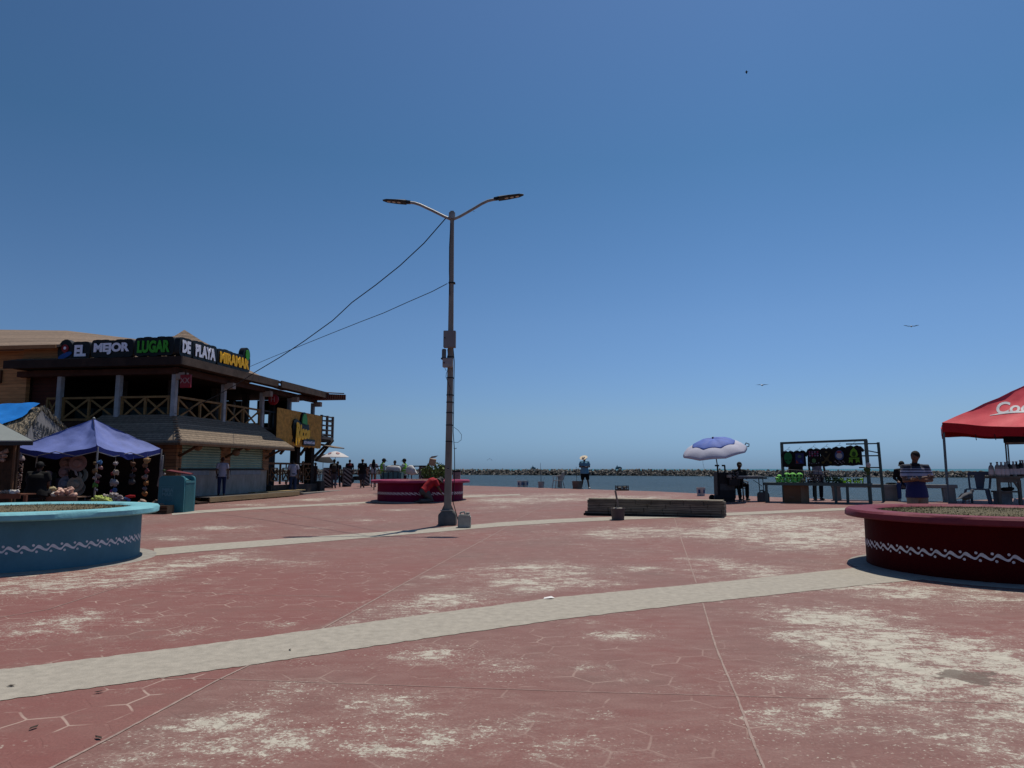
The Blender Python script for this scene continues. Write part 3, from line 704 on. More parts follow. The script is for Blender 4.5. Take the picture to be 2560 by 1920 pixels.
# ---- terrace railing below (own thing)
t = T('terrace_fence', 'brown timber fence with framed X panels on a low dark wall under the terrace', 'fence', BW((.0,7.7,0)), BA)
MB().box(-.2,.0,0,.25,5.35,.62).build('base_wall', mat('dark_base_concrete', (.06,.052,.045), .9, var=.4, scale=3), t)
MB().box(-.1,5.35,0,.45,6.0,.75).build('end_block', MATS['dark_base_concrete'], t, bevel=.04)
for bay in range(4):
    y0 = .05 + bay*1.32; mb = MB(); z0, z1 = .66, 1.72; x = .0
    mb.bar((x,y0,z1),(x,y0+1.28,z1),.09,.1); mb.bar((x,y0,z0),(x,y0,z1-.05),.08,.08); mb.bar((x,y0+1.28,z0),(x,y0+1.28,z1-.05),.06,.06)
    a, b_, c_, d_ = y0+.28, y0+1.0, .85, 1.48
    for p, q in (((x,a,c_),(x,b_,c_)),((x,a,d_),(x,b_,d_)),((x,a,c_),(x,a,d_)),((x,b_,c_),(x,b_,d_)),((x+.01,a,c_),(x+.01,b_,d_)),((x-.01,a,d_),(x-.01,b_,c_)),((x,y0,1.16),(x,a,1.16)),((x,b_,1.16),(x,y0+1.28,1.16)),((x,(a+b_)/2,d_),(x,(a+b_)/2,z1)),((x,(a+b_)/2,z0),(x,(a+b_)/2,c_))):
        mb.bar(p,q,.045,.05)
    mb.build('fence_panel', mat('fence_pine', (.15,.075,.03), .75, var=.3, scale=4), t)
# ---- timber deck under construction
t = T('timber_deck', 'half built timber deck platform along the shuttered wall of the restaurant', 'deck', BW((.1,.6,zg(-12,28))), BA)
pine = mat('fresh_pine', (.46,.34,.17), .7, var=.25, scale=3, bump=.2, stretch=(1,.2,1)); gp = mat('grey_deck_board', (.10,.09,.085), .8, var=.3, scale=3, stretch=(1,.15,1))
mb = MB()
for k in range(9): mb.box(.0+k*.15,.2,.19,.14+k*.15,8.6+random.uniform(-.5,.3),.222)
mb.build('deck_boards', gp, t)
MB().box(1.37,-.2,.05,1.42,7.6,.235).build('front_joist', pine, t); MB().box(-.05,-.2,.05,-.0,7.6,.18).build('back_joist', pine, t)
MB().box(0,5.2,.225,.35,9.3,.26).box(.42,5.6,.225,.8,9.6,.265).build('loose_boards', pine, t)
for k in range(6):
    MB().box(1.2,.1+k*1.4,0,1.36,.2+k*1.4,.18).build('foot', bwood, t); MB().box(0,.1+k*1.4,0,.1,.2+k*1.4,.18).build('foot', bwood, t)
ob = MB().box(0,0,0,.5,.9,.12).box(.55,.1,0,1.0,.8,.08).build('scrap_timber', dwood); ob.location = BW((.5,-.5,zg(-12,28))); ob.rotation_euler[2] = BA
tag(ob, 'dark scrap timber lying at the near end of the deck, beside the teal bin', 'timber')
# kerb beyond the deck
ob = MB().box(0,0,0,.35,6.5,.14).build('low_kerb', MATS['quay_concrete']); ob.location = BW((1.0,9.0,zg(-12,37)-.02)); ob.rotation_euler[2] = BA; struct(ob)

# ---- roof lettering: one sign per word
blk = mat('sign_black', (.008,.009,.010), .45, var=.2); sgrey = mat('sign_side_grey', (.05,.055,.06), .5, var=.2)
def word_sign(word, col, P, Q, h, label, first=None, extra=None):
    """sign between local points P (left, baseline) and Q (right) facing the viewer; letters h metres high"""
    P, Q = Vector(P), Vector(Q); d = Q - P; L = math.hypot(d.x, d.y); ang = math.atan2(d.y, d.x)
    t = T('letter_sign', label, 'sign', BW(P), BA + ang, 'letter signs along the roof edge')
    slope = d.z / L
    t.rotation_euler = (0, -math.atan(slope), BA + ang)
    n_ = len(word); mb = MB(); cw = L / n_
    for i in range(n_):
        jj = (i % 2)*.006; w2 = cw/2 + .10
        cx = cw*(i+.5); cz = h/2 + random.uniform(-.02,.03); hh = h/2+.13
        pts = []
        for k in range(20):
            a = 2*math.pi*k/20; ca, sa = math.cos(a), math.sin(a)
            pts.append((cx + w2*math.copysign(abs(ca)**.5, ca), .0-jj, cz + hh*math.copysign(abs(sa)**.5, sa)))
        mb.prism(pts, (0, .22+2*jj, 0))
    if extra == 'leaf':
        pts = [(L-.25+.3*math.cos(2*math.pi*k/18), -.012, h+.16+.36*math.sin(2*math.pi*k/18)) for k in range(18)]; mb.prism(pts, (0,.25,0))
    if extra == 'pin':
        pts = [(-.38+.36*math.cos(2*math.pi*k/18), -.012, h*.48+.5*math.sin(2*math.pi*k/18)) for k in range(18)]; mb.prism(pts, (0,.25,0))
    mb.build('sign_backing', blk, t)
    me = text_mesh(word, h*1.36, .02, .040*h/.6); me.materials.clear(); me.materials.append(col)
    xs_ = [v.co.x for v in me.vertices]; zs_ = [v.co.y for v in me.vertices]; sx = (L-.10)/(max(xs_)-min(xs_)); sz = h/(max(zs_)-min(zs_)); x0 = min(xs_); z0 = min(zs_)
    for v in me.vertices:
        x, y, z = v.co; v.co = ((x-x0)*sx+.05, -.035 - z*.5, (y-z0)*sz)
    o = bpy.data.objects.new('letters', me); COL.objects.link(o); o.parent = t
    if extra == 'leaf':
        pts = [(L-.22+.17*math.cos(2*math.pi*k/16), -.05, h+.18+.24*math.sin(2*math.pi*k/16)) for k in range(16)]; MB().prism(pts,(0,.03,0)).build('green_oval', gre, t)
    if extra == 'pin':
        pts = [(-.38+.15*math.cos(2*math.pi*k/16), -.05, h*.75+.15*math.sin(2*math.pi*k/16)) for k in range(17)]
        pts = [(-.38+.16*math.cos(a), -.05, h*.74+.16*math.sin(a)) for a in [math.radians(q) for q in range(-30, 211, 20)]] + [(-.38,-.05,h*.28)]
        MB().prism(pts,(0,.03,0)).build('red_pin', mat('pin_red', (.30,.02,.03), .5), t)
        MB().prism([(-.38+.06*math.cos(2*math.pi*k/14), -.062, h*.76+.06*math.sin(2*math.pi*k/14)) for k in range(14)],(0,.01,0)).build('pin_dot', wht, t)
        MB().prism([(-.36+.30*math.cos(2*math.pi*k/16), -.05, h*.12+.11*math.sin(2*math.pi*k/16)+.10*math.cos(2*math.pi*k/16)) for k in range(16)],(0,.03,0)).build('blue_wave', mat('sign_blue', (.02,.10,.36), .5), t)
    mb = MB()
    for k in (.15,.5,.85): mb.bar((L*k,.1,-.42),(L*k,.1,.1),.03,.03); mb.bar((L*k,.1,-.15),(L*k+.15,.6,-.38),.025,.025)
    mb.build('bracket', mat('bracket_steel', (.04,.04,.045), .5, .6), t)
    return t
wht = mat('sign_white', (1.1,1.12,1.25), .5, var=.06); gre = mat('sign_green', (.06,.42,.03), .5, var=.1); yel = mat('sign_yellow', (1.25,.66,.02), .5, var=.08)
gy = -.3
word_sign('EL', wht, (-4.35,gy,5.95), (-3.73,gy,5.95), .47, 'black roof sign reading EL with a red map pin at its left', extra='pin')
word_sign('MEJOR', wht, (-3.48,gy,6.0), (-1.80,gy,6.0), .47, 'black roof sign with white lettering MEJOR')
word_sign('LUGAR', gre, (-1.55,gy,6.02), (-.03,gy,6.02), .50, 'black roof sign with green lettering LUGAR')
word_sign('DE', wht, (.52,-.50,5.98), (.52,.12,5.98), .50, 'short black roof sign with white lettering DE past the roof corner')
word_sign('PLAYA', wht, (.52,.36,5.97), (.52,1.88,5.97), .50, 'black roof sign with white lettering PLAYA on the long side')
word_sign('MIRAMAR', yel, (.52,2.13,5.98), (.52,4.62,5.98), .48, 'black roof sign with yellow lettering MIRAMAR and a green oval on top', extra='leaf')

# ---- logo sign on the bamboo screen
t = T('restaurant_sign', 'yellow script letters Ricos with a green dome on the bamboo screen', 'sign', BW((.66,9.95,3.32)), BA + math.pi/2)
sy = .9
def blob(pts, y, th, name, m): MB().prism([(x, y, z) for x, z in pts], (0, th, 0)).build(name, m, t)
outl = [(-.98,.30),(-.92,.62),(-.70,.72),(-.4,.66),(.0,.50),(.4,.52),(.85,.50),(.98,.15),(.92,-.28),(.72,-.42),(.52,-.18),(.3,-.12),(.05,-.22),(-.25,-.52),(-.62,-.55),(-.85,-.2)]
blob(outl, -.02, .16, 'sign_backing', blk)
dome = [(.28+.30*math.cos(math.radians(a)), .62+.45*math.sin(math.radians(a))) for a in range(-20,201,15)]
blob([(.28+.38*math.cos(math.radians(a)), .60+.54*math.sin(math.radians(a))) for a in range(-20,201,15)], -.028, .17, 'dome_backing', blk)
blob(dome, -.06, .03, 'green_dome', mat('sign_leaf_green', (.09,.46,.08), .5, var=.15))
me = text_mesh('Ricos', 1.0, .02, .055, shear=.12); me.materials.clear(); me.materials.append(yel)
xs_ = [v.co.x for v in me.vertices]; x0, x1 = min(xs_), max(xs_)
for v in me.vertices:
    x, y, z = v.co; u = (x-x0)/(x1-x0); v.co = (-.82+1.68*u, -.10-z*.5, -.34+.14*u+y*(1.22-.42*u) - (.22 if u < .25 and y < .3 else 0)*(1-y/.3 if y<.3 else 0))
o = bpy.data.objects.new('letters', me); COL.objects.link(o); o.parent = t
t = T('name_plate', 'small black plate reading RESTAURANTE-BAR low on the bamboo screen', 'sign', BW((.66,10.3,2.70)), BA + math.pi/2)
MB().box(-.1,-.02,0,1.35,.03,.34).build('plate', blk, t)
text_obj('lettering', 'RESTAURANTE-BAR', .2, wht, t, (.62,-.035,.09), (math.pi/2,0,0), .005, .004, sx=.76)
# ---- red terrace signs
redm = mat('sign_red', (.32,.012,.02), .45, var=.15)
t = T('beer_sign', 'red square light box reading XX hanging at the terrace corner', 'sign', BW((.35,-.12,4.62)), BA)
MB().box(-.02,-.06,0,.42,.06,.52).build('light_box', redm, t, bevel=.015)
text_obj('lettering', 'XX', .30, mat('sign_pale_red', (.45,.25,.24), .6), t, (.2,-.068,.18), (math.pi/2,0,0), .004, .004, sx=.95)
MB().box(.16,-.03,.52,.2,.03,.7).build('hanger', dwood, t)
t = T('round_sign', 'round red sign with a pale H shape hanging on the third terrace post', 'sign', BW((.5,7.1,4.65)), BA)
MB().lathe([(.24,-.05),(.27,-.03),(.27,.03),(.24,.05)], 24, (0,0,.2), Matrix.Rotation(math.pi/2, 3, 'X')).build('disc', redm, t)
MB().box(-.1,-.065,.08,-.07,-.052,.34).box(.06,-.065,.08,.09,-.052,.34).box(-.07,-.065,.2,.06,-.052,.225).build('mark', MATS['sign_pale_red'], t)
# ---- wicker lanterns
wick = mat('wicker', (.26,.15,.08), .85, var=.35, scale=30, bump=.6, bscale=60)
lan = None
for i, (px, py, lab) in enumerate([(495,1117,'brown wicker ball lantern in front of the left shutter'), (560,1119,'brown wicker ball lantern in front of the post between the shutters'), (590,1131,'brown wicker ball lantern hanging lowest, at the left of the right shutter'), (619,1118,'brown wicker ball lantern near the right end of the right shutter'), (672,1124,'brown wicker ball lantern past the shuttered wall, nearest the fence')]):
    r = ray(px, py); cx_, sx_ = math.cos(BA), math.sin(BA)
    # intersect with local plane x = .55
    k = ((.55 + BX*cx_ + BY*sx_) / (r.x*cx_ + r.y*sx_)); p = Vector((r.x*k, r.y*k, CZ + r.z*k))
    if lan is None:
        lan = T('wicker_lantern', lab, 'lantern', p, 0, 'wicker ball lanterns under the skirt roof')
        MB().ball((0,0,0), (.17,.17,.16), 14, 10).build('shade', wick, lan); MB().tube([(0,0,.15),(0,0,.5)], .008, 5).build('cord', dwood, lan)
    else: dup(lan, p, 0, lab)
# ================================================================ STREET LAMP
galv = mat('galvanised_steel', (.38,.36,.33), .5, .35, var=.25, scale=6, bump=.2); rust = mat('painted_post', (.30,.265,.225), .75, var=.35, scale=3, bump=.4, stretch=(1,1,.25))
blackp = mat('black_plastic', (.012,.012,.014), .5, var=.2); cable_m = mat('cable_black', (.012,.013,.016), .7)
LB = G(1119, 1312); LY = LB.y
t = T('street_lamp', 'tall grey square lamp post with two LED arms, standing in the middle of the plaza', 'street lamp', LB, 0)
cb = mat('footing_concrete', (.16,.155,.145), .9, var=.25, scale=5, bump=.3)
MB().add([(-.22,-.22,0),(.22,-.22,0),(.22,.22,0),(-.22,.22,0),(-.22,-.22,.26),(.22,-.22,.26),(.22,.22,.26),(-.22,.22,.26),(-.12,-.12,.38),(.12,-.12,.38),(.12,.12,.38),(-.12,.12,.38)],
         [(0,3,2,1),(0,1,5,4),(1,2,6,5),(2,3,7,6),(3,0,4,7),(4,5,9,8),(5,6,10,9),(6,7,11,10),(7,4,8,11),(8,9,10,11)]).build('concrete_footing', cb, t, bevel=.012)
H_ = 7.62
tops = A(1130.5, 528, LY) - LB; mids = A(1126, 925, LY) - LB; bots = A(1119, 1280, LY) - LB
hh = .068
def postring(c, w): return [(c.x-w, c.y-w, c.z), (c.x+w, c.y-w, c.z), (c.x+w, c.y+w, c.z), (c.x-w, c.y+w, c.z)]
mb = MB(); rings = [postring(Vector((bots.x*1.0,0,.36)), .088), postring(Vector((mids.x,0,mids.z)), .072), postring(Vector((tops.x,0,tops.z)), .048)]
mb.add(sum(rings, []), [(0,3,2,1),(8,9,10,11)] + [(i*4+j, i*4+(j+1)%4, (i+1)*4+(j+1)%4, (i+1)*4+j) for i in range(2) for j in range(4)])
mb.build('post', rust, t, smooth=0, bevel=.008)
MB().box(-.17,-.17,.35,.13,.13,.372).build('base_plate', galv, t)
mb = MB()
for a in (-1, 1):
    mb.add([(bots.x+a*.08,-.01,.372),(bots.x+a*.15,-.01,.372),(bots.x+a*.08,-.01,.52),(bots.x+a*.08,.01,.372),(bots.x+a*.15,.01,.372),(bots.x+a*.08,.01,.52)], [(0,1,2),(3,5,4),(0,3,4,1),(1,4,5,2),(2,5,3,0)])
mb.build('gusset', rust, t, smooth=0)
J = A(1130, 540, LY) - LB
MB().lathe([(.085,-.09),(.085,.09)], 12, (J.x, 0, J.z)).build('collar', galv, t)
def arm(pts, head, nm):
    P_ = [A(x, y, LY) - LB for x, y in pts]; P_ = [Vector((p.x, 0, p.z)) for p in P_]
    MB().tube(P_, [.036]*len(P_), 10).build('arm', galv, t)
    a, b_ = [A(x, y, LY) - LB for x, y in head]; a = Vector((a.x,0,a.z)); b_ = Vector((b_.x,0,b_.z)); d = (b_-a).normalized(); u = Vector((-d.z,0,d.x)); u = u if u.z > 0 else -u
    L_ = (b_-a).length; prof = [(0,.045,.05),(.15,.05,.055),(.16,.12,.045),(.5,.14,.03),(.85,.12,.02),(1.0,.04,.012)]
    vs = []
    for s_, wd, th in prof:
        c_ = a + d*(L_*s_)
        vs += [c_ + Vector((0,-wd,0)) + u*th*.3, c_ + Vector((0,wd,0)) + u*th*.3, c_ + Vector((0,wd*.7,0)) + u*th, c_ + Vector((0,-wd*.7,0)) + u*th, c_ + Vector((0,-wd,0)) - u*th*.5, c_ + Vector((0,wd,0)) - u*th*.5]
    idx = [3,2,1,5,4,0]; fs = []
    for i in range(len(prof)-1):
        for k in range(6): fs.append((i*6+idx[k], i*6+idx[(k+1)%6], (i+1)*6+idx[(k+1)%6], (i+1)*6+idx[k]))
    fs.append(tuple(idx)); fs.append(tuple((len(prof)-1)*6+k for k in idx[::-1]))
    h = MB().add(vs, fs).build('lamp_head', blackp, t, smooth=0)
    M_ = Matrix(((d.x,0,u.x),(0,1,0),(d.z,0,u.z)))
    for s_ in (.42,.6,.78):
        c_ = a + d*(L_*s_) - u*.02
        MB().ball(c_, (.055,.055,.014), 10, 6, M_).build('led_lens', mat('led_lens', (.55,.50,.42), .3, var=.1), h)
arm([(1126,548),(1110,541),(1080,526),(1050,512),(1036,507.5),(1022,506)], [(1026,507),(957,501)], 'l')
arm([(1134,548),(1150,541),(1180,524),(1205,509),(1220,502),(1238,498)], [(1235,498.5),(1309,487)], 'r')
# boxes
bx = mat('box_grey', (.27,.25,.25), .6, var=.1); wb_ = mat('box_white', (.40,.36,.34), .6, var=.12)
def pbox(x0,y0,x1,y1,dy0,dy1,name,m,bev=.01):
    a = A(x0,y1,LY)-LB; b_ = A(x1,y0,LY)-LB; return MB().box(a.x,dy0,a.z,b_.x,dy1,b_.z).build(name, m, t, bevel=bev)
cab = pbox(1110.5,831,1141,872,-.26,-.09,'meter_cabinet',bx,.008); 
pbox(1113,848,1116,850.5,-.268,-.255,'latch',blackp,0)
pbox(1108,898,1133,920.5,-.22,-.085,'junction_box',wb_,.012)
pbox(1109.5,907,1128,913,-.226,-.219,'box_label',mat('label_paper', (.36,.33,.35), .6),0)
pbox(1110.5,908.5,1114,912,-.229,-.2262,'label_emblem',mat('label_red', (.12,.03,.02), .6),0)
pbox(1104,897,1122,900,-.2,-.02,'antenna_bracket',blackp,.004)
a = A(1111,897,LY)-LB; b_ = A(1111,875,LY)-LB
MB().lathe([(.055,a.z),(.056,b_.z-.02),(.045,b_.z+.004),(.0,b_.z+.01)], 16, (a.x,-.12,0)).build('antenna', mat('antenna_grey', (.17,.18,.17), .5, var=.1), t)
def cpx(pts, dy, r, name='cable'):
    P_ = [A(x,y,LY)-LB for x,y in pts]; MB().tube([(p.x, dy, p.z) for p in P_], r, 6).build(name, cable_m, t)
cpx([(1133,870),(1136,905),(1135,960),(1134,1040),(1133,1080),(1136,1120),(1137,1180),(1135,1215),(1133,1255),(1141,1285),(1150,1316)], -.02, .011)
cpx([(1127,560),(1124,620),(1123.5,680),(1125,740)], -.07, .009)
cpx([(1135,1068),(1146,1076),(1154,1087),(1153,1100),(1145,1106),(1135,1106)], -.01, .006)
cpx([(1120,875),(1121,888),(1119,900)], -.15, .006)
cpx([(1113,921),(1116,928),(1121,925),(1117,935),(1116,944),(1119,952),(1122,960),(1127,972),(1124,985),(1126,996)], -.12, .007)
cpx([(1134,1120),(1138,1122),(1142,1120)], -.02, .008)
mb = MB()
for y in (708, 893, 945, 988, 1006, 1032, 1063, 1104):
    p = A(1126-(y-925)*.018, y, LY)-LB; mb.box(p.x-.085, -.085, p.z-.012, p.x+.085, .085, p.z+.012)
mb.build('strap', blackp, t)
p = A(1121,1171,LY)-LB; MB().lathe([(.035,0),(.035,.012)], 14, (p.x, -.088, p.z), Matrix.Rotation(math.pi/2,3,'X')).build('round_badge', mat('badge', (.35,.33,.31), .6), t)
p0 = p; MB().lathe([(.02,0),(.02,.006)], 14, (p.x, -.101, p.z), Matrix.Rotation(math.pi/2,3,'X')).build('badge_hole', blackp, t)
def cable(pix, Y0, Y1, label, r=.013):
    xa, xb = pix[0][0], pix[-1][0]; pts = []
    P_ = []
    for (a, b_), (c, d) in zip(pix, pix[1:]):
        for k in range(8): P_.append((a+(c-a)*k/8, b_+(d-b_)*k/8))
    P_.append(pix[-1])
    for x, y in P_:
        s_ = (x-xa)/(xb-xa); Y = 1/((1-s_)/Y0 + s_/Y1); pts.append(A(x, y, Y))
    o = MB().tube(pts, r, 6).build('overhead_cable', cable_m); return tag(o, label, 'cable')
cable([(1114,546),(1060,608),(1000,664),(940,712),(880,756),(832,801),(760,853),(700,893),(640,929),(590,962),(540,990),(480,1020),(443,1040)], LY, 27.6, 'thicker sagging cable from the lamp top down to the restaurant skirt roof', .014)
cable([(1118,709),(1080,729),(1020,755),(960,782),(900,805),(832,832),(760,861),(720,877),(680,893),(626,916)], LY, 33.5, 'thin cable from half way up the lamp post to the roof lettering', .010)
# ---- jerrycans
jer = mat('old_white_plastic', (.44,.43,.38), .6, var=.2, scale=5, bump=.2)
def jerrycan(p, w, d, h, lab, rz=0, m=None, grp=None):
    t = T('jerrycan', lab, 'jerrycan', p, rz, grp)
    MB().prism([(-w/2,-d/2,0),(w/2,-d/2,0),(w/2,-d/2,h*.74),(w*.36,-d/2,h*.86),(-w*.40,-d/2,h*.86),(-w/2,-d/2,h*.78)],(0,d,0)).build('body', m or jer, t, bevel=.03)
    MB().tube([(-w*.34,0,h*.84),(-w*.30,0,h*.98),(-w*.02,0,h*1.02),(w*.06,0,h*.84)], .022, 8).build('handle', m or jer, t)
    MB().lathe([(.045,h*.85),(.045,h*.98),(.03,h)], 12, (w*.26,0,0)).build('cap', m or jer, t)
    return t
jerrycan(G(1161,1319), .31, .24, .37, 'pale grey plastic jerrycan beside the lamp post footing')
def pail(p, r, h, col, lab, handle=True, band=None, cat='bucket'):
    t = T('bucket', lab, cat, p, 0)
    m = mat('pail_%s' % lab[:8], col, .55, var=.2, scale=6, bump=.15)
    MB().lathe([(r*.88,0),(r,h*.93),(r*1.04,h*.93),(r*1.04,h),(r*.94,h),(r*.9,h*.94),(0,h*.93)], 22).build('body', m, t)
    if band:
        mb = MB(); 
        for a0 in (-2.5,-1.2,.3):
            ps = [((r*.97)*math.cos(a0+k*.14), (r*.97)*math.sin(a0+k*.14)) for k in range(5)]
            mb.add([(x*1.01,y*1.01,h*.3) for x,y in ps]+[(x*1.03,y*1.03,h*.75) for x,y in ps], [(i,i+1,i+6,i+5) for i in range(4)])
        mb.build('label', mat('pail_label', (.03,.08,.25), .6), t)
    if handle: MB().tube([(-r*1.03,0,h*.85),(-r*1.1,-.02,h*.6),(0,-r*1.08,h*.35),(r*1.1,-.02,h*.6),(r*1.03,0,h*.85)], .005, 5).build('handle', galv, t)
    return t
# bucket footing with wooden stake
p = G(1545,1299); t = pail(p, .185, .30, (.15,.12,.105), 'concrete filled bucket with a wooden stake, in front of the stone block', handle=False)
a = A(1548,1272,p.y)-p; b_ = A(1538,1226,p.y)-p
MB().bar((a.x,0,.22),(b_.x,0,b_.z),.045,.045).build('stake', mat('pale_stake', (.30,.25,.20), .8, var=.3), t)
MB().lathe([(.165,.27),(.10,.31),(0,.315)], 16, wob=lambda q,i: 1+.08*math.sin(5*q)).build('concrete_fill', MATS['kerb_concrete'], t)
# fallen block / log
pl, pr = G(1470,1288), G(1812,1294); d = pr-pl; L_ = math.hypot(d.x,d.y)
t = T('concrete_beam', 'long weathered grey beam of layered blocks lying across the plaza', 'beam', pl, math.atan2(d.y,d.x))
lm = stripes('weathered_block', (.23,.195,.15), (.06,.05,.04), 2, .09, .14, var=.5, scale=4, stretch=(.5,1,4), bump=.8); 
mb = MB(); rn = random.Random(5)
for lay in range(4):
    x = -.02 + (0 if lay else -.08)
    while x < L_:
        w_ = min(rn.uniform(.35,.9), L_-x); j = rn.uniform(-.012,.012); mb.box(x+.004, 0+j, .02+lay*.105, x+w_-.004, .42+j, .02+lay*.105+.10)
        x += w_
mb.build('block_courses', lm, t, bevel=.008)
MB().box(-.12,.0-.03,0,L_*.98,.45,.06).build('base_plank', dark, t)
MB().box(.02,-.02,.44,L_-.05,.44,.475).build('top_slab', mat('slab_top', (.42,.37,.28), .9, var=.35, scale=3, bump=.5), t, bevel=.01)
mb = MB()
for k in range(60):
    mb.ball((L_-.04+rn.uniform(-.01,.03), rn.uniform(.02,.4), rn.uniform(.03,.42)), rn.uniform(.012,.022), 6, 4)
mb.build('pebble_end', mat('pebbles', (.35,.32,.28), .8, var=.4, scale=20), t)

# ---- quay items
p = G(1307,1217.5)
t = pail(G(1301,1217.5), .17, .36, (.66,.66,.63), 'white paint bucket at the quay edge, left of a pair', band=1); t2 = pail(G(1314,1217.5)+Vector((0,.1,0)), .17, .36, (.66,.66,.63), 'white paint bucket at the quay edge, right of a pair', band=1)
p = G(1353,1219.5); t = pail(p, .17, .34, (.42,.43,.42), 'pale bucket holding an upright fishing rod at the quay')
b_ = A(1351,1157,p.y)-p; MB().tube([(0,0,.1),(b_.x*.5,0,.9),(b_.x,0,b_.z)], [.02,.013,.008], 6).build('fishing_rod', mat('rod_blue', (.05,.09,.14), .5), t); MB().tube([(.05,.1,.1),(.22,.3,.6)], [.006,.004], 5).build('thin_rod', blackp, t)
pail(G(1443,1222), .26, .40, (.20,.15,.12), 'brown concrete bucket behind the man in the straw hat')
t = T('mooring_rod', 'thin rod standing in the brown bucket at the quay', 'rod', G(1442,1222)+Vector((0,0,.38)))
MB().tube([(0,0,0),(-.02,0,.75)], .01, 5).build('shaft', blackp, t)
pail(G(1752.5,1239.5), .165, .33, (.66,.66,.64), 'white bucket with blue label left of the umbrella cart', band=1)
def armchair(p, rz, lab, col, s=1.0, name='plastic_armchair'):
    t = T(name, lab, 'chair', p, rz); m = mat('chair_'+lab[:6], col, .5, var=.1, scale=5)
    def S_(*q): return [tuple(v*s for v in p_) for p_ in q]
    MB().box(-.22*s,-.2*s,.40*s,.22*s,.22*s,.43*s).build('seat', m, t, bevel=.012)
    for a in (-1,1):
        MB().tube(S_((a*.2,.2,.4),(a*.25,.25,.0)), .022*s, 8).build('leg', m, t); MB().tube(S_((a*.2,-.18,.4),(a*.25,-.26,.0)), .022*s, 8).build('leg', m, t)
        MB().tube(S_((a*.22,.18,.4),(a*.27,.2,.64),(a*.26,-.05,.66),(a*.2,-.24,.7)), .02*s, 8).build('armrest', m, t)
    mb = MB()
    for k in range(7):
        x = -.15+.05*k; mb.bar((x*s,-.2*s,.43*s),(x*1.15*s,-.30*s,.82*s-abs(x)*.25*s),.022*s,.012*s)
    mb.tube(S_((-.2,-.2,.43),(-.22,-.27,.66),(-.14,-.31,.83),(0,-.32,.87),(.14,-.31,.83),(.22,-.27,.66),(.2,-.2,.43)), .02*s, 8)
    mb.build('backrest', m, t); return t
armchair(G(1396,1221)+Vector((0,.1,0)), R_(65), 'white plastic armchair facing left at the quay edge', (.42,.42,.41), 1.0)
t = T('bollard', 'short grey bollard directly behind the white armchair', 'bollard', G(1399,1220)+Vector((.05,.5,0)))
MB().lathe([(.13,0),(.11,.5),(.13,.6),(.1,.66),(0,.68)], 16).build('post', MATS['kerb_concrete'], t)
p = G(1555,1226.5); t = T('fruit_crate', 'small dark plastic crate with debris at the quay edge', 'crate', p, .1)
mb = MB(); mb.box(-.27,-.18,0,.27,.18,.03); 
for z in (.06,.14,.21): 
    for y in (-.18,.18): mb.bar((-.27,y,z),(.27,y,z),.015,.035)
    for x in (-.27,.27): mb.bar((x,-.18,z),(x,.18,z),.015,.035)
for x,y in ((-.27,-.18),(.27,-.18),(.27,.18),(-.27,.18),(0,-.18)): mb.bar((x,y,0),(x,y,.24),.03,.03)
mb.build('crate_body', mat('crate_brown', (.06,.035,.03), .7, var=.4), t)
MB().ball((.12,0,.15),(.09,.1,.07),8,5).ball((-.1,.03,.12),(.1,.08,.06),8,5).build('debris', mat('debris_pale', (.35,.33,.3), .8, var=.3), t)

# ================================================================ UMBRELLA + CART
UY = 24.6
g0 = Vector((A(1809,1245,UY).x, UY, zg(A(1809,1245,UY).x, UY)))
t = T('vendor_cart', 'dark boxy vendor cart with handle frame and small wheels under the blue umbrella', 'cart', g0, 0)
def lx(px): return A(px, 1172, UY).x - g0.x
def lz(py): return A(1280, py, UY).z - g0.z
dk = mat('cart_black', (.018,.018,.02), .6, var=.5, scale=5)
MB().box(lx(1789),-.3,.1,lx(1831),.3,lz(1181)).build('cart_box', dk, t, bevel=.02)
MB().box(lx(1792),-.315,lz(1225),lx(1828),-.302,lz(1209)).build('side_panel', mat('cart_panel', (.05,.055,.06), .5, var=.4, scale=8), t)
mb = MB(); mb.tube([(lx(1788),-.28,.1),(lx(1788),-.28,lz(1165))], .028, 8); mb.tube([(lx(1806),-.28,lz(1181)),(lx(1806),-.28,lz(1165))], .028, 8)
mb.tube([(lx(1782),-.28,lz(1164)),(lx(1792),-.28,lz(1164))], .028, 8); mb.tube([(lx(1799),-.28,lz(1164)),(lx(1807),-.28,lz(1164))], .028, 8); mb.build('handle_frame', blackp, t)
for y in (-.3,.3):
    w_ = MB().lathe([(.07,-.025),(.11,-.02),(.11,.02),(.07,.025)], 16, (lx(1784),y,.11), Matrix.Rotation(math.pi/2,3,'X')).build('wheel', blackp, t)
MB().box(lx(1795),-.26,.0,lx(1829),.26,.1).build('base_block', dk, t)
t = T('patio_umbrella', 'tilted beach umbrella, blue top over a pale lilac lower canopy, fixed to the cart', 'umbrella', g0 + Vector((lx(1797),0,0)), 0)
c0 = Vector((A(1787,1138,UY).x - g0.x - lx(1797), 0, lz(1122)))
MB().tube([(.0,.0,.3),(c0.x*.15,0,lz(1181)),(c0.x*.96,0,c0.z)], .02, 8).build('pole', mat('pole_grey', (.16,.17,.18), .4, .5), t)
TL = Matrix.Rotation(R_(-10), 3, 'Y') @ Matrix.Rotation(R_(12), 3, 'X')
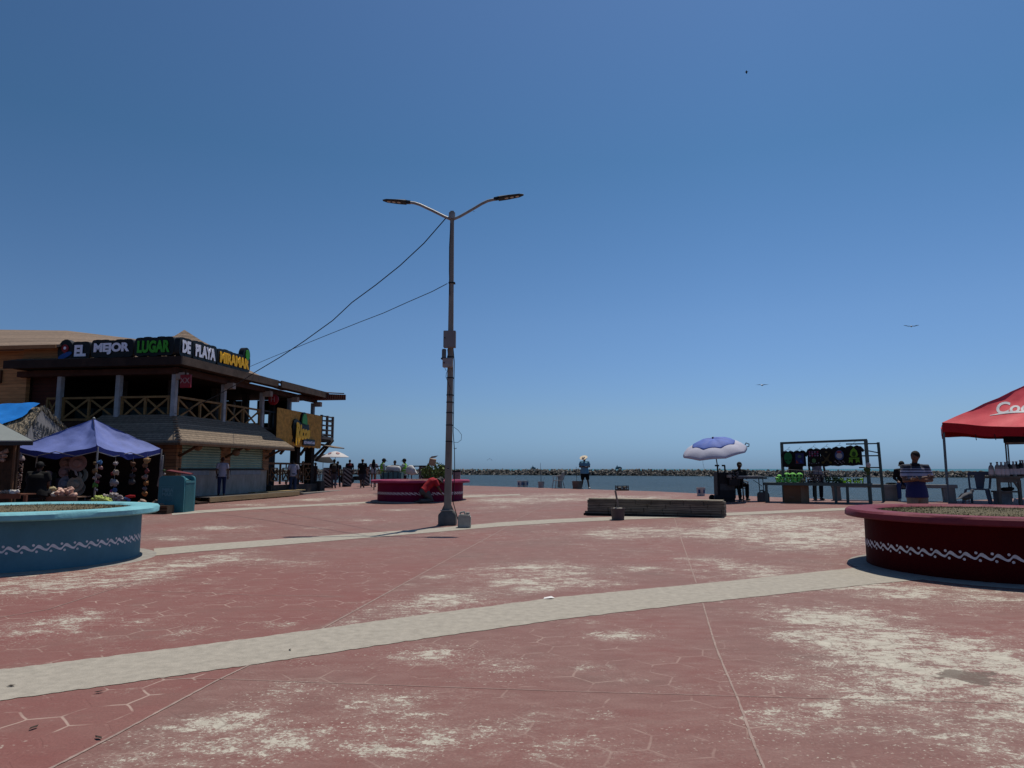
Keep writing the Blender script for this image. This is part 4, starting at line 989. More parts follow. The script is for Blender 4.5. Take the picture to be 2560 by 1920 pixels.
def canopy(prof, name, m, n=48, ribs=8, sag=.0, th=0):
    def wob(a, i):
        return 1 - sag*(1-abs(math.cos(a*ribs/2)))*(i/len(prof))
    vs = []; fs = []
    for i, (r, z) in enumerate(prof):
        for k in range(n):
            a = 2*math.pi*k/n; q = abs(math.sin(a*ribs/2)); rr = r*(1-.03*q*i/len(prof)); zz = z + .028*q*(r/1.05)*(1 if i < len(prof)-1 else .4) - .018*(1-q)*(i > 0)
            p = TL @ Vector((rr*math.cos(a), rr*math.sin(a), zz)); vs.append(p + Vector((c0.x, 0, c0.z-.05)))
    for i in range(len(prof)-1):
        for k in range(n): fs.append((i*n+k, i*n+(k+1)%n, (i+1)*n+(k+1)%n, (i+1)*n+k))
    o = MB().add(vs, fs).build(name, m, t, smooth=75)
    md = o.modifiers.new('s', 'SOLIDIFY'); md.thickness = .006
    return o
lil = mat('canopy_lilac', (.62,.62,.74), .75, var=.08, scale=3, bump=.3, bscale=6); ublu = mat('canopy_blue', (.13,.21,.62), .7, var=.15, scale=4, bump=.3, bscale=7)
canopy([(.50,.27),(.72,.235),(.92,.13),(1.05,.01),(1.10,-.06)], 'lower_canopy', lil)
canopy([(.03,.42),(.3,.40),(.52,.345),(.70,.265),(.745,.23)], 'top_canopy', ublu)
p = TL @ Vector((0,0,.42)) + Vector((c0.x,0,c0.z-.05)); MB().tube([p, p + (TL @ Vector((0,0,.05)))], .03, 8).build('finial', blackp, t)
mb = MB()
for k in range(8):
    a = 2*math.pi*k/8; mb.tube([TL @ Vector((.05*math.cos(a),.05*math.sin(a),.26)) + Vector((c0.x,0,c0.z-.05)), TL @ Vector((1.05*math.cos(a),1.05*math.sin(a),-.03)) + Vector((c0.x,0,c0.z-.05))], .008, 5)
mb.build('ribs', blackp, t)
pp = TL @ Vector((1.05,0,-.03)) + Vector((c0.x,0,c0.z-.05)); MB().tube([pp, pp+Vector((.06,0,.1)), pp+Vector((.16,0,.06)), pp+Vector((.15,0,-.02)), pp+Vector((.05,0,-.04))], .018, 6).build('tie_strap', blackp, t)
MB().tube([(c0.x-.48,-.3,c0.z-.2),(c0.x-.50,-.3,c0.z-.5),(c0.x-.42,-.3,c0.z-.85),(c0.x-.2,-.25,c0.z-1.0)], .004, 4).build('loose_cord', blackp, t)
# folding table
TY = 24.4
g1 = Vector((A(1870,1248,TY).x, TY, zg(A(1870,1248,TY).x, TY)))
def mk(Yv, g): return (lambda px: A(px,1172,Yv).x - g.x), (lambda py: A(1280,py,Yv).z - g.z)
lx, lz = mk(TY, g1)
t = T('folding_table', 'folding table with thin steel legs right of the vendor cart', 'table', g1, 0)
MB().box(lx(1833),-.34,lz(1197),lx(1908),.34,lz(1192.5)).build('tabletop', mat('table_grey', (.10,.10,.105), .5, var=.2), t, bevel=.008)
for px in (1888, 1898): MB().tube([(lx(px)-.0,-.3,lz(1196)),(lx(px)+.03,-.3,.12),(lx(px)+.06,-.3,.0)], .014, 6).build('leg', blackp, t)
MB().tube([(lx(1886),-.3,.12),(lx(1900),-.3,.12)], .012, 6).tube([(lx(1874),-.3,lz(1199)),(lx(1896),-.3,lz(1215))], .01, 6).build('brace', blackp, t)
for px in (1838, 1848): MB().tube([(lx(px),-.3,lz(1196)),(lx(px),-.3,.0)], .014, 6).build('leg', blackp, t)
o = MB().box(0,0,0,.85,.3,.045).build('rolled_banner', mat('white_roll', (.5,.5,.48), .6, var=.2), bevel=.02); o.location = g1 + Vector((lx(1838),-.34,lz(1192.4))); tag(o, 'white rolled sheet along the front edge of the folding table', 'roll')
t = T('paper_cup', 'pale square tub on the left end of the folding table', 'tub', g1+Vector((lx(1815),-.28,lz(1194))))
MB().box(-.06,-.06,0,.08,.06,.1).build('body', mat('tub_pale', (.35,.34,.30), .6), t, bevel=.01)
t = T('trinket_display', 'dark lumpy display of trinkets between the cart and the table', 'trinkets', g1+Vector((lx(1830),-.25,lz(1197))))
mb = MB(); rn = random.Random(11)
for k in range(40): mb.ball((rn.uniform(-.18,.14), rn.uniform(-.05,.1), rn.uniform(0,.24)), rn.uniform(.02,.035), 6, 4)
mb.build('trinkets', mat('trinket_dark', (.08,.075,.08), .6, var=.9, scale=25, two=(.3,.28,.27)), t); MB().box(-.2,-.05,-.22,.16,.12,.0).build('tray', dk, t)

# ================================================================ T-SHIRT RACK
RY0, RY1 = 23.6, 22.2
pa = Vector((A(1957,1172,RY0).x, RY0, 0)); pb = Vector((A(2172,1172,RY1).x, RY1, 0)); d = pb-pa; RL = d.length
zr = zg(pa.x, pa.y)
rack = T('display_stall', 'grey green steel stall frame with a long table, used to hang dark shirts', 'stall', (pa.x, pa.y, zr), math.atan2(d.y, d.x))
teal = mat('stall_green_steel', (.085,.125,.12), .55, .2, var=.2, scale=4)
def rz_(py, t_): # height of photo row at fraction t_ along the rack
    Y = RY0 + (RY1-RY0)*t_; return A(1280, py, Y).z - zr
zt = rz_(1104, .5); ztab = rz_(1207, .5)
MB().bar((0,0,-.05),(0,0,rz_(1108,0)),.085,.085).build('post', teal, rack); MB().bar((RL,0,-.1),(RL-.04,0,rz_(1100,1)),.10,.10).build('post', teal, rack)
MB().bar((-.04,0,rz_(1108,0)),(RL,0,rz_(1100,1)),.07,.07).build('top_bar', teal, rack)
MB().bar((RL+.26,1.0,-.05),(RL+.2,1.0,zt-.02),.08,.08).build('post', teal, rack)
for z in (zt-.06, zt-.45, zt-.83, ztab-.1): MB().bar((RL-.75 if z > 1.2 else RL-.4,1.0,z),(RL+.2,1.0,z),.04,.04).build('rung', teal, rack)
MB().bar((RL-.04,0,zt-.3),(RL+.2,1.0,zt-.36),.03,.03).build('rung', teal, rack)
MB().box(-.55,-.35,ztab-.09,RL+.02,.5,ztab-.0).build('table_top', teal, rack, bevel=.005)
for x, z0 in ((-.48,-.02),(1.62,-.02),(RL-.6,-.12),(.9,.05)): MB().bar((x,-.3 if z0 < 0 else .4,z0),(x+.0,-.3 if z0 < 0 else .4,ztab-.09),.075,.075).build('leg', teal, rack)
MB().bar((1.6,-.3,.01),(RL,-.3,-.02),.05,.05).build('lower_rail', teal, rack)
for x in (RL-.55, RL+.03): MB().ball((x,-.33,-.08),(.07,.05,.07),10,7).build('caster', blackp, rack)
wire = MB()
for z in (zt-.33, zt-.52): wire.tube([(.02,-.03,z-.06),(RL-.05,-.03,z+.02)], .004, 4)
wire.build('tie_wire', mat('wire_grey', (.3,.3,.3), .5), rack)
RM = rack.matrix_basis.copy(); RM = Matrix.Translation(rack.location) @ Matrix.Rotation(rack.rotation_euler[2], 4, 'Z')
def RWp(x, y, z): return RM @ Vector((x, y, z))
shirt_m = mat('black_cloth', (.010,.010,.011), .9, var=.3, scale=6, bump=.4, bscale=9)
def tshirt(x, w_, ztop, h, lab, tilt=0, sl=True):
    t = T('hanging_shirt', lab, 'shirt', RWp(x, -.06, ztop), rack.rotation_euler[2], 'dark printed shirts hanging on the stall frame')
    pts = [(-.12*w_,0),(-.36*w_,-.03),(-.5*w_,-.16),(-.42*w_,-.22),(-.38*w_,-.19),(-.40*w_,-h),(-.1*w_,-h-.02),(.2*w_,-h+.01),(.40*w_,-h),(.38*w_,-.19),(.44*w_,-.22),(.52*w_,-.15),(.36*w_,-.03),(.12*w_,0),(0,-.035)]
    MB().prism([(a, .0+.012*math.sin(9*a), b_) for a, b_ in pts], (0,.03,0)).build('shirt', shirt_m, t, smooth=0)
    MB().tube([(-.14,0.01,-.02),(0,.01,.05),(.14,.01,-.02)], .005, 5).tube([(0,.01,.05),(.02,.01,.1),(.05,.01,.12),(.06,.01,.09)], .004, 5).build('hanger', blackp, t)
    return t
def disc(cx, cz, rx, rz2, y=-.03, n=20, f=lambda a: 1): return [(cx+rx*f(2*math.pi*k/n)*math.cos(2*math.pi*k/n), y, cz+rz2*f(2*math.pi*k/n)*math.sin(2*math.pi*k/n)) for k in range(n)]
def pr(t, pts, col, nm='print', th=.012, key=None): return MB().prism(pts, (0,th,0)).build(nm, mat('print_%d_%d_%d' % tuple(int(c*100) for c in col), col, .7, var=.2, scale=12), t)
xs6 = [.20+.36*i for i in range(6)]
zs6 = [zt-.30+.03*i for i in range(6)]
ts = tshirt(.20,.46,zt-.28,.52,'black shirt with a solid green alien head, leftmost on the stall')
pr(ts, [(-.13,-.03,-.22),(-.11,-.03,-.12),(-.05,-.03,-.06),(.05,-.03,-.06),(.11,-.03,-.12),(.13,-.03,-.22),(.10,-.03,-.34),(.03,-.03,-.44),(-.03,-.03,-.44),(-.10,-.03,-.34)], (.01,.16,.05))
for a in (-1,1): pr(ts, disc(a*.06,-.31,.03,.018,y=-.036), (.005,.01,.005), 'eye_print', .006)
ts = tshirt(.56,.46,zt-.27,.52,'black shirt with a square dark blue print, second from the left')
pr(ts, [(-.13,-.03,-.44),(.13,-.03,-.44),(.13,-.03,-.1),(-.13,-.03,-.1)], (.02,.03,.12)); pr(ts, disc(0,-.2,.06,.05,y=-.036), (.08,.15,.12), 'disc_print', .006); pr(ts, [(-.12,-.036,-.42),(-.04,-.036,-.42),(-.10,-.036,-.3)], (.25,.04,.02), 'corner_print', .006); pr(ts, [(.0,-.037,-.4),(.09,-.037,-.4),(.03,-.037,-.27)], (.01,.06,.3), 'blue_print', .006)
ts = tshirt(.99,.50,zt-.21,.58,'black shirt with rows of pink and purple spots, third from the left')
for i in range(4):
    for j in range(3): pr(ts, disc(-.12+.08*i,-.12-.06*j,.03,.022,n=7), [(.30,.04,.12),(.16,.09,.22),(.25,.2,.28)][(i+j)%3])
pr(ts, disc(0,-.4,.06,.07), (.08,.22,.08)); 
for i in range(5): pr(ts, disc(-.14+.07*i,-.47-.02*(i%2),.025,.02,n=6), (.12,.14,.16))
ts = tshirt(1.37,.46,zt-.20,.58,'black shirt with a faded olive plane like print, fourth from the left')
pr(ts, [(-.15,-.03,-.18),(-.02,-.03,-.32),(.14,-.03,-.14),(.05,-.03,-.36),(.12,-.03,-.48),(0,-.03,-.42),(-.12,-.03,-.5),(-.05,-.03,-.36)], (.05,.04,.015)); pr(ts, disc(.0,-.14,.04,.03,y=-.032), (.10,.09,.04)); 
for a in (-1,1): pr(ts, disc(a*.11,-.47,.045,.035,y=-.033), (.09,.07,.01))
ts = tshirt(1.75,.52,zt-.17,.60,'black shirt with a round white and blue print, fifth from the left')
pr(ts, disc(0,-.27,.13,.16), (.05,.10,.25)); pr(ts, disc(0,-.29,.09,.085,y=-.036), (.42,.42,.44), 'white_print', .006); pr(ts, disc(.0,-.17,.07,.035,y=-.038), (.30,.05,.06), 'red_print', .006)
for i in range(8): pr(ts, disc(-.13+.038*i,-.46-.035*(i%3),.022,.018,n=6), [(.28,.22,.24),(.12,.12,.13)][i%2])
ts = tshirt(2.17,.58,zt-.14,.62,'largest black shirt with a bright green ornate print, rightmost on the stall')
pr(ts, [(-.03,-.03,-.1),(0,-.03,-.05),(.03,-.03,-.1),(.09,-.03,-.17),(.12,-.03,-.3),(.07,-.03,-.36),(-.07,-.03,-.36),(-.12,-.03,-.3),(-.09,-.03,-.17)], (.14,.36,.03)); pr(ts, disc(0,-.27,.055,.08,y=-.036), (.02,.07,.01), 'dark_print', .006)
pr(ts, [(-.15,-.03,-.38),(.15,-.03,-.38),(.15,-.03,-.42),(-.15,-.03,-.42)], (.14,.36,.03))
for a in (-1,1): pr(ts, [(a*.04,-.03,-.44),(a*.14,-.03,-.43),(a*.16,-.03,-.55),(a*.1,-.03,-.5),(a*.05,-.03,-.56)], (.14,.36,.03))
# plush toys
pl_m = mat('lime_plush', (.36,.95,.20), .85, var=.15, scale=12, bump=.3)
def plush(x, y, z, s, lab, kind):
    t = T('green_plush', lab, 'plush toy', RWp(x,y,z), rack.rotation_euler[2], 'lime green plush toys on the stall table')
    t.scale = (s,s,s)
    MB().ball((0,0,.07),(.07,.06,.075),12,8).ball((-.06,-.04,.03),(.03,.05,.025),8,5).ball((.06,-.04,.03),(.03,.05,.025),8,5).build('body', pl_m, t)
    MB().ball((0,-.01,.22),(.105,.085,.10),14,10).build('head', pl_m, t)
    for a in (-1,1): MB().ball((a*.052,-.078,.225),(.036,.018,.045),10,6).build('eye', blackp, t)
    return t
for i, (px) in enumerate([1948,1966,1983,1999]):
    f_ = (px-1957)/215; plush(f_*RL+.02*(i%2), .0 if i else -.05, ztab, 1.0 if i else .8, 'large lime green plush, %s in the back row on the stall table' % ordn(i,4), 'big')
for i, (px) in enumerate([1945,1960,1976,1993]):
    f_ = (px-1957)/215; o = plush(f_*RL, -.24, ztab, .55, 'small lime green plush, %s in the front row on the stall table' % ordn(i,4), 'small')
# trays of trinkets
def tray(x0, x1, z0, h, lab, cols, n_, seed, fr=True, y0=-.25):
    t = T('trinket_tray', lab, 'trinkets', RWp(x0, y0, z0), rack.rotation_euler[2]); w_ = x1-x0; rn = random.Random(seed)
    if fr:
        mb = MB(); mb.box(0,0,0,w_,.3,.015); 
        for x in (0,w_/2,w_): mb.bar((x,0,0),(x,0,h),.015,.015); mb.bar((x,.3,0),(x,.3,h),.015,.015)
        mb.bar((0,0,h),(w_,0,h),.015,.015); mb.bar((0,.3,h),(w_,.3,h),.015,.015); mb.build('wire_frame', blackp, t)
    for ci, c in enumerate(cols):
        mb = MB()
        for k in range(n_): mb.ball((rn.uniform(.03,w_-.03), rn.uniform(.02,.28), rn.uniform(.02,h*.85)), (rn.uniform(.015,.03),rn.uniform(.015,.03),rn.uniform(.02,.04)), 6, 4)
        o = mb.build('trinkets', mat('tr_%s_%d' % (lab[:5], ci), c, .7, var=.4, scale=20), t); o['kind'] = 'stuff'
    return t
f = lambda px: (px-1957)/215*RL
tray(f(2002), f(2018), ztab, .14, 'small grey bracelets and yellow tags right of the plush toys', [(.2,.2,.2),(.45,.42,.08)], 14, 1, False)
tray(f(2019), f(2064), ztab, .25, 'black wire rack of dark and pale trinkets at the middle of the stall table', [(.03,.03,.035),(.35,.26,.24),(.12,.1,.1)], 26, 2)
tray(f(2066), f(2110), ztab, .20, 'dark green figurines in a wire tray on the stall table', [(.02,.07,.03),(.04,.12,.05)], 34, 3)
tray(f(2100), f(2160), ztab, .16, 'bright yellow green figurines at the right end of the stall table', [(.60,1.1,.04),(.07,.18,.05)], 30, 4, False)
t = T('necklace_rack', 'white wire rack with hanging pendants above the stall table', 'rack', RWp(f(1970),-.05,ztab), rack.rotation_euler[2])
mb = MB(); w_ = f(2160)-f(1970)
mb.tube([(0,0,.42),(w_*.5,0,.36),(w_,0,.40)], .006, 5)
rn = random.Random(8)
for k in range(46):
    x = w_*(k+.5)/46
    if rn.random() < .2: continue
    mb.tube([(x,0,.40),(x+rn.uniform(-.01,.01),0,.40-rn.uniform(.08,.2))], rn.choice((.004,.007)), 4)
mb.build('pendants', mat('pendant_white', (.38,.36,.36), .6, var=.3), t)
for x in (0.01, w_*.42, w_*.99): MB().bar((x,0,0),(x,0,.42),.014,.014).build('upright', blackp, t)
t = T('hanging_toy', 'small green and white toy tied to the right post of the stall', 'toy', RWp(RL-.0,-.08,zt-.95), rack.rotation_euler[2])
MB().ball((0,0,.2),(.07,.06,.09),10,7).build('head', mat('toy_white', (.5,.45,.42), .7, var=.4, scale=15), t); MB().ball((-.04,0,.06),(.10,.06,.08),10,7).ball((-.02,0,-.05),(.05,.05,.06),8,6).build('body', mat('toy_green', (.06,.10,.03), .7, var=.5, scale=15), t)
# carton under table, grey bag, bench
t = T('cardboard_box', 'large brown cardboard box under the left half of the stall table', 'box', RWp(f(1959)+.02,-.25,-.02), rack.rotation_euler[2]+.05)
MB().prism([(0,0,0),(.52,0,0),(.72,.30,0),(.15,.40,0)],(0,0,.60)).build('carton', mat('cardboard_shaded', (.20,.105,.055), .85, var=.15, scale=3), t); MB().prism([(.53,-.002,.0),(.73,.298,.0),(.73,.298,.6),(.53,-.002,.6)],(.006,-.004,0)).build('side_panel', mat('cardboard_lit_side', (.36,.24,.155), .85, var=.15), t)  # front toned as shaded, paler sheet on the right face toned as lit
MB().box(.17,-.004,.19,.33,.002,.205).build('printed_mark', mat('box_mark', (.28,.2,.15), .8), t)
t = jerrycan(RWp(-.62+.2,-.1,0)+Vector((-.12,.3,-.02)), .34, .26, .38, 'grey plastic drum behind the left leg of the stall table', m=mat('drum_grey', (.13,.135,.14), .6, var=.2))
bl_, br_ = Vector((10.72, 24.0, 0)), Vector((13.95, 22.6, 0)); d = br_-bl_; L_ = d.length
t = T('concrete_bench', 'long concrete bench with three block legs along the quay', 'bench', (bl_.x, bl_.y, .40), math.atan2(d.y,d.x))
bc = mat('bench_concrete', (.30,.29,.27), .9, var=.2, scale=4, bump=.3)
MB().box(-.05,-.22,.44,L_+.05,.22,.55).build('seat_slab', bc, t, bevel=.01)
for x0, x1 in ((0,.26),(L_*.43,L_*.55),(L_-.32,L_)): MB().prism([(x0,-.2,-.03),(x1,-.2,-.03),(x1-.02,-.2,.44),(x0-.03,-.2,.44)],(0,.4,0)).build('leg', bc, t, bevel=.01)
t = T('small_tray', 'small black tray left of the seated person on the concrete bench', 'tray', (bl_.x+(br_.x-bl_.x)*.50, bl_.y+(br_.y-bl_.y)*.50, .955), 0)
MB().box(-.14,-.1,0,.14,.1,.035).box(-.12,-.08,.035,.1,.05,.05).build('tray_body', blackp, t, bevel=.006)

# ================================================================ RED CANOPY STALL (right edge)
cx0 = Vector((13.3, 21.95, 0)); z_ = zg(13.3,21.9)
t = T('red_canopy', 'red pop up canopy with white script lettering at the right edge', 'canopy', (cx0.x, cx0.y, 0), math.atan2(-1.2, 3.0))
redc = mat('red_canopy_cloth', (1.0,.085,.115), .6, var=.1, scale=2, bump=.5, bscale=3.0); redv = mat('red_valance', (.50,.008,.014), .7, var=.12, scale=4, bump=.3)
CW, CD = 5.6, 2.0; zc = 2.86; AP = (3.0, 1.6, 4.28)
def drape(A0, B0, AP_, n_=26, m_=14, sag=.10, seed=1):
    A0, B0, AP_ = Vector(A0), Vector(B0), Vector(AP_); rn = random.Random(seed); ph = [rn.random()*6 for _ in range(6)]
    vs = []; fs = []
    nn = (B0-A0).cross(AP_-A0).normalized(); nn = nn if nn.z > 0 else -nn
    for j in range(m_+1):
        t_ = j/m_
        for i in range(n_+1):
            s_ = i/n_; base = A0.lerp(B0, s_); p = base.lerp(AP_, t_)
            w_ = math.sin(math.pi*s_)*(1-t_)
            p = p - nn*(sag*math.sin(math.pi*t_)*.9*min(1, 4*s_*(1-s_)+.2)) - Vector((0,0,sag*1.3*w_**1.0*(1-t_)))
            p += nn*(.020*math.sin(16*s_+6*t_+ph[0])*(1-t_) + .010*math.sin(34*s_-15*t_+ph[1])*w_ + .012*math.sin(9*s_+21*t_+ph[2])*math.sin(math.pi*t_))
            vs.append(p)
    for j in range(m_):
        for i in range(n_): a = j*(n_+1)+i; fs.append((a,a+1,a+n_+2,a+n_+1))
    return vs, fs
def valance(mb, top, h, dirv):
    vs = list(top) + [p + Vector((0,0,-h+.02*math.sin(i*.9))) + dirv*(.012*math.sin(i*1.7)) for i, p in enumerate(top)]; k = len(top)
    mb.add(vs, [(i, i+1, k+i+1, k+i) for i in range(k-1)])
CO = [(0,0,zc),(CW,0,zc),(CW,3.0,zc),(0.46,3.0,zc)]
rc = MB(); vv = []
for i in range(4):
    v_, f_ = drape(CO[i], CO[(i+1)%4], AP, seed=i+1, sag=.14 if i == 0 else .1)
    rc.add(v_, f_); vv.append(v_[:27])
o = rc.build('canopy_top', redc, t, smooth=60)
vb = MB()
for i in range(4): valance(vb, vv[i], .30, Vector((0,-1,0)) if i == 0 else Vector((0,0,0)))
vb.build('valance', redv, t, smooth=60)
lgm = mat('canopy_leg_steel', (.13,.15,.165), .5, .3, var=.15)
for x, y in ((.04,.04),(CW-.04,.04),(CW-.04,2.96),(.50,2.96)): MB().bar((x,y,z_-.35 if y > 1 else z_-.04),(x,y,zc-.05),.045,.045).build('leg', lgm, t)
for x in (.85, 1.35, 2.1): MB().tube([(x,-.02,zc-.38),(x+.02,-.03,zc-.55)], .012, 5).build('strap', cable_m, t)
# script lettering, on the front slope
from mathutils.bvhtree import BVHTree
bvh = BVHTree.FromPolygons([Vector(q) for q in rc.v], rc.f)
A0, B0, P3 = Vector(CO[0]), Vector(CO[1]), Vector(AP)
ux = (B0-A0).normalized(); mid = Vector((3.0, 0, zc)); uy = (P3-mid).normalized(); nz_ = ux.cross(uy)
def onto(x, y, lift=.008):
    q = A0 + ux*x + uy*y; hit = bvh.ray_cast(q + nz_*.6, -nz_, 1.5)
    return (hit[0] if hit[0] is not None else q) + nz_*lift
me = text_mesh('Coca-Cola', .62, 0, .014, shear=.5, align='LEFT'); me.materials.clear(); me.materials.append(mat('script_white', (.98,.95,.93), .6))
bm = bmesh.new(); bm.from_mesh(me); bmesh.ops.triangulate(bm, faces=bm.faces); bmesh.ops.subdivide_edges(bm, edges=[e for e in bm.edges if e.calc_length() > .06], cuts=2); bmesh.ops.triangulate(bm, faces=bm.faces)
for v in bm.verts: v.co = onto(1.50 + v.co.x*.86, .54 + v.co.y*1.2 + .10*v.co.x)
bm.to_mesh(me); bm.free()
o = bpy.data.objects.new('lettering', me); COL.objects.link(o); o.parent = t
vs = []
for k in range(26):
    q = k/25
    for sgn in (-1,1): vs.append(onto(1.36+1.9*q, .46+.11*math.sin(q*4.4)+.16*q + sgn*(.010+.030*math.sin(math.pi*min(1,q*1.3))), .010))
MB().add(vs, [(2*i,2*i+2,2*i+3,2*i+1) for i in range(25)]).build('swoosh', MATS['script_white'], t, smooth=0)
# navy canopy behind
np_ = Vector((A(2516,1172,23.2).x, 23.2, 0)); 
t = T('navy_canopy', 'dark navy canopy with a grey underside just behind the red one', 'canopy', np_, R_(-36))
nv = mat('navy_cloth', (.018,.022,.05), .7, var=.2, scale=3, bump=.3); 
zb = A(2516,1106,23.2).z; zt2 = A(2516,1083,23.2).z
mb = MB(); CN = [(0,0,zt2),(3,0,zt2),(3,3,zt2),(0,3,zt2)]
for i in range(4): v_, f_ = drape(CN[i], CN[(i+1)%4], (1.5,1.5,zt2+.9), seed=20+i, sag=.06); mb.add(v_, f_)
mb.build('canopy_top', nv, t, smooth=60)
MB().box(-.01,-.02,zb,3,.0,zt2).box(-.02,0,zb,0,3,zt2).build('valance', nv, t); MB().box(.05,.05,zb-.07,3,.08,zb+.06).build('cross_bar', galv, t)
for x, y in ((.03,.03),(2.95,.03),(.03,2.95),(2.95,2.95)): MB().bar((x,y,.3 if y < 1 else -.2),(x,y,zt2-.02),.045,.045).build('leg', lgm, t)
# grey plastic chair (back towards viewer)
p = G(2442,1256); p.z = zg(p.x, min(p.y,22.6)); 
t = T('plastic_chair', 'grey plastic chair with open curved back, left of the bottle table', 'chair', Vector((A(2441,1172,22.0).x, 22.0, zg(14.0,22.0))), R_(-46))
cm2 = mat('chair_grey', (.10,.11,.145), .5, var=.1)
MB().prism([(-.27,-.25,.42),(.27,-.25,.42),(.24,.25,.42),(-.24,.25,.42)],(0,0,.04)).build('seat', cm2, t, bevel=.012)
for a in (-1,1):
    MB().bar((a*.27,-.22,.43),(a*.36,-.28,.0),.075,.05).build('leg', cm2, t); MB().bar((a*.22,.22,.43),(a*.26,.3,.0),.06,.05).build('leg', cm2, t)
    MB().bar((a*.26,.2,.45),(a*.30,.30,.92),.05,.04).build('back_post', cm2, t)
MB().prism([(-.33,.30,.86),(.33,.30,.86),(.30,.31,.97),(-.30,.31,.97)],(0,.03,0)).prism([(-.10,.24,.46),(.10,.24,.46),(.15,.30,.86),(-.15,.30,.86)],(0,.03,0)).build('backrest', cm2, t, bevel=.01)
# bottle table
TY = 21.6; g2 = Vector((A(2513,1172,TY).x, TY, zg(15,21.6)))
lx, lz = mk(TY, g2)
t = T('wooden_table', 'rough dark wooden table carrying rows of bottles under the canopies', 'table', g2, 0)
wd2 = mat('rough_table_wood', (.17,.145,.115), .85, var=.35, scale=5, bump=.4)
MB().box(lx(2474),-.25,lz(1196),lx(2540),.3,lz(1190.5)).build('tabletop', wd2, t, bevel=.006)
MB().box(lx(2478),-.22,lz(1206),lx(2536),-.18,lz(1196)).build('apron', wd2, t)
for px in (2482, 2533): MB().bar((lx(px),-.2,0),(lx(px),-.2,lz(1200)),.075,.075).build('leg', wd2, t)
for px in (2505,): MB().bar((lx(px),.2,0),(lx(px),.2,lz(1196)),.07,.07).build('leg', wd2, t)
MB().box(lx(2484),-.2,lz(1231),lx(2532),.2,lz(1227)).build('shelf', wd2, t)
MB().bar((lx(2520),-.2,lz(1202)),(lx(2532),-.2,lz(1222)),.05,.05).build('brace', wd2, t)
o = MB().box(0,0,0,.38,.3,.42).build('white_crate', mat('crate_pale', (.22,.22,.21), .7, var=.4, scale=6), bevel=.01); o.location = g2 + Vector((lx(2488),-.1,.0)); tag(o, 'pale crate standing under the bottle table', 'crate')
bag = MB().ball((0,0,.05),(.22,.12,.06),10,6).ball((.12,.02,.07),(.12,.09,.05),8,5).build('dark_cloth_bundle', dark); bag.location = g2 + Vector((lx(2510),-.05,lz(1227))); tag(bag, 'dark folded bundle on the lower shelf of the bottle table', 'bundle')
gl = mat('bottle_glass', (.34,.30,.26), .25, var=.5, scale=9); gl2 = mat('bottle_dark', (.03,.022,.02), .25, var=.4); lbl = mat('bottle_label', (.75,.66,.64), .7, var=.2)
bottles = []
specs = [(2478,.22,.42,'g'),(2487,.25,.44,'g'),(2497,.25,.44,'g'),(2507,.27,.44,'g'),(2516,.18,.36,'g'),(2524,.24,.46,'d'),(2534,.30,.46,'g'),(2542,.30,.46,'d'),(2552,.26,.5,'d'),(2558,.26,.5,'g')]
labs = ['clear bottle at the left end of the row on the wooden table','second clear bottle from the left end of the row on the wooden table','third bottle from the left, with a pale label, on the wooden table','fourth bottle from the left, with a wide shoulder, on the wooden table','shortest bottle, near the middle of the row','dark necked bottle right of the shortest bottle','wide pale labelled bottle near the right end of the table','dark bottle with a pale label at the right end of the wooden table','dark bottle beside the blue poster at the frame edge','clear bottle cut by the right frame edge']
for (px, w_, h, k), lab in zip(specs, labs):
    r_ = .074; h = h*.95; m = gl if k == 'g' else gl2
    b_ = T('bottle', lab, 'bottle', g2 + Vector((lx(px), -.12 if px%2 else .0, lz(1190.5)+.002)), 0, 'bottles on the wooden table')
    MB().lathe([(r_*.95,0),(r_,.02),(r_,h*.62),(r_*.75,h*.76),(.026,h*.84),(.024,h*.97),(.028,h*.98),(.028,h),(0,h)], 14).build('glass', m, b_)
    MB().lathe([(r_+.003,h*.12),(r_+.003,h*.5)], 14).build('label', lbl, b_)
    MB().lathe([(.03,h*.95),(.03,h*1.02),(0,h*1.02)], 12).build('cap', mat('cap_white', (.5,.5,.52), .5) if px%3 else blackp, b_)
t = T('blue_poster', 'blue green poster panel with a white letter A at the right edge', 'poster', g2 + Vector((lx(2549), -.3, 0)), 0)
MB().box(lx(2541)-lx(2549),0,.05,.45,.02,lz(1196)).build('panel', mat('poster_blue', (.015,.045,.09), .5, var=.7, scale=7, two=(.03,.14,.16)), t)
text_obj('lettering', 'A', .20, wht, t, (lx(2546)-lx(2549),-.008,lz(1211)), (math.pi/2,0,0), .003, .005)
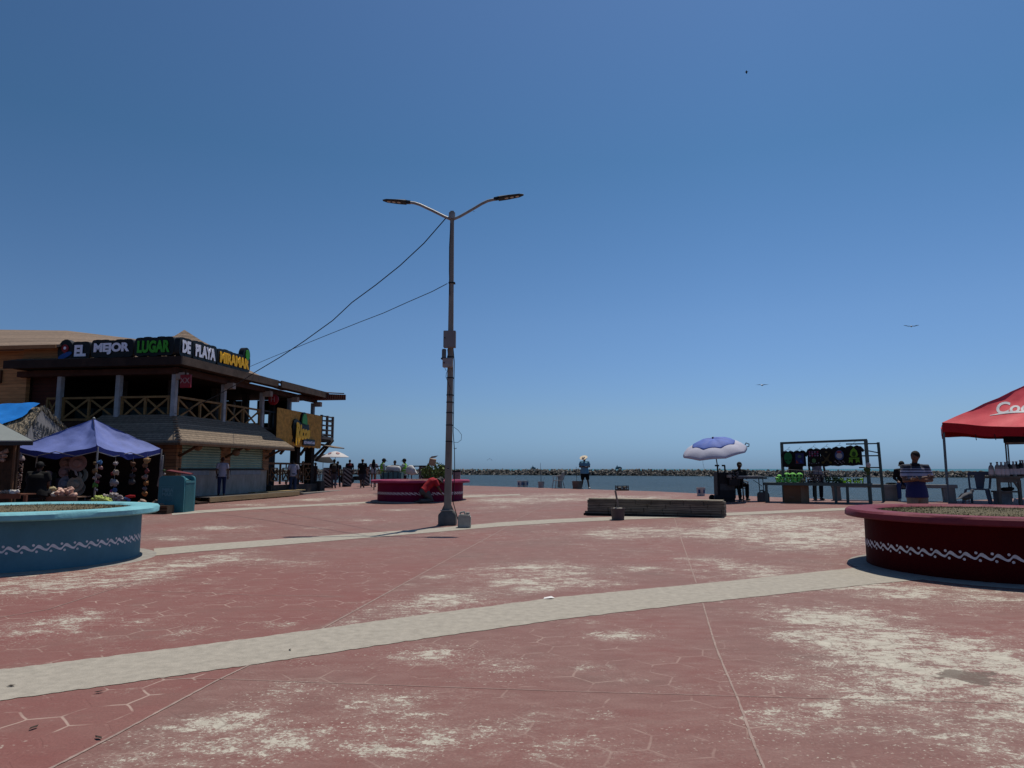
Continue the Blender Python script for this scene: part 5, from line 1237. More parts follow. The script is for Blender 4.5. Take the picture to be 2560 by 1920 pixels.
# pigeon
def pigeon(p, rz, s, lab):
    t = T('pigeon', lab, 'pigeon', p, rz); t.scale = (s,s,s)
    gm2 = mat('pigeon_grey', (.10,.10,.11), .8, var=.4, scale=30)
    remesh(MB().loft([(-.10,0,.10),(-.04,0,.10),(.04,0,.115),(.09,0,.135)], [(.025,.02),(.05,.048),(.055,.055),(.035,.036)], right=(0,1,0), n=14).loft([(.08,0,.13),(.12,0,.165),(.14,0,.185)], [.034,.022,.024], right=(0,1,0)).ball((.15,0,.19),(.026,.021,.022),10,8).loft([(-.09,0,.10),(-.17,0,.085),(-.21,0,.075)], [(.028,.014),(.03,.008),(.03,.005)], right=(0,1,0)), 'body', gm2, t, .006, 2)
    for a in (-1,1):
        MB().loft([(.06,a*.05,.13),(-.02,a*.055,.115),(-.13,a*.03,.09)], [(.006,.032),(.008,.035),(.004,.012)], right=(0,1,0)).build('wing', mat('pigeon_wing', (.07,.07,.08), .8, var=.5, scale=25), t)
        MB().tube([(.02,a*.025,.07),(.015,a*.025,.03),(.01,a*.025,.004)], [.007,.004,.004], 6).tube([(.01,a*.025,.004),(.035,a*.03,.003)], .003, 4).tube([(.01,a*.025,.004),(-.01,a*.025,.003)], .003, 4).build('leg', mat('pigeon_leg', (.25,.08,.07), .7), t)
        MB().ball((.158,a*.019,.193),.004,6,4).build('eye', blackp, t)
    MB().loft([(.172,0,.188),(.19,0,.180)], [.006,.002]).build('beak', blackp, t)
    return t
pg = A(2417,1258,11.9); pigeon(Vector((pg.x,11.9,.87)), R_(25), 1.15, 'dark grey pigeon standing on the grass of the maroon planter')
# ================================================================ LEFT STALLS
F_, Rr, Lf, Bk = (-12.97,22.26), (-12.41,25.18), (-15.89,22.82), (-15.33,25.74)
zs_ = .08
t = T('blue_canopy', 'dark blue pop up canopy with a peaked top over the souvenir stall', 'canopy', (0,0,0))
blc = mat('blue_canopy_cloth', (.155,.20,.50), .7, var=.2, scale=2, bump=.6, bscale=5); blv = mat('blue_valance', (.03,.045,.24), .75, var=.15, scale=3, bump=.3)
zt3 = 2.17
C4 = [(*Lf,zt3),(*F_,zt3),(*Rr,zt3),(*Bk,zt3)]; AP2 = (-14.15,24.0,3.13)
mb = MB(); vb = MB(); vv = []
for i in range(4):
    v_, f_ = drape(C4[i], C4[(i+1)%4], AP2, seed=40+i, sag=.17); mb.add(v_, f_); valance(vb, v_[:27], .17, Vector((0,0,0)))
mb.build('canopy_top', blc, t, smooth=60); vb.build('valance', blv, t, smooth=60)
MB().ball((AP2[0],AP2[1],AP2[2]+.01),.045,8,6).build('finial', mat('finial_grey', (.4,.42,.4), .5), t)
MB().tube([Vector(AP2)+Vector((0,-.03,.0)), Vector(AP2).lerp(Vector(C4[1]), .35)+Vector((0,-.02,-.07)), Vector(AP2).lerp(Vector(C4[1]), .7)+Vector((0,-.02,-.13)), Vector(C4[1])+Vector((0,0,.0))], .014, 5).build('seam', mat('seam_navy', (.012,.018,.07), .8), t)
lgw = mat('canopy_leg_pale', (.36,.35,.34), .5, .2, var=.15)
for x, y, _ in C4: MB().bar((x*.999,y+.03,zs_),(x*.999,y+.03,zt3-.03),.04,.04).build('leg', lgw, t)
tr = MB()
for i in range(4):
    a, b_ = Vector(C4[i]), Vector(C4[(i+1)%4]); a.z = b_.z = 1.98
    for k in range(4):
        p, q = a.lerp(b_, k/4), a.lerp(b_, (k+1)/4); p.z = 1.99 if k%2 == 0 else 1.84; q.z = 1.84 if k%2 == 0 else 1.99; tr.bar(p,q,.022,.022)
tr.build('truss', lgw, t)
o = MB().prism([(-16.2,23.4,.05),(-15.5,26.1,.05),(-12.5,25.6,.05),(-12.5,25.6,2.0),(-15.5,26.1,2.05),(-16.2,23.4,2.05)],(.02,.06,0)).build('added_dark_backdrop', dark, smooth=0)  # near-black sheet added to give the darkness under the canopy
tag(o, 'black sheet added for the darkness behind the goods under the blue canopy', 'backdrop')
def at_(px, py, Y): return A(px, py, Y)
# white tassel cloth on right leg
o = MB().loft([at_(407,1140,24.9),at_(404,1170,24.9),at_(402,1190,24.9),at_(398,1215,24.9)], [(.03,.03),(.05,.03),(.07,.03),(.09,.02)], n=10).build('hanging_cloth', mat('dirty_white_cloth', (.32,.30,.28), .85, var=.3, scale=8, bump=.4)); tag(o, 'off white cloth tied to the right leg of the blue canopy', 'cloth')
t = T('toy_cluster', 'small green and white toys hanging at the right leg of the blue canopy', 'toys', at_(410,1180,24.8))
MB().ball((0,0,.05),(.06,.05,.04),8,6).build('green_toy', mat('toy_green', (.06,.10,.03), .7), t); MB().ball((.03,-.02,-.07),(.05,.04,.04),8,6).ball((-.02,-.02,-.2),(.03,.03,.04),8,6).build('white_toy', mat('toy_white', (.5,.45,.42), .7), t); MB().tube([(0,0,.1),(0,0,-.4)], .006, 4).build('string', lgw, t)
# hat stand
HY = 23.3
t = T('hat_stand', 'brown upright board holding hats under the blue canopy', 'stand', Vector((at_(173,1200,HY).x, HY+.06, zs_)))
MB().box(-.05,0,0,.05,.03,1.93).box(-.3,-.1,0,.3,.15,.04).build('board', bwood, t)
def hat(px, py, Y, r, col, lab, ribbon=None):
    t = T('sun_hat', lab, 'hat', at_(px,py,Y), 0, 'sun hats on the stand'); m = mat('straw_%d_%d' % (int(col[0]*100), int(col[2]*100)), col, .85, var=.12, scale=14, bump=.3, bscale=40)
    M_ = Matrix.Rotation(R_(90), 3, 'X') @ Matrix.Rotation(R_(8), 3, 'Y')
    MB().lathe([(r,.0),(r*.98,.015),(r*.55,.0),(r*.50,.02),(r*.47,.10),(r*.36,.13),(0,.135)], 30, M=M_, wob=lambda a,i: 1+.03*math.sin(2*a) if i < 3 else 1).build('hat', m, t)
    if ribbon: MB().lathe([(r*.515,.02),(r*.505,.045)], 30, M=M_).build('band', ribbon, t)
    return t
pk = (.36,.22,.20)
pkb = mat('hat_band_pink', (.42,.26,.25), .8)
hat(195,1158,HY-.12,.27,(.40,.25,.23),'largest pink sun hat at the upper right of the stand', pkb)
hat(166,1157,HY+.02,.21,(.34,.21,.17),'peach sun hat at the upper left of the stand')
hat(163,1180,HY+.0,.20,(.34,.22,.22),'dusty pink sun hat at the middle left of the stand')
hat(165,1209,HY+.0,.24,(.22,.25,.32),'blue grey sun hat at the lower left of the stand')
hat(198,1189,HY+.04,.27,(.30,.32,.28),'pale green sun hat half hidden behind the black one')
hat(190,1186,HY-.04,.235,(.012,.010,.010),'black sun hat in the middle of the stand')
hat(192,1221,HY+.04,.26,(.30,.28,.24),'grey beige sun hat lowest on the stand')
hat(188,1211,HY-.1,.255,(.42,.36,.28),'cream straw hat at the lower right of the stand', mat('hat_band_cream', (.50,.43,.34), .8))
o = MB().tube([at_(186,1175,HY-.2),at_(189,1180,HY-.2),at_(191,1186,HY-.2),at_(194,1191,HY-.2)],[.012,.03,.035,.008],6).build('ribbon', mat('ribbon_white', (.42,.36,.35), .8)); tag(o, 'pale ribbon hanging from the largest pink hat', 'ribbon')
# clothes behind
def cloth(px, py, w_, h, col, Y, lab, cat='garment'):
    p = at_(px, py, Y); m = mat('garment_%s' % lab[:9], col, .85, var=.2, scale=8, bump=.4)
    o = MB().prism([(-w_*.5,0,h/2),(-w_*.18,0,h/2+.03),(w_*.2,0,h/2+.03),(w_*.5,0,h/2-.02),(w_*.46,0,-h/2),(0,0,-h/2-.02),(-w_*.5,0,-h/2)],(0,.03,0)).build('hanging_garment', m, smooth=0); o.location = p
    return tag(o, lab, cat, 'garments hanging at the back of the souvenir stall')
cloth(120,1196,.22,.46,(.22,.21,.30),24.2,'white lilac tank top hanging left of the hat stand'); cloth(110,1192,.13,.5,(.13,.12,.17),24.4,'greyish garment hanging directly left of the white tank top')
cloth(133,1200,.20,.45,(.09,.13,.12),24.5,'dark teal garment hanging right of the white tank top'); cloth(146,1212,.22,.42,(.09,.09,.12),24.4,'dark patterned cloth hanging low beside the hats'); cloth(118,1150,.22,.34,(.08,.07,.08),24.7,'dim grey cloth hanging high above the tank top'); cloth(72,1196,.14,.22,(.10,.085,.075),24.2,'small brown grey cloth behind the seated seller')
t = T('pale_ribbon_post', 'pale pointed strip hanging from the canopy frame above the seated seller', 'strip', at_(92,1150,22.9))
MB().prism([(-.03,0,.32),(.03,0,.32),(.01,0,-.22),(-.03,0,-.24)],(0,.01,0)).build('strip', mat('strip_pale', (.40,.38,.30), .8), t)
# shells
def shell_mesh():
    mb = MB(); 
    prof = [(.0,-.10),(.03,-.08),(.062,-.03),(.07,.01),(.05,.035),(.045,.045),(.035,.06),(.03,.066),(.018,.085),(.014,.09),(0,.11)]
    mb.lathe(prof, 12, wob=lambda a,i: 1 + (.22*max(0,math.sin(3*a)) if i in (3,4,6,8) else 0)); return mb
shp = mat('conch_pink', (.75,.34,.24), .6, var=.35, scale=14, two=(1.0,.70,.56)); shg = mat('conch_olive', (.32,.25,.09), .6, var=.5, scale=14, two=(.66,.54,.3)); shw = mat('conch_white', (.9,.82,.72), .6, var=.2, scale=14); shb = mat('conch_brown', (.18,.12,.09), .7, var=.45, scale=14, two=(.62,.42,.31))
def shell(m, p, rot, s, lab, grp):
    o = bpy.data.objects.new('conch_shell', SHM[m.name]); COL.objects.link(o); o.location = p; o.rotation_euler = rot; o.scale = (s,s,s); return tag(o, lab, 'shell', grp)
SHM = {}
for m in (shp, shg, shw, shb):
    me = shell_mesh().mesh('conch_shell', 50); me.materials.append(m); SHM[m.name] = me
STY = 21.25
tb0 = at_(114,1242,STY); tb1 = at_(193,1242,STY)
def wtable(x0, x1, Y, ztop, dep, legs, lab, m, zf=zs_, lip=.12):
    t = T('market_table', lab, 'table', (x0, Y, zf)); L_ = x1-x0; h = ztop-zf
    MB().box(0,0,h-.03,L_,dep,h).build('tabletop', m, t); MB().box(0,-.03,h-lip,L_,-.0,h+.01).build('front_board', m, t)
    for x in legs: MB().box(x,.02,0,x+.075,.09,h-.03).build('leg', m, t)
    return t
twood = mat('table_timber', (.24,.14,.09), .8, var=.3, scale=4, bump=.3)
wtable(tb0.x, tb1.x, STY, tb0.z, .7, (.05, .63, tb1.x-tb0.x-.1), 'rough timber table heaped with pink conch shells', twood)
wtable(at_(196,1252,22.1).x, at_(224,1252,22.1).x, 22.1, at_(1280,1250,22.1).z, .5, (.08,), 'small dark table right of the conch shell table', mat('dim_timber', (.09,.07,.06), .8, var=.3))
rn = random.Random(21)
for px, py, s, m in [(143,1236,1,'p'),(152,1237,1.1,'p'),(160,1238,.9,'p'),(150,1226,1.3,'p'),(156,1231,1.1,'p'),(167,1236,1.1,'p'),(175,1237,1.2,'p'),(183,1238,1.2,'p'),(176,1228,1.3,'p'),(170,1230,1,'p'),(177,1222,1.1,'p'),(188,1237,1,'p'),(135,1237,1.2,'w'),(139,1239,.8,'w'),(131,1229,1.2,'w'),(126,1224,1.3,'g'),(120,1233,1.2,'g'),(125,1236,1,'g'),(119,1240,.9,'g'),(133,1222,1.1,'g'),(145,1232,1.1,'p'),(165,1226,1.0,'p')]:
    m_, lab, g_ = {'p': (shp,'pink orange conch shell in the heap on the timber table','pink conch shells on the timber table'), 'w': (shw,'whitish conch shell at the left part of the heap','whitish conch shells on the timber table'), 'g': (shg,'olive brown shell at the left end of the heap','olive shells on the timber table')}[m]
    shell(m_, at_(px,py,STY+.12+rn.uniform(0,.2)), (rn.random()*6,rn.random()*6,rn.random()*6), s*.95, lab, g_)
for px, py, s in [(382,1262,1.2),(391,1257,1.5),(400,1262,1.4),(410,1259,1.5),(405,1265,1.2),(372,1264,1.1),(356,1256,1.5),(348,1260,1.2)]:
    shell(shb, at_(px,py,22.3+rn.uniform(-.1,.2)), (rn.random()*6,rn.random()*6,rn.random()*6), s, 'large brown conch shell on the dark slatted crates', 'brown conch shells on the dark crates')
# crates
def slat_crate(x0, x1, Y, z0, z1, dep, lab, m, vertical=True, n_=6):
    t = T('slatted_crate', lab, 'crate', (x0, Y, z0)); L_ = x1-x0; h = z1-z0; mb = MB()
    if vertical:
        for k in range(n_): x = L_*k/n_; mb.box(x+.008,0,0,x+L_/n_-.02,.015,h-.04)
    else:
        for k in range(3): mb.box(0,0,h*k/3+.01,L_,.015,h*(k+1)/3-.02)
    mb.build('slats', m, t); MB().box(0,-.015,h-.045,L_,-.001,h).build('rim', m, t)
    MB().box(0,.02,0,.02,dep,h).box(L_-.02,.02,0,L_,dep,h).box(.03,dep-.02,0,L_-.03,dep,h).box(.021,.02,.0,L_-.021,dep-.021,.02).box(.021,.02,h-.03,L_-.021,dep-.021,h-.01).build('box', mat('crate_inside', (.07,.045,.03), .85, var=.3), t); return t
CY = 21.45
crm = mat('crate_orange_wood', (.27,.15,.10), .8, var=.3, scale=5); crd = mat('crate_dark_wood', (.13,.075,.045), .85, var=.35, scale=5)
slat_crate(at_(220,1262,CY).x, at_(267,1262,CY).x, CY, zs_, at_(1280,1260,CY).z, .4, 'upright slatted crate under the lime net bags', crm)
slat_crate(at_(269,1262,CY).x, at_(316,1262,CY).x, CY+.05, zs_, at_(1280,1258,CY).z, .4, 'upright slatted crate under the shell nets', crm)
slat_crate(at_(331,1262,CY+.2).x, at_(374,1262,CY+.2).x, CY+.2, zs_, at_(1280,1267,CY).z, .45, 'low dark slatted crate, left one of the pair at the canopy leg', crd, False)
slat_crate(at_(375,1262,CY+.2).x, at_(418,1262,CY+.2).x, CY+.2, zs_, at_(1280,1265,CY).z, .45, 'low dark slatted crate with conch shells, right one at the canopy leg', crd, False)
lime = mat('lime_net', (.44,.58,.08), .8, var=.35, scale=18, bump=.4, two=(.78,.88,.26)); shn = mat('shell_net', (.08,.04,.035), .7, var=.9, scale=22, two=(.85,.72,.68))
nbl, nsl = [], []
def lump(px, py, Y, r, m, name, lab, cat, grp, seed):
    rn = random.Random(seed); mb = MB(); mb.ball((0,0,0),(r,r*.8,r*.75),12,8)
    for k in range(10): a = rn.random()*6.28; mb.ball((r*.7*math.cos(a), r*.5*math.sin(a), rn.uniform(-.4,.5)*r), r*rn.uniform(.3,.5), 8, 5)
    o = mb.build(name, m); o.location = at_(px,py,Y); return tag(o, lab, cat, grp)
for i, (px, py, r) in enumerate([(237,1252,.10),(246,1246,.12),(257,1249,.11),(267,1252,.12),(250,1257,.10),(262,1258,.09),(272,1256,.10)]):
    nbl.append(lump(px,py,CY+.1,r,lime,'net_bag','lime green net bag heaped on the left upright crate','bag','lime net bags on the left upright crate',i))
for i, (px, py) in enumerate([(264,1241),(273,1242),(282,1244),(291,1246),(300,1243),(308,1249),(296,1252),(284,1252),(302,1254),(289,1237),(280,1237)]):
    nsl.append(lump(px,py,CY+.25,.085,shn,'shell_net','brown and white speckled shell net on the right upright crate','shell net','speckled shell nets on the right upright crate',30+i))
t = T('toy_bundle', 'long red toy lying to the right of the shell nets', 'toy', at_(325,1242,CY+.2)); MB().tube([(-.12,0,-.01),(.0,0,.01),(.15,0,.02)],[.04,.05,.03],8).build('toy_body', mat('toy_red', (.45,.02,.02), .5, var=.1), t)
t = T('toy_bundle', 'pale blue toy bundle beside the long red toy', 'toy', at_(316,1246,CY+.2)); MB().ball((0,0,0),(.09,.06,.05),8,6).ball((.07,0,-.06),(.06,.05,.06),8,6).build('toy_body', mat('toy_blue', (.10,.20,.42), .6, var=.3, scale=12), t)
relabel(nbl, 'lime green net bag, %s in the heap on the left upright crate'); relabel(nsl, 'speckled shell net, %s in the heap on the right upright crate')
# hanging strings
def hstring(px, y0, items, Y, lab):
    t = T('hanging_string', lab, 'hanging toys', at_(px, y0, Y)); ztop = t.location.z; mb = MB().tube([(0,0,.15),(0,0,at_(px,items[-1][1],Y).z-ztop)], .006, 4); mb.build('string', lgw, t)
    for dx, py, r, col, nm in items:
        z = at_(px, py, Y).z-ztop; m = mat('tc_%d_%d_%d' % tuple(int(c*50) for c in col), col, .7, var=.35, scale=18, bump=.2); mb = MB(); rn = random.Random(int(py*7+dx*100))
        mb.ball((dx,0,z),(r,r*.8,r*.8),9,6)
        for k in range(6): a = rn.random()*6.28; mb.ball((dx+r*.8*math.cos(a), rn.uniform(-.4,.4)*r, z+r*.7*math.sin(a)), r*.4, 6, 4)
        mb.build(nm, m, t)
    return t
br, blu, wh_, pkc, gn_, og = (.14,.09,.04), (.08,.20,.42), (.50,.42,.40), (.42,.22,.20), (.10,.26,.05), (.38,.16,.05)
hstring(243,1150,[(-.06,1158,.06,br,'toy'),(.09,1156,.08,blu,'toy'),(.12,1169,.07,pkc,'toy'),(-.06,1177,.08,(.22,.13,.06),'toy'),(.07,1190,.07,(.20,.16,.17),'toy'),(-.06,1195,.05,wh_,'toy'),(.05,1204,.06,(.30,.08,.14),'toy'),(-.01,1213,.08,gn_,'toy'),(.03,1225,.05,(.22,.22,.28),'toy')],22.1,'string of mixed coloured toys on the front leg of the blue canopy')
hstring(289,1152,[(0,1159,.075,wh_,'shells'),(-.07,1184,.06,(.25,.04,.05),'toy'),(.03,1181,.10,(.50,.42,.33),'shells'),(-.01,1206,.13,(.36,.33,.34),'shells'),(-.06,1229,.07,(.32,.05,.20),'toy'),(.03,1226,.08,(.06,.14,.34),'toy')],22.8,'string of white shell clusters hanging in the middle of the blue stall')
hstring(333,1153,[(0,1160,.09,(.14,.06,.03),'toy'),(.05,1175,.08,(.10,.04,.03),'toy'),(0,1190,.09,(.05,.04,.05),'toy'),(.0,1205,.11,(.07,.065,.07),'toy')],23.4,'dim string of brown toys left of the orange one')
hstring(368,1146,[(0,1151,.11,(.42,.24,.10),'toy'),(-.05,1163,.08,(.26,.12,.06),'toy'),(.02,1178,.08,(.22,.05,.05),'toy'),(-.03,1193,.09,(.30,.20,.17),'toy'),(.01,1208,.08,og,'toy'),(-.02,1222,.07,(.20,.17,.16),'toy'),(.0,1234,.09,og,'toy')],23.2,'string of orange and red toys at the right side of the blue stall')
# ---- left stall with grey roof
t = T('grey_canopy', 'pale grey sloping canopy roof of the stall at the far left edge', 'canopy', (0,0,0))
e1 = at_(82,1104,19.0); ap = at_(-10,1056,20.0); ap2 = Vector((ap.x-2, 21.2, ap.z))
gcv = mat('pale_grey_tarp', (.34,.37,.35), .75, var=.1, scale=2, bump=.2)
P_ = [e1, Vector((e1.x-4.5,18.6,e1.z-.0)), Vector((e1.x-3.5,21,ap.z)), ap]
MB().prism([e1, Vector((e1.x-4.5,18.8,e1.z)), Vector((ap.x-3,20.3,ap.z+.2)), ap],(0,0,.03)).prism([e1+Vector((0,.05,0)), ap+Vector((0,.05,0)), Vector((ap.x-3,20.4,ap.z+.2)), Vector((ap.x-3,22.5,e1.z)), Vector((-15.5,22.5,e1.z))],(0,0,.025)).build('canopy_top', gcv, t, smooth=0)
MB().prism([e1, e1+Vector((-4.5,-.2,0)), e1+Vector((-4.5,-.2,-.1)), e1+Vector((0,0,-.1))],(0,.02,0)).build('valance', mat('dark_grey_valance', (.05,.055,.055), .8), t)
for p in (e1+Vector((-.60,.2,0)), Vector((-16.0,22.3,e1.z))): MB().bar((p.x,p.y,.05),(p.x,p.y,e1.z),.05,.05).build('leg', bwood, t)
o = MB().box(at_(-40,1172,19.3).x,19.3,.3,at_(42,1172,19.3).x,19.36,2.1).build('brown_board', mat('brown_board', (.065,.035,.018), .8, var=.5, scale=4, bump=.3)); tag(o, 'large dark brown board at the back of the left stall', 'board')
for i, (px, py) in enumerate([(8,1132),(15,1128),(6,1150),(2,1142),(12,1140)]):
    shell(shb, at_(px,py,19.2), (rn.random()*6,rn.random()*6,rn.random()*6), .9, 'small pale shell fixed to the brown board of the left stall', 'shells on the brown board')
wtable(at_(-30,1238,18.6).x, at_(52,1238,18.6).x, 18.6, at_(1280,1235,18.6).z, .6, (.9,), 'brown table with white shells at the far left stall', mat('red_timber', (.16,.06,.03), .7, var=.25, scale=4), zf=.05)
for i in range(16):
    px = rn.uniform(22,50); shell(shw, at_(px,1232+rn.uniform(-3,1),18.85), (rn.random()*6,rn.random()*6,rn.random()*6), .7, 'white coral like shell on the brown table of the far left stall', 'white shells on the far left table')
for i in range(6): shell(shb, at_(rn.uniform(0,18),1231,18.8), (rn.random()*6,rn.random()*6,rn.random()*6), .8, 'grey shell at the far left of the brown table', 'grey shells on the far left table')
t = T('shell_mobile', 'long hanging mobile of brown and white shells under a bell shaped shell', 'mobile', at_(50,1130,20.2))
top = t.location.z
zc_ = at_(50,1143,20.2).z-top; MB().lathe([(.11,-.09),(.12,-.05),(.09,.02),(.03,.07),(.01,.14)], 14, (.02,0,zc_)).build('bell', mat('bell_shell', (.42,.32,.30), .6, var=.2, scale=10), t)
for c, col in enumerate([(.32,.20,.16),(.16,.09,.07),(.46,.36,.31)]):
    mb = MB(); rn2 = random.Random(60+c)
    for k in range(60):
        z = at_(50, 1154+68*rn2.random(), 20.2).z-top; a = rn2.random()*6.28; q = (zc_-z)*.03; mb.ball((.0+.10*math.cos(a)-q, .09*math.sin(a), z), (.022,.022,.018), 6, 4)
    o = mb.build('shell_strings', mat('mobile_%d' % c, col, .6, var=.3, scale=30), t); o['kind'] = 'stuff'
gs = {}
for o in COL.objects:
    if o.get('category') == 'shell' and o.get('group'): gs.setdefault(o['group'], []).append(o)
fm_ = {'pink conch shells on the timber table': 'pink conch shell, %s of its kind on the timber table', 'whitish conch shells on the timber table': 'whitish conch shell, %s of its kind on the timber table', 'olive shells on the timber table': 'olive brown shell, %s of its kind on the timber table',
 'brown conch shells on the dark crates': 'large brown conch shell, %s on the dark slatted crates', 'shells on the brown board': 'small pale shell, %s on the brown board of the left stall', 'white shells on the far left table': 'white coral like shell, %s of its kind on the far left table', 'grey shells on the far left table': 'grey shell, %s of its kind on the far left table'}
for g_, os_ in gs.items(): relabel(os_, fm_[g_])
# ---- thatched hut with blue tarpaulin
AX = at_(104,1018,25.3); FE = at_(52,1104,23.8); BE = at_(182,1090,27.3)
t = T('thatched_hut', 'thatched hut with a painted gable board behind the blue canopy', 'hut', (0,0,0))
dv = Vector((-5.2,.4,0)); thm = mat('dry_thatch', (.13,.10,.06), .95, var=.5, scale=9, bump=.8, two=(.60,.50,.36), stretch=(1,1,.3)); thd = mat('dark_thatch', (.07,.055,.04), .95, var=.5, scale=9, bump=.6)
MB().add([AX, FE, FE+dv, AX+dv], [(0,1,2,3)]).add([AX+Vector((0,0,-.12)), FE+Vector((0,0,-.12)), FE+dv+Vector((0,0,-.12)), AX+dv+Vector((0,0,-.12))], [(0,3,2,1)]).build('thatch_front', thm, t, smooth=0)
MB().prism([AX, BE, BE+dv, AX+dv],(0,0,-.12)).build('thatch_back', thd, t, smooth=0)
# shaggy fronds
fr = MB(); rn = random.Random(77)
for k in range(900):
    s_ = rn.random(); u_ = rn.random()**1.5*.35; p = AX.lerp(FE, s_) + dv*u_ + Vector((rn.uniform(.0,.06), rn.uniform(-.08,.05), rn.uniform(.0,.06)))
    L_ = rn.uniform(.15,.4); d = Vector((rn.uniform(-.05,.16), rn.uniform(-.35,.05), -1)).normalized()*L_; w_ = Vector((rn.uniform(-.02,.02), rn.uniform(-.02,.02), .008)); 
    fr.add([p-w_, p+w_, p+d], [(0,1,2)])
for k in range(500):
    s_ = rn.random(); p = AX.lerp(BE, s_) + Vector((rn.uniform(-.1,.08), rn.uniform(-.05,.05), rn.uniform(-.02,.09))); d = Vector((rn.uniform(-.05,.25), rn.uniform(-.1,.3), -rn.uniform(.3,1))).normalized()*rn.uniform(.1,.28); w_ = Vector((rn.uniform(-.02,.02), .012, .012)); fr.add([p-w_, p+w_, p+d], [(0,1,2)])
o = fr.build('thatch_fringe', thm, t, smooth=0); o['kind'] = 'stuff'
mb = MB(); Nn = (BE-AX).cross(FE-AX).normalized(); Nn = Nn if Nn.x > 0 else -Nn
ga, gb, gc = AX+Vector((.02,0,-.12)), AX.lerp(FE,1.0)+Vector((0,.0,-.05)), AX.lerp(BE,.97)+Vector((0,0,-.15))
MB().prism([ga,gb,gc], -Nn*.05).build('gable_board', mat('gable_white', (.27,.26,.27), .8, var=.15, scale=3), t, smooth=0)
gx = (gc-gb).normalized(); gy = Nn.cross(gx).normalized(); gy = gy if gy.z > 0 else -gy
def gtext(s, x0px, y0px, x1px, y1px, size, nm):
    def hit(x, y):
        r = ray(x, y); o_ = Vector((0,0,CZ)); k = (ga-o_).dot(Nn)/r.dot(Nn); return o_ + r*k
    a, b_ = hit(x0px,y0px), hit(x1px,y1px); ex = (b_-a); L_ = ex.length; ex.normalize(); ey = Nn.cross(ex); ey = ey if ey.z > 0 else -ey
    me = text_mesh(s, 1.0, 0, .012, align='LEFT'); me.materials.clear(); me.materials.append(mat('gable_letters', (.03,.04,.06), .8))
    W_ = max(v.co.x for v in me.vertices); 
    for v in me.vertices: v.co = a + ex*(v.co.x/W_*L_) + ey*(v.co.y*size) + Nn*.012
    o = bpy.data.objects.new(nm, me); COL.objects.link(o); o.parent = t
gtext('ESANIAS', 82, 1068, 138, 1096, .42, 'lettering'); gtext("ECI'S", 84, 1092, 118, 1099, .34, 'lettering')
for x0 in (0, 1): MB().bar(FE+dv*(.05+.8*x0)+Vector((0,.2,-.1)), Vector(((FE+dv*(.05+.8*x0)).x, FE.y+.2, .05)), .12, .12).build('post', dwood, t)
tp = MB(); vs = []; nu, nv2 = 22, 10
for j in range(nv2+1):
    for i in range(nu+1):
        u_ = i/nu; v_ = j/nv2; edge = .015 + .22*v_**1.2*(.9+.3*math.sin(11*v_)); p = AX.lerp(FE, v_*.80) + dv*(edge + (1-edge)*u_)
        p += Vector((0,0,.14+.03*math.sin(14*u_+8*v_)+.02*math.sin(31*u_-11*v_)))
        vs.append(p)
tp.add(vs, [(j*(nu+1)+i, j*(nu+1)+i+1, (j+1)*(nu+1)+i+1, (j+1)*(nu+1)+i) for j in range(nv2) for i in range(nu)])
o = tp.build('blue_tarpaulin', mat('bright_blue_tarp', (.02,.28,.85), .55, var=.15, scale=3, bump=.5, bscale=5), smooth=70); tag(o, 'bright blue tarpaulin draped over the thatched hut roof', 'tarpaulin')
# ---- litter bin
bp0 = Vector((A(457,1279,22.3).x, 22.3, zs_)); 
t = T('litter_bin', 'teal litter bin with rounded end panels, slatted side and MIRAMAR lettering', 'litter bin', bp0, 0)
tb = mat('bin_teal', (.05,.20,.235), .5, var=.1, scale=4); tb2 = mat('bin_slats', (.075,.26,.29), .5, var=.08); H1 = 1.15
def endpanel(y): 
    pts = [(-.80,y,0),(0,y,0),(0,y,H1-.12)] + [(-.12+.12*math.cos(a), y, H1-.12+.12*math.sin(a)) for a in (.5,1.0,1.57)] + [(-.68-.12*math.sin(a), y, H1-.12+.12*math.cos(a)) for a in (0,.5,1.0,1.5)] + [(-.80,y,H1-.15)]
    return pts
MB().prism(endpanel(0),(0,.12,0)).build('end_panel', tb, t, bevel=.012); MB().prism(endpanel(.70),(0,.12,0)).build('end_panel', tb, t, bevel=.012)
MB().box(-.78,.12,.02,-.03,.70,.96).build('body', tb, t); MB().box(-.6,.14,.97,-.1,.68,1.02).build('slot', dark, t)
MB().prism([(-.05,.12,.97),(-.05,.70,.97),(-.3,.70,1.1),(-.3,.12,1.1)],(-.03,0,0)).build('hood', tb, t)
mb = MB()
for k in range(13): y = .10+.046*k; mb.box(-.03,y,.03,.01,y+.024,.94)
mb.box(-.03,.08,.93,.02,.74,.99).box(-.03,.08,0,.02,.74,.04); mb.build('slats', tb2, t)
lt = mat('bin_lettering', (.13,.31,.36), .6)
text_obj('lettering', 'MIRA', .15, lt, t, (-.505,-.004,.66), (math.pi/2,0,0), .002, .006); text_obj('lettering', 'MAR', .15, lt, t, (-.525,-.004,.53), (math.pi/2,0,0), .002, .006)
mb = MB()
for z in (.46,.43,.40):
    pts = [(-.70+.03*k,-.004,z+.008*math.sin(k*1.3)) for k in range(13)]; mb.tube(pts,.005,4)
for a, b_ in (((-.72,0,.37),(-.72,0,.82)),((-.34,0,.37),(-.34,0,.82)),((-.72,0,.37),(-.34,0,.37)),((-.72,0,.82),(-.34,0,.82))): mb.tube([a,b_],.004,4)
mb.build('logo_lines', lt, t)
o = MB().prism([(0,0,0),(.75,.1,-.12),(.75,.4,-.1),(0,.4,.02)],(0,0,.03)).build('red_sheet', mat('red_sheet', (.16,.02,.03), .6)); o.location = A(415,1178,24.0); tag(o, 'dark red sheet edge showing above the teal bin', 'sheet')

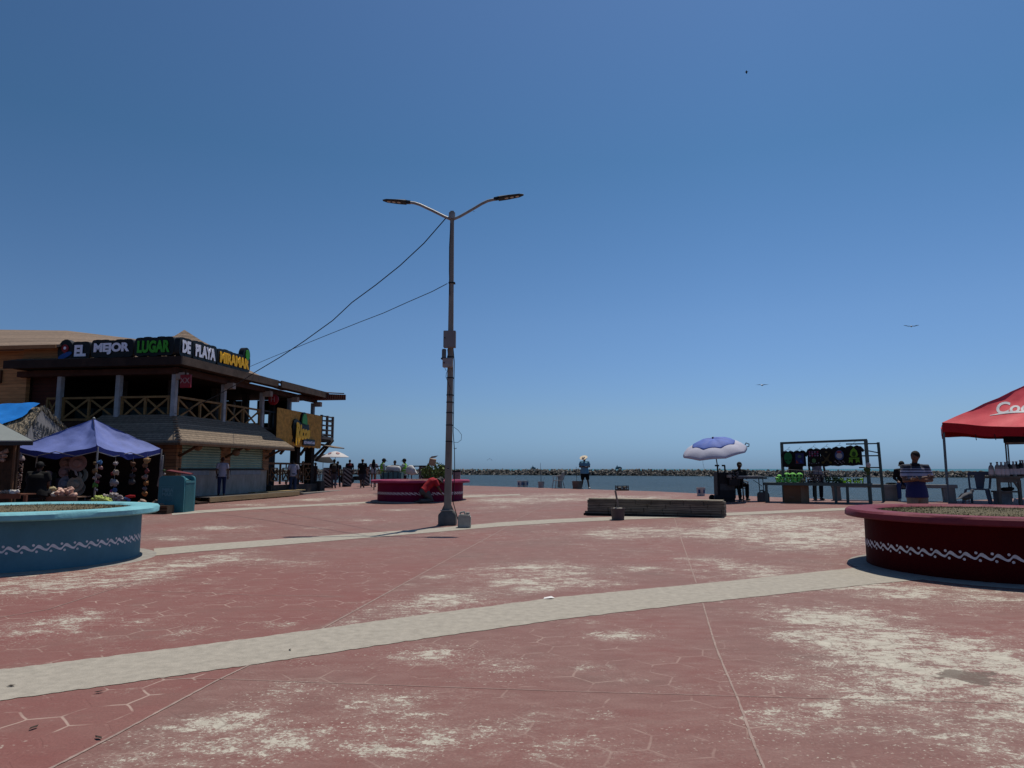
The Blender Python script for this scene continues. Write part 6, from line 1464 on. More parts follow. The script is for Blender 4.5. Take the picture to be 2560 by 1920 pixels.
# ================================================================ BACKGROUND QUAY
wp = mat('bollard_white', (.28,.27,.26), .85, var=.2, scale=8); bpn = mat('bollard_black', (.02,.02,.022), .8, var=.3)
def cbollard(px, py, lab, s=1.0, rz=R_(24)):
    p = G(px, py); t = T('chevron_bollard', lab, 'bollard', p, rz, 'black and white chevron bollards')
    h = 1.28*s; w_ = .25*s
    MB().box(-w_,-w_,0,w_,w_,h).build('pillar', bpn, t, bevel=.006)
    mb = MB(); e = .004
    for k in range(-2, 7):
        z0 = .02+k*.25*s; dz = .38*s; th = .115*s
        def q(face):
            pts = []
            for u, z in ((0,z0+dz),(1,z0),(1,z0+th),(0,z0+dz+th)): pts.append((u,z))
            return pts
        for face in (0,1):
            pts = q(face)
            # clip in z by clamping
            pp = [(u, min(max(z, .01), h-.01)) for u, z in pts]
            if max(z for _, z in pp) - min(z for _, z in pp) < .02: continue
            if face == 0: P3 = [(-w_-e, -w_-e+2*(w_+e)*u, z) for u, z in pp]
            else: P3 = [(-w_-e+2*(w_+e)*u, -w_-e, z) for u, z in pp]
            mb.add(P3, [(0,1,2,3)])
    mb.build('stripes', wp, t, smooth=0); return t
cbollard(818.5,1219.5,'chevron bollard at the left, half hidden by the person with a backpack'); cbollard(866.5,1216.5,'chevron bollard in front of the person in the red and black shirt')
cbollard(913,1214.5,'chevron bollard half hidden behind the man in the white cap'); cbollard(1058.5,1213,'chevron bollard behind the magenta planter, left of the leafy bush')
def parasol(px, ytop, yedge, wpx, yfoot, m, lab, tilt=(0,0), Y=None, marks=False):
    p = G(px, yfoot) if Y is None else Vector((A(px,1172,Y).x, Y, zg(A(px,1172,Y).x, Y))); Y = p.y
    t = T('patio_umbrella', lab, 'umbrella', p); r = wpx*Y/F/2; z1 = A(px,yedge,Y).z-p.z; z2 = A(px,ytop,Y).z-p.z
    M_ = Matrix.Rotation(tilt[0],3,'X') @ Matrix.Rotation(tilt[1],3,'Y')
    o = MB().lathe([(r,0),(r*.97,.03),(r*.62,(z2-z1)*.52),(r*.30,(z2-z1)*.86),(r*.12,(z2-z1)*.97),(0,z2-z1)], 32, (0,0,z1), M_, wob=lambda a,i: 1-.03*abs(math.sin(4*a))).build('canopy', m, t, smooth=70)
    if marks:
        mb = MB()
        for a in (-2.1,-1.0): c_ = Vector((r*.55*math.cos(a), r*.55*math.sin(a), z1+(z2-z1)*.66)); mb.lathe([(r*.14,0),(r*.10,.001)], 14, c_, Matrix.Rotation(a+math.pi/2,3,'Z') @ Matrix.Rotation(R_(28),3,'X'))
        mb.build('printed_ring', mat('umbrella_print', (.42,.22,.22), .7), t)
    MB().tube([(0,0,0),(0,0,z2-.02)], .02, 6).build('pole', lgm, t); MB().lathe([(.22,0),(.2,.08),(.04,.1)], 14).build('base', dark, t); return t
parasol(836,1128,1143,69,1212,mat('white_canopy', (.72,.68,.66), .7, var=.05),'white patio umbrella with pale printed rings near the walkers',marks=True)
parasol(806,1135,1152,56,1210,mat('black_canopy', (.015,.015,.018), .8, var=.3),'sagging black umbrella behind the white one',tilt=(R_(8),R_(9)))
def motorbike(p, rz, col, lab):
    t = T('motorbike', lab, 'motorbike', p, rz); ty = blackp
    for y in (-.62,.62):
        w_ = MB().lathe([(.20,-.04),(.29,-.05),(.31,0),(.29,.05),(.20,.04),(.20,-.04)], 20, (0,y,.31), Matrix.Rotation(math.pi/2,3,'Y')).build('wheel', ty, t)
        MB().lathe([(.03,-.03),(.19,-.01),(.19,.01),(.03,.03)], 14, (0,y,.31), Matrix.Rotation(math.pi/2,3,'Y')).build('rim', galv, w_)
    m = mat('bike_'+lab[:6], col, .4, var=.1)
    MB().loft([(0,-.5,.62),(0,-.1,.72),(0,.25,.80),(0,.4,.72)], [(.10,.05),(.13,.06),(.14,.11),(.08,.06)]).build('body', m, t); MB().loft([(0,-.6,.76),(0,.05,.80)], [(.12,.04),(.11,.04)]).build('seat', ty, t)
    MB().box(-.12,-.2,.25,.12,.25,.55).build('engine', dark, t, bevel=.03); MB().tube([(.06,.62,.31),(.06,.42,.95)],.022,6).tube([(-.06,.62,.31),(-.06,.42,.95)],.022,6).build('fork', galv, t)
    MB().tube([(-.34,.3,1.0),(0,.40,.97),(.34,.3,1.0)],.016,6).build('handlebar', ty, t); MB().ball((0,.5,.85),(.09,.08,.09),10,7).build('headlight', mat('lamp_glass', (.5,.5,.48), .2), t)
    return t
motorbike(G(892,1209), R_(150), (.03,.03,.035), 'dark motorbike behind the man in the white cap'); motorbike(G(838,1208), R_(100), (.45,.28,.02), 'yellow motorbike behind the person with a backpack')
# cargo tricycle with sacks
TRY = 35.5; g3 = Vector((A(985,1172,TRY).x, TRY, zg(A(985,1172,TRY).x, TRY))); lx, lz = mk(TRY, g3)
t = T('cargo_tricycle', 'turquoise cargo tricycle with a wide metal box behind the magenta planter', 'tricycle', g3)
tq = mat('tricycle_turquoise', (.07,.17,.19), .5, .1, var=.3, scale=5)
MB().box(lx(957),-.35,.45,lx(1006),.45,lz(1181)).build('cargo_box', tq, t, bevel=.015)
mb = MB(); 
for px in (962,974,986,998): mb.bar((lx(px),-.37,.45),(lx(px),-.37,lz(1179)),.03,.03)
mb.tube([(lx(957),-.37,lz(1179)),(lx(1006),-.37,lz(1179))],.015,6).tube([(lx(962),-.37,lz(1177)),(lx(975),-.37,lz(1175)),(lx(988),-.37,lz(1177))],.012,6); mb.build('rack_rail', blackp, t)
for x in (lx(966), lx(998)):
    w_ = MB().lathe([(.27,-.03),(.31,-.035),(.33,0),(.31,.035),(.27,.03),(.27,-.03)], 24, (x,-.45,.33), Matrix.Rotation(math.pi/2,3,'X')).build('wheel', blackp, t)
    MB().lathe([(.03,-.03),(.26,-.008),(.26,.008),(.03,.03)], 12, (x,-.45,.33), Matrix.Rotation(math.pi/2,3,'X')).build('rim', galv, w_)
mb = MB(); pts = [(lx(998)+.40*math.cos(a), -.47, .33+.40*math.sin(a)) for a in [math.radians(q) for q in range(0,181,15)]]; mb.tube(pts,.03,6); mb.build('mudguard', mat('mudguard_pale', (.25,.38,.38), .5), t)
MB().tube([(lx(1006),0,.6),(lx(1020),0,.75),(lx(1022),0,1.0)],.025,6).build('handle', tq, t)
skm = mat('white_sack', (.62,.61,.60), .75, var=.1, scale=5, bump=.4, bscale=5)
def sack(pts, lab):
    zc_ = sum(p[1] for p in pts)/len(pts); xc = sum(p[0] for p in pts)/len(pts); P_ = [A(x,y,TRY) for x,y in pts]; c_ = A(xc,zc_,TRY)
    t = T('white_sack', lab, 'sack', c_); vs = []
    mb = MB(); n_ = len(P_)
    rings = [(-.22,.75),(-.14,.95),(0,1.0),(.14,.95),(.22,.75)]
    for y, s_ in rings:
        for p in P_: vs.append(((p.x-c_.x)*s_, y, (p.z-c_.z)*s_))
    fs = [(i*n_+k, i*n_+(k+1)%n_, (i+1)*n_+(k+1)%n_, (i+1)*n_+k) for i in range(4) for k in range(n_)] + [tuple(range(n_)), tuple(4*n_+k for k in range(n_))]
    mb.add(vs, fs).build('sack_body', skm, t, smooth=80); return t
t1 = sack([(966,1180),(966,1168),(970,1164),(985,1164),(998,1165),(1002,1170),(1002,1180)], 'white sack lying on the cargo tricycle box'); t2 = sack([(1014,1183),(1016,1168),(1024,1163),(1031,1163),(1038,1173),(1044,1184),(1030,1188)], 'white printed sack leaning at the right of the cargo tricycle')
def ring(t, dx, dz, r): MB().lathe([(r,-.003),(r*1.18,-.003),(r*1.18,.003),(r,.003),(r,-.003)], 16, (dx,-.20,dz), Matrix.Rotation(math.pi/2,3,'X')).build('printed_ring', blackp, t)
ring(t1,.0,-.08,.09); ring(t1,.2,-.08,.08); ring(t2,-.05,-.05,.10); ring(t2,.12,-.02,.08)
# guard rail
p0, p1 = Vector((A(936,1172,41).x,41,zg(-8,41))), Vector((A(1062,1172,39).x,39,zg(-5,39)))
t = T('guard_rail', 'thin dark metal rail along the quay behind the tricycle', 'railing', p0); d = p1-p0
mb = MB(); zt4 = A(1000,1165.5,40).z-p0.z; mb.bar((0,0,zt4),(d.x,d.y,zt4),.06,.06); mb.bar((0,0,zt4-.22),(d.x,d.y,zt4-.22),.03,.03)
for k in range(9): q = d*(k/8); mb.bar((q.x,q.y,zt4-.22),(q.x+d.x/16,q.y,zt4),.025,.025)
mb.build('rail', blackp, t)
for k in range(5): q = d*(k/4); MB().bar((q.x,q.y,0),(q.x,q.y,zt4),.05,.05).build('post', blackp, t)
# bush with box
BYY = 33.5; g4 = Vector((A(1086,1172,BYY).x, BYY, zg(-3.7,BYY))); t = T('leafy_bush', 'leafy green sea grape bush behind the magenta planter', 'bush', g4); rn = random.Random(13)
mb = MB()
for k in range(9):
    a = rn.random()*6.28; mb.tube([(0,0,0),(.2*math.cos(a),.2*math.sin(a),.5),(.5*math.cos(a),.4*math.sin(a),.75+.5*rn.random())],[.035,.02,.01],5)
mb.build('stems', bwood, t)
lf = MB()
cl = [(-.32,1.05,.30),(-.05,1.22,.30),(.25,1.12,.36),(.48,.9,.30),(-.2,.65,.35),(.2,.6,.38),(.62,.55,.25),(.0,.9,.3),(.35,1.25,.16),(-.45,1.1,.14),(.75,.35,.25),(-.3,.3,.3),(.3,.3,.35)]
for cx_, cz_, r in cl:
    for k in range(int(120*r/.3)):
        v = Vector((rn.gauss(0,1), rn.gauss(0,1), rn.gauss(0,1))).normalized()*r*rn.uniform(.6,1.08); c_ = Vector((cx_,0,cz_)) + v
        E_ = Euler((rn.random()*6,rn.random()*6,rn.random()*6)).to_matrix(); s_ = rn.uniform(.04,.075)
        lf.add([c_ + E_ @ Vector(q)*s_ for q in ((1,0,0),(.5,.7,.1),(-.6,.6,0),(-1,0,-.1),(-.6,-.6,0),(.5,-.7,.1))], [(0,1,2,3,4,5)])
o = lf.build('foliage', mat('bush_leaf', (.08,.14,.03), .6, var=.4, scale=6, two=(.28,.36,.11)), t, smooth=0)
t = T('cardboard_box', 'small tan cardboard box stuck in the top of the leafy bush', 'box', A(1081,1155,BYY-.3), R_(12)); MB().cbox((0,0,0),(.30,.22,.30), Euler((.2,.15,0)).to_matrix()).build('carton', mat('tan_card', (.34,.24,.17), .85, var=.15), t, bevel=.005); MB().add([(-.16,-.1,.16),(.12,-.12,.2),(.26,-.1,.30),(-.05,-.1,.26)],[(0,1,2,3)]).build('flap', MATS['tan_card'], t, smooth=0)
p = Vector((A(1142,1172,34).x, 34, zg(-2.7,34))); t = T('pink_pillar', 'weathered pink pillar with a black top beside the lamp post', 'pillar', p)
hp = A(1142,1180,34).z-p.z; MB().box(-.17,-.17,0,.17,.17,hp).build('pillar', mat('faded_pink', (.32,.20,.22), .85, var=.35, scale=7), t, bevel=.01); MB().box(-.19,-.19,hp,.19,.19,hp+.075).build('cap', blackp, t, bevel=.01)
# plastic chairs / table at far left by the bollard
p = G(800,1207); t = T('cafe_table', 'small round pale cafe table left of the first bollard', 'table', p); MB().lathe([(.32,.70),(.33,.74),(0,.75)],20).build('tabletop', mat('cafe_grey', (.22,.23,.25), .5), t); MB().tube([(0,0,0),(0,0,.7)],.03,8).build('leg', dark, t); MB().lathe([(.22,0),(.05,.04)],14).build('foot', dark, t)
armchair(G(790,1208), R_(30), 'pale plastic armchair in the shade beside the cafe table', (.16,.17,.18)); armchair(G(812,1206), R_(200), 'pale plastic armchair between the cafe table and the first bollard', (.20,.21,.22))
# ships
def ship(px, L_, lab, hgt, pts_super):
    Y = 7000; t = T('distant_ship', lab, 'ship', (A(px,1172,Y).x, Y, -1.5), 0, 'ships on the horizon'); m = mat('ship_'+lab[:5], (.16,.21,.24), .8, var=.2, scale=.1)  # blue-grey hull colour has the distance haze painted in
    MB().prism([(-L_/2,0,0),(L_/2,0,0),(L_/2+3,0,14),(-L_/2-4,0,13)],(0,12,0)).build('hull', m, t, smooth=0)
    mb = MB()
    for x0, x1, z0, z1 in pts_super: mb.box(x0*L_,2,z0,x1*L_,10,z1)
    mb.build('superstructure', mat('ship_super_hazed', (.22,.27,.30), .8), t); return t  # superstructure colour has the same haze painted in
ship(1333, 46, 'small grey ship on the horizon, left one', 30, [(-.3,.2,13,22),(-.15,.0,22,30),(-.09,-.05,30,40),(.2,.42,13,17)])
ship(1547, 60, 'larger grey ship on the horizon, right one', 30, [(-.45,.45,13,20),(-.35,-.15,20,30),(-.27,-.22,30,42),(-.1,.3,20,24)])
# birds
def bird(px, py, Y, span, lab, col, colw, rz, flap, roll=0):
    t = T('seabird', lab, 'bird', A(px,py,Y), rz); t.rotation_euler = (0, roll, rz); s = span
    MB().loft([(0,-.22*s,0),(0,-.08*s,0),(0,.1*s,.01*s),(0,.2*s,.02*s),(0,.25*s,.015*s)], [(.015*s,.01*s),(.05*s,.05*s),(.055*s,.055*s),(.035*s,.035*s),(.01*s,.01*s)]).build('body', mat('bird_b_%d' % int(col[0]*100), col, .8), t)
    m = mat('bird_w_%d' % int(colw[0]*100), colw, .8, var=.3, scale=6)
    for a in (-1,1):
        f1, f2 = flap
        MB().prism([(a*.03*s,.10*s,.02*s),(a*.22*s,.15*s,f1*s),(a*.52*s,.02*s,f2*s),(a*.34*s,-.02*s,f2*.7*s+f1*.3*s),(a*.2*s,-.04*s,f1*s),(a*.03*s,-.08*s,.02*s)],(0,0,.012*s)).build('wing', m, t, smooth=0)
    MB().loft([(0,.25*s,.015*s),(0,.31*s,.0)], [.01*s,.003*s]).build('beak', mat('beak', (.3,.2,.05), .6), t); return t
bird(1867,180,70,.75,'dark seabird high in the sky',(.03,.03,.03),(.03,.03,.035),R_(70),(.02,-.03)); bird(2278,816,55,1.05,'white bodied gull, higher of the two at the right',(1.0,.96,.9),(.30,.28,.26),R_(-35),(.02,.09),.1)
bird(1905,963,55,.95,'white bodied gull, lower of the two at the right',(1.0,.96,.9),(.32,.30,.28),R_(-40),(.05,.04),.05); bird(1224,1147,90,.7,'small dark bird low over the breakwater',(.02,.02,.02),(.02,.02,.025),R_(0),(-.1,-.3)); bird(1185,529,60,.22,'tiny dark bird right of the lamp arms',(.03,.03,.03),(.03,.03,.035),R_(60),(.0,.03))

# small litter on the paving
lfm = mat('dry_leaf', (.06,.045,.035), .9, var=.4, scale=30)
for i, (px, py, lab) in enumerate([(27,1718,'dark dry leaf on the pale strip at the left edge of the photo'), (84,1823,'dark dry leaf on the red paving below the pale strip, far left'), (246,1848,'dark dry leaf beside the diagonal joint near the bottom left'), (248,1733,'dark dry leaf just below the pale strip, right of the far left ones'), (725,1627,'dark dry leaf lying on the middle part of the pale strip')]):
    p = G(px, py) + Vector((0,0,.006)); s_ = .022 if i != 4 else .018
    o = MB().add([(-s_*1.4,0,.002),(-s_*.5,s_*.5,.008),(s_*.6,s_*.45,.004),(s_*1.4,0,.010),(s_*.5,-s_*.5,.003),(-s_*.6,-s_*.45,.007)], [(0,1,2,3,4,5)]).build('dry_leaf', lfm, smooth=0); o.location = p; o.rotation_euler[2] = i*1.3; tag(o, lab, 'leaf', 'dry leaves on the paving')
o = MB().add([(-.06,-.03,.0),(.02,-.045,.012),(.07,.0,.004),(.03,.03,.02),(-.05,.02,.006)], [(0,1,2,3,4)]).build('paper_scrap', mat('paper_white', (1.0,.98,.95), .8), smooth=0); o.location = G(1372,1497)+Vector((0,0,.006)); tag(o, 'small white paper scrap beside the pale strip near the centre', 'litter')
# ================================================================ PEOPLE
def skin_(n): return {'d': mat('skin_dark', (.13,.065,.04), .6, var=.08), 'm': mat('skin_mid', (.20,.105,.07), .6, var=.08), 'l': mat('skin_light', (.30,.17,.12), .6, var=.08)}[n]
def V(*a): return Vector(a)
def person(label, pos, rz, H, J=None, top=((.02,.02,.02),'short',.0), legs=((.03,.04,.08),'long'), shoes=(.02,.02,.02), skin='m', hair=((.012,.01,.009),'short'), hat=None, girth=1.0, face=(0,1,0), eyes=False, group=None, skirt=False, nolegs=False, topm=None, fing=True):
    t = T('person', label, 'person', pos, rz, group); s = H/1.72; t.scale = (s,s,s)
    D = dict(pel=V(0,0,.95), wai=V(0,.0,1.08), che=V(0,.0,1.28), nek=V(0,-.01,1.47), hed=V(0,.015,1.60))
    for a, k in ((-1,'L'),(1,'R')):
        D.update({'sh'+k: V(a*.19,-.01,1.42), 'el'+k: V(a*.245,-.03,1.13), 'wr'+k: V(a*.25,.06,.88), 'hp'+k: V(a*.095,0,.93), 'kn'+k: V(a*.105,.02,.50), 'an'+k: V(a*.11,-.02,.09), 'to'+k: V(a*.125,.14,.035), 'hd'+k: V(0,.25,-1)})
    for k, v in (J or {}).items(): D[k] = Vector(v)
    g = girth; up_ = (D['nek']-D['pel']).normalized()
    rt = (D['shR']-D['shL']).normalized(); fw = Vector(face).normalized(); hr = fw.cross(Vector((0,0,1)));  hr = hr.normalized() if hr.length > .1 else Vector((1,0,0))
    hup = hr.cross(fw).normalized(); 
    Mh = Matrix((hr, fw, hup)).transposed()
    sk = skin_(skin); b = MB(); h = D['hed']
    b.loft([D['pel'], D['wai'], D['che'], D['nek']-up_*.05], [(.15*g,.10*g),(.13*g,.095*g),(.16*g,.105*g),(.10,.07)], right=rt, n=14)
    b.loft([D['nek']-up_*.06, D['nek']+up_*.03, h-hup*.05], [.062,.054,.05], right=rt, n=10)
    b.loft([h-hup*.085+fw*.025, h-hup*.045+fw*.012, h, h+hup*.045-fw*.005, h+hup*.068-fw*.01], [(.034,.038),(.060,.075),(.072,.090),(.066,.086),(.048,.064)], right=hr, n=14)
    b.ball(h+fw*.098-hup*.012, (.014,.014,.02), 8, 6); 
    for a in (-1,1): b.ball(h+hr*(a*.074)-hup*.01, (.012,.02,.028), 8, 6)
    ex = MB()
    for k, a in (('L',-1),('R',1)):
        S, E_, W = D['sh'+k], D['el'+k], D['wr'+k]
        b.loft([S, S.lerp(E_,.5), E_, E_.lerp(W,.35), W], [.045*g,.044*g,.038,.040,.027], n=10)
        if not nolegs:
            b.loft([D['hp'+k], D['hp'+k].lerp(D['kn'+k],.5), D['kn'+k], D['kn'+k].lerp(D['an'+k],.35), D['an'+k]], [.088*g,.075*g,.055,.055,.036], n=10)
            b.loft([D['an'+k]-V(0,0,.03), D['to'+k]], [(.035,.04),(.035,.025)], n=8)
        hd = D['hd'+k].normalized(); pr_ = hd.cross(V(a,0,0)); pr_ = pr_.normalized() if pr_.length > .1 else V(0,1,0)
        sd = hd.cross(pr_).normalized()           # across the palm
        b.loft([W, W+hd*.04, W+hd*.085], [(.024,.016),(.040,.016),(.040,.014)], right=sd, n=8)
        if fing:
            for i, (o_, L_) in enumerate(((-.030,.062),(-.010,.075),(.010,.072),(.029,.055))):
                p0 = W+hd*.085+sd*o_; cur = pr_*.012
                ex.tube([p0-hd*.012, p0+hd*L_*.4, p0+hd*L_*.75+cur, p0+hd*L_+cur*2.2], [.009,.0088,.0078,.005], 6)
            th = W+hd*.03+sd*(-.03); ex.tube([th, th+hd*.025-sd*.022+pr_*.006, th+hd*.055-sd*.026+pr_*.014], [.012,.010,.007], 6)
    remesh(b, 'body', sk, t, .017, 2, ex if fing else None)
    if eyes:
        for a in (-1,1): MB().ball(h+fw*.083+hr*(a*.030)+hup*.012, (.012,.009,.007), 8, 5).build('eye', mat('eye_dark', (.02,.015,.012), .8), t)
        MB().ball(h+fw*.086-hup*.045, (.022,.007,.005), 8, 5).build('mouth', mat('lip', (.12,.045,.035), .6), t)
    # shirt
    if top:
        col, sl, hem = top; m = topm or mat('top_%d_%d_%d' % tuple(int(c*100) for c in col), col, .85, var=.14, scale=5, bump=.35, bscale=8)
        q = MB(); bt = D['pel'] - up_*(.07+hem)
        q.loft([bt, D['pel']+up_*.03, D['wai'], D['che'], D['che'].lerp(D['nek'],.55), D['nek']-up_*.035], [(.196*g,.138*g),(.182*g,.130*g),(.154*g,.118*g),(.178*g,.126*g),(.165*g,.105*g),(.085,.07)], right=rt, n=18, flat=(1,0))
        for k in 'LR':
            S, E_, W = D['sh'+k], D['el'+k], D['wr'+k]; S2 = S.lerp(D['nek'],.45)-up_*.02
            if sl == 'long': q.loft([S2, S, S.lerp(E_,.4), E_, E_.lerp(W,.9)], [.060,.062*g,.060*g,.052,.042], n=10, flat=(0,1))
            elif sl == 'short': q.loft([S2, S, S.lerp(E_,.35), S.lerp(E_,.72)], [.060,.065*g,.066*g,.064*g], n=10, flat=(0,1))
            else: q.loft([S2, S], [.06,.06], n=8)
        remesh(q, 'shirt', m, t, .017, 2)
    if legs and not nolegs:
        col, ln = legs; m = mat('leg_%d_%d_%d' % tuple(int(c*100) for c in col), col, .9, var=.16, scale=5, bump=.35, bscale=9)
        q = MB(); q.loft([D['pel']-up_*.06, D['pel']+up_*.06], [(.155*g,.112*g),(.148*g,.108*g)], right=rt, n=14)
        for k in 'LR':
            hp, kn, an = D['hp'+k], D['kn'+k], D['an'+k]
            if ln == 'long': q.loft([hp, hp.lerp(kn,.5), kn, kn.lerp(an,.5), an+V(0,0,.0)], [.10*g,.088*g,.072,.068,.062], n=12, flat=(0,1))
            elif ln == 'short': q.loft([hp, hp.lerp(kn,.5), kn.lerp(an,.05)], [.105*g,.10*g,.092], n=12, flat=(0,1))
            else: q.loft([hp, hp.lerp(kn,.28)], [.102*g,.10*g], n=12, flat=(0,1))
        remesh(q, 'trousers' if ln == 'long' else 'shorts', m, t, .017, 2)
    if shoes and not nolegs:
        q = mat('shoe_%d_%d' % (int(shoes[0]*100), int(shoes[2]*100)), shoes, .6, var=.1)
        for k in 'LR': an, to = D['an'+k], D['to'+k]; d_ = (to-an); d_.z = 0; MB().loft([an-V(0,0,.045)-d_*.25, an-V(0,0,.04)+d_*.2, to+d_*.12], [(.042,.045),(.046,.045),(.042,.028)], n=10).build('shoe', q, t)
    if hair:
        col, st_ = hair; m = mat('hair_%d' % int(col[0]*1000), col, .8, var=.25, scale=20, bump=.3); q = MB()
        q.ball(h+hup*.034-fw*.020, (.082,.098,.094), 16, 10, Mh)
        if st_ == 'long': q.loft([h+hup*.02-fw*.05, h-hup*.12-fw*.075, h-hup*.30-fw*.10, h-hup*.46-fw*.11], [(.085,.06),(.115,.055),(.115,.05),(.05,.03)], right=hr, n=14)
        elif st_ == 'bun': q.ball(h+hup*.10-fw*.03, (.04,.04,.035), 10, 7, Mh)
        q.build('hair', m, t)
    if hat:
        kind, col = hat; m = mat('hat_%d_%d' % (int(col[0]*100), int(col[2]*100)), col, .8, var=.15, scale=12); q = MB()
        if kind == 'cap': q.ball(h+hup*.048-fw*.008, (.086,.104,.092), 16, 10, Mh); q.prism([h+hup*.055+fw*.07-hr*.07, h+hup*.04+fw*.16-hr*.05, h+hup*.035+fw*.18, h+hup*.04+fw*.16+hr*.05, h+hup*.055+fw*.07+hr*.07], -hup*.012)
        elif kind == 'straw': q.lathe([(.20,.045),(.17,.0),(.10,-.01),(.095,.03),(.08,.10),(.04,.115),(0,.11)], 26, h+hup*.075, Mh, wob=lambda a,i: 1+.10*math.cos(2*a) if i < 2 else 1)
        elif kind == 'bucket': q.lathe([(.15,-.035),(.10,.02),(.09,.09),(.05,.11),(0,.11)], 22, h+hup*.045, Mh)
        q.build('hat', m, t)
    return t
def standing(label, px, yf, yh, rz, **k):
    p = G(px, yf); H = (yf-yh)*p.y/F*1.0; return person(label, p, rz, max(1.5, min(1.92, H)), **k)
WALK = dict(knL=V(-.10,.10,.50), anL=V(-.10,.22,.10), toL=V(-.10,.38,.06), knR=V(.10,.02,.50), anR=V(.10,-.18,.13), toR=V(.11,-.04,.04))
WALK2 = dict(knR=V(.10,.12,.52), anR=V(.10,.20,.09), toR=V(.10,.36,.05), knL=V(-.10,.0,.50), anL=V(-.10,-.20,.15), toL=V(-.10,-.08,.04))
# 1 man with crossed arms, behind the maroon planter
PY = 14.0; px_ = A(2288,1172,PY).x; zz = zg(px_,PY); Hm = A(2288,1129,PY).z - zz
stm = bpy.data.materials.new('striped_polo'); n, l = nodes_of(stm); b = n['Principled BSDF']; b.inputs['Roughness'].default_value = .85
tc_ = N('ShaderNodeTexCoord'); s_ = N('ShaderNodeSeparateXYZ'); l.new(tc_.outputs['Object'], s_.inputs[0])
cr = N('ShaderNodeValToRGB'); cr.color_ramp.interpolation = 'CONSTANT'; e = cr.color_ramp.elements
bands = [(0,(.006,.008,.075)),(1.19,(.30,.30,.38)),(1.225,(.02,.02,.05)),(1.24,(.33,.33,.42)),(1.29,(.02,.025,.06)),(1.315,(.35,.35,.43)),(1.345,(.02,.02,.035)),(1.37,(.25,.25,.32)),(1.385,(.018,.02,.035))]
while len(e) < len(bands): e.new(.5)
for el, (z, c) in zip(e, bands): el.position = z/2; el.color = (*c,1)
hz = N('ShaderNodeMath', operation='MULTIPLY'); hz.inputs[1].default_value = .5; l.new(s_.outputs[2], hz.inputs[0]); l.new(hz.outputs[0], cr.inputs[0]); l.new(cr.outputs[0], b.inputs['Base Color'])
t = person('man with crossed arms in a striped blue polo, behind the maroon planter', (px_,PY,zz), math.pi, Hm, girth=1.12, skin='m', eyes=True,
  J=dict(shL=V(-.215,0,1.42), shR=V(.215,0,1.42), elL=V(-.27,.06,1.15), wrL=V(.06,.21,1.17), hdL=V(1,.1,.12), elR=V(.27,.07,1.14), wrR=V(-.07,.235,1.22), hdR=V(-1,-.05,.02), hed=V(.0,.02,1.61)),
  top=((.006,.008,.075),'short',.06), topm=stm, legs=((.27,.22,.17),'long'), shoes=(.03,.03,.03), face=(.82,.55,-.05))
MB().lathe([(.085,1.44),(.075,1.475),(.08,1.49),(.095,1.46)], 16, (0,-.005,0)).build('collar', mat('collar_dark', (.012,.012,.02), .8), t)
# 2 seated on the bench
def seat_J(zs, fwd=.42, lean=0):
    z0 = zs - .87
    return dict(pel=V(0,0,zs+.08), wai=V(0,.02,zs+.22), che=V(0,.06+lean,zs+.42), nek=V(0,.08+lean,zs+.60), hed=V(0,.12+lean,zs+.73), shL=V(-.19,.07+lean,zs+.55), shR=V(.19,.07+lean,zs+.55), elL=V(-.24,.10+lean,zs+.28), elR=V(.24,.10+lean,zs+.28),
      wrL=V(-.12,.32,zs+.18), wrR=V(.12,.32,zs+.18), hdL=V(.3,1,-.2), hdR=V(-.3,1,-.2), hpL=V(-.09,.0,zs+.08), hpR=V(.09,.0,zs+.08), knL=V(-.12,fwd,zs+.08), knR=V(.12,fwd,zs+.08), anL=V(-.12,fwd+.05,.09), anR=V(.12,fwd+.05,.09), toL=V(-.13,fwd+.2,.035), toR=V(.13,fwd+.2,.035))
bt_ = bl_.lerp(br_, .585)
J = seat_J(.47, .36, .04); J.update(hed=V(.0,.22,1.19), anL=V(-.2,.5,.08), toL=V(-.24,.64,.04))
person('person in a black top, jeans and dark cap sitting hunched on the concrete bench', (bt_.x, bt_.y-.05, .42), R_(152), 1.66, J=J, top=((.012,.012,.014),'long',0), legs=((.03,.055,.16),'long'), shoes=(.45,.42,.40), hat=('cap',(.02,.02,.022)), face=(.35,.9,-.35), eyes=True)
# 3 seated at the table
p3 = Vector((A(1846,1172,25.2).x, 25.2, zg(8.0,25.2))); J = seat_J(.46); J.update(wrL=V(-.10,.36,.80), wrR=V(.12,.38,.80), knL=V(-.15,.40,.52), knR=V(.15,.40,.52))
person('man in a dark shirt with a grey beard sitting at the folding table', p3, math.pi, 1.72, J=J, top=((.035,.035,.03),'short',0), legs=((.012,.012,.014),'long'), shoes=(.02,.02,.02), skin='d', hat=('cap',(.02,.02,.02)), face=(0,1,-.1), eyes=True)
armchair(p3+V(0,.02,0), math.pi, 'grey white plastic chair under the man at the folding table', (.20,.20,.19), .98)
# 4, 5 behind the shirts
p = Vector((A(2042,1172,24.3).x, 24.3, zg(10.2,24.3))); person('person in a lavender shirt and dark jeans standing behind the hanging shirts', p, R_(175), 1.70, top=((.27,.25,.33),'short',.02), legs=((.012,.016,.03),'long'), skin='d', eyes=True)
p = Vector((A(1990,1172,24.5).x, 24.5, zg(9.6,24.5))); person('heavy person in a black shirt behind the left end of the stall table', p, R_(185), 1.60, top=((.008,.008,.009),'short',.02), legs=((.012,.012,.014),'long'), girth=1.35, skin='d', eyes=True)
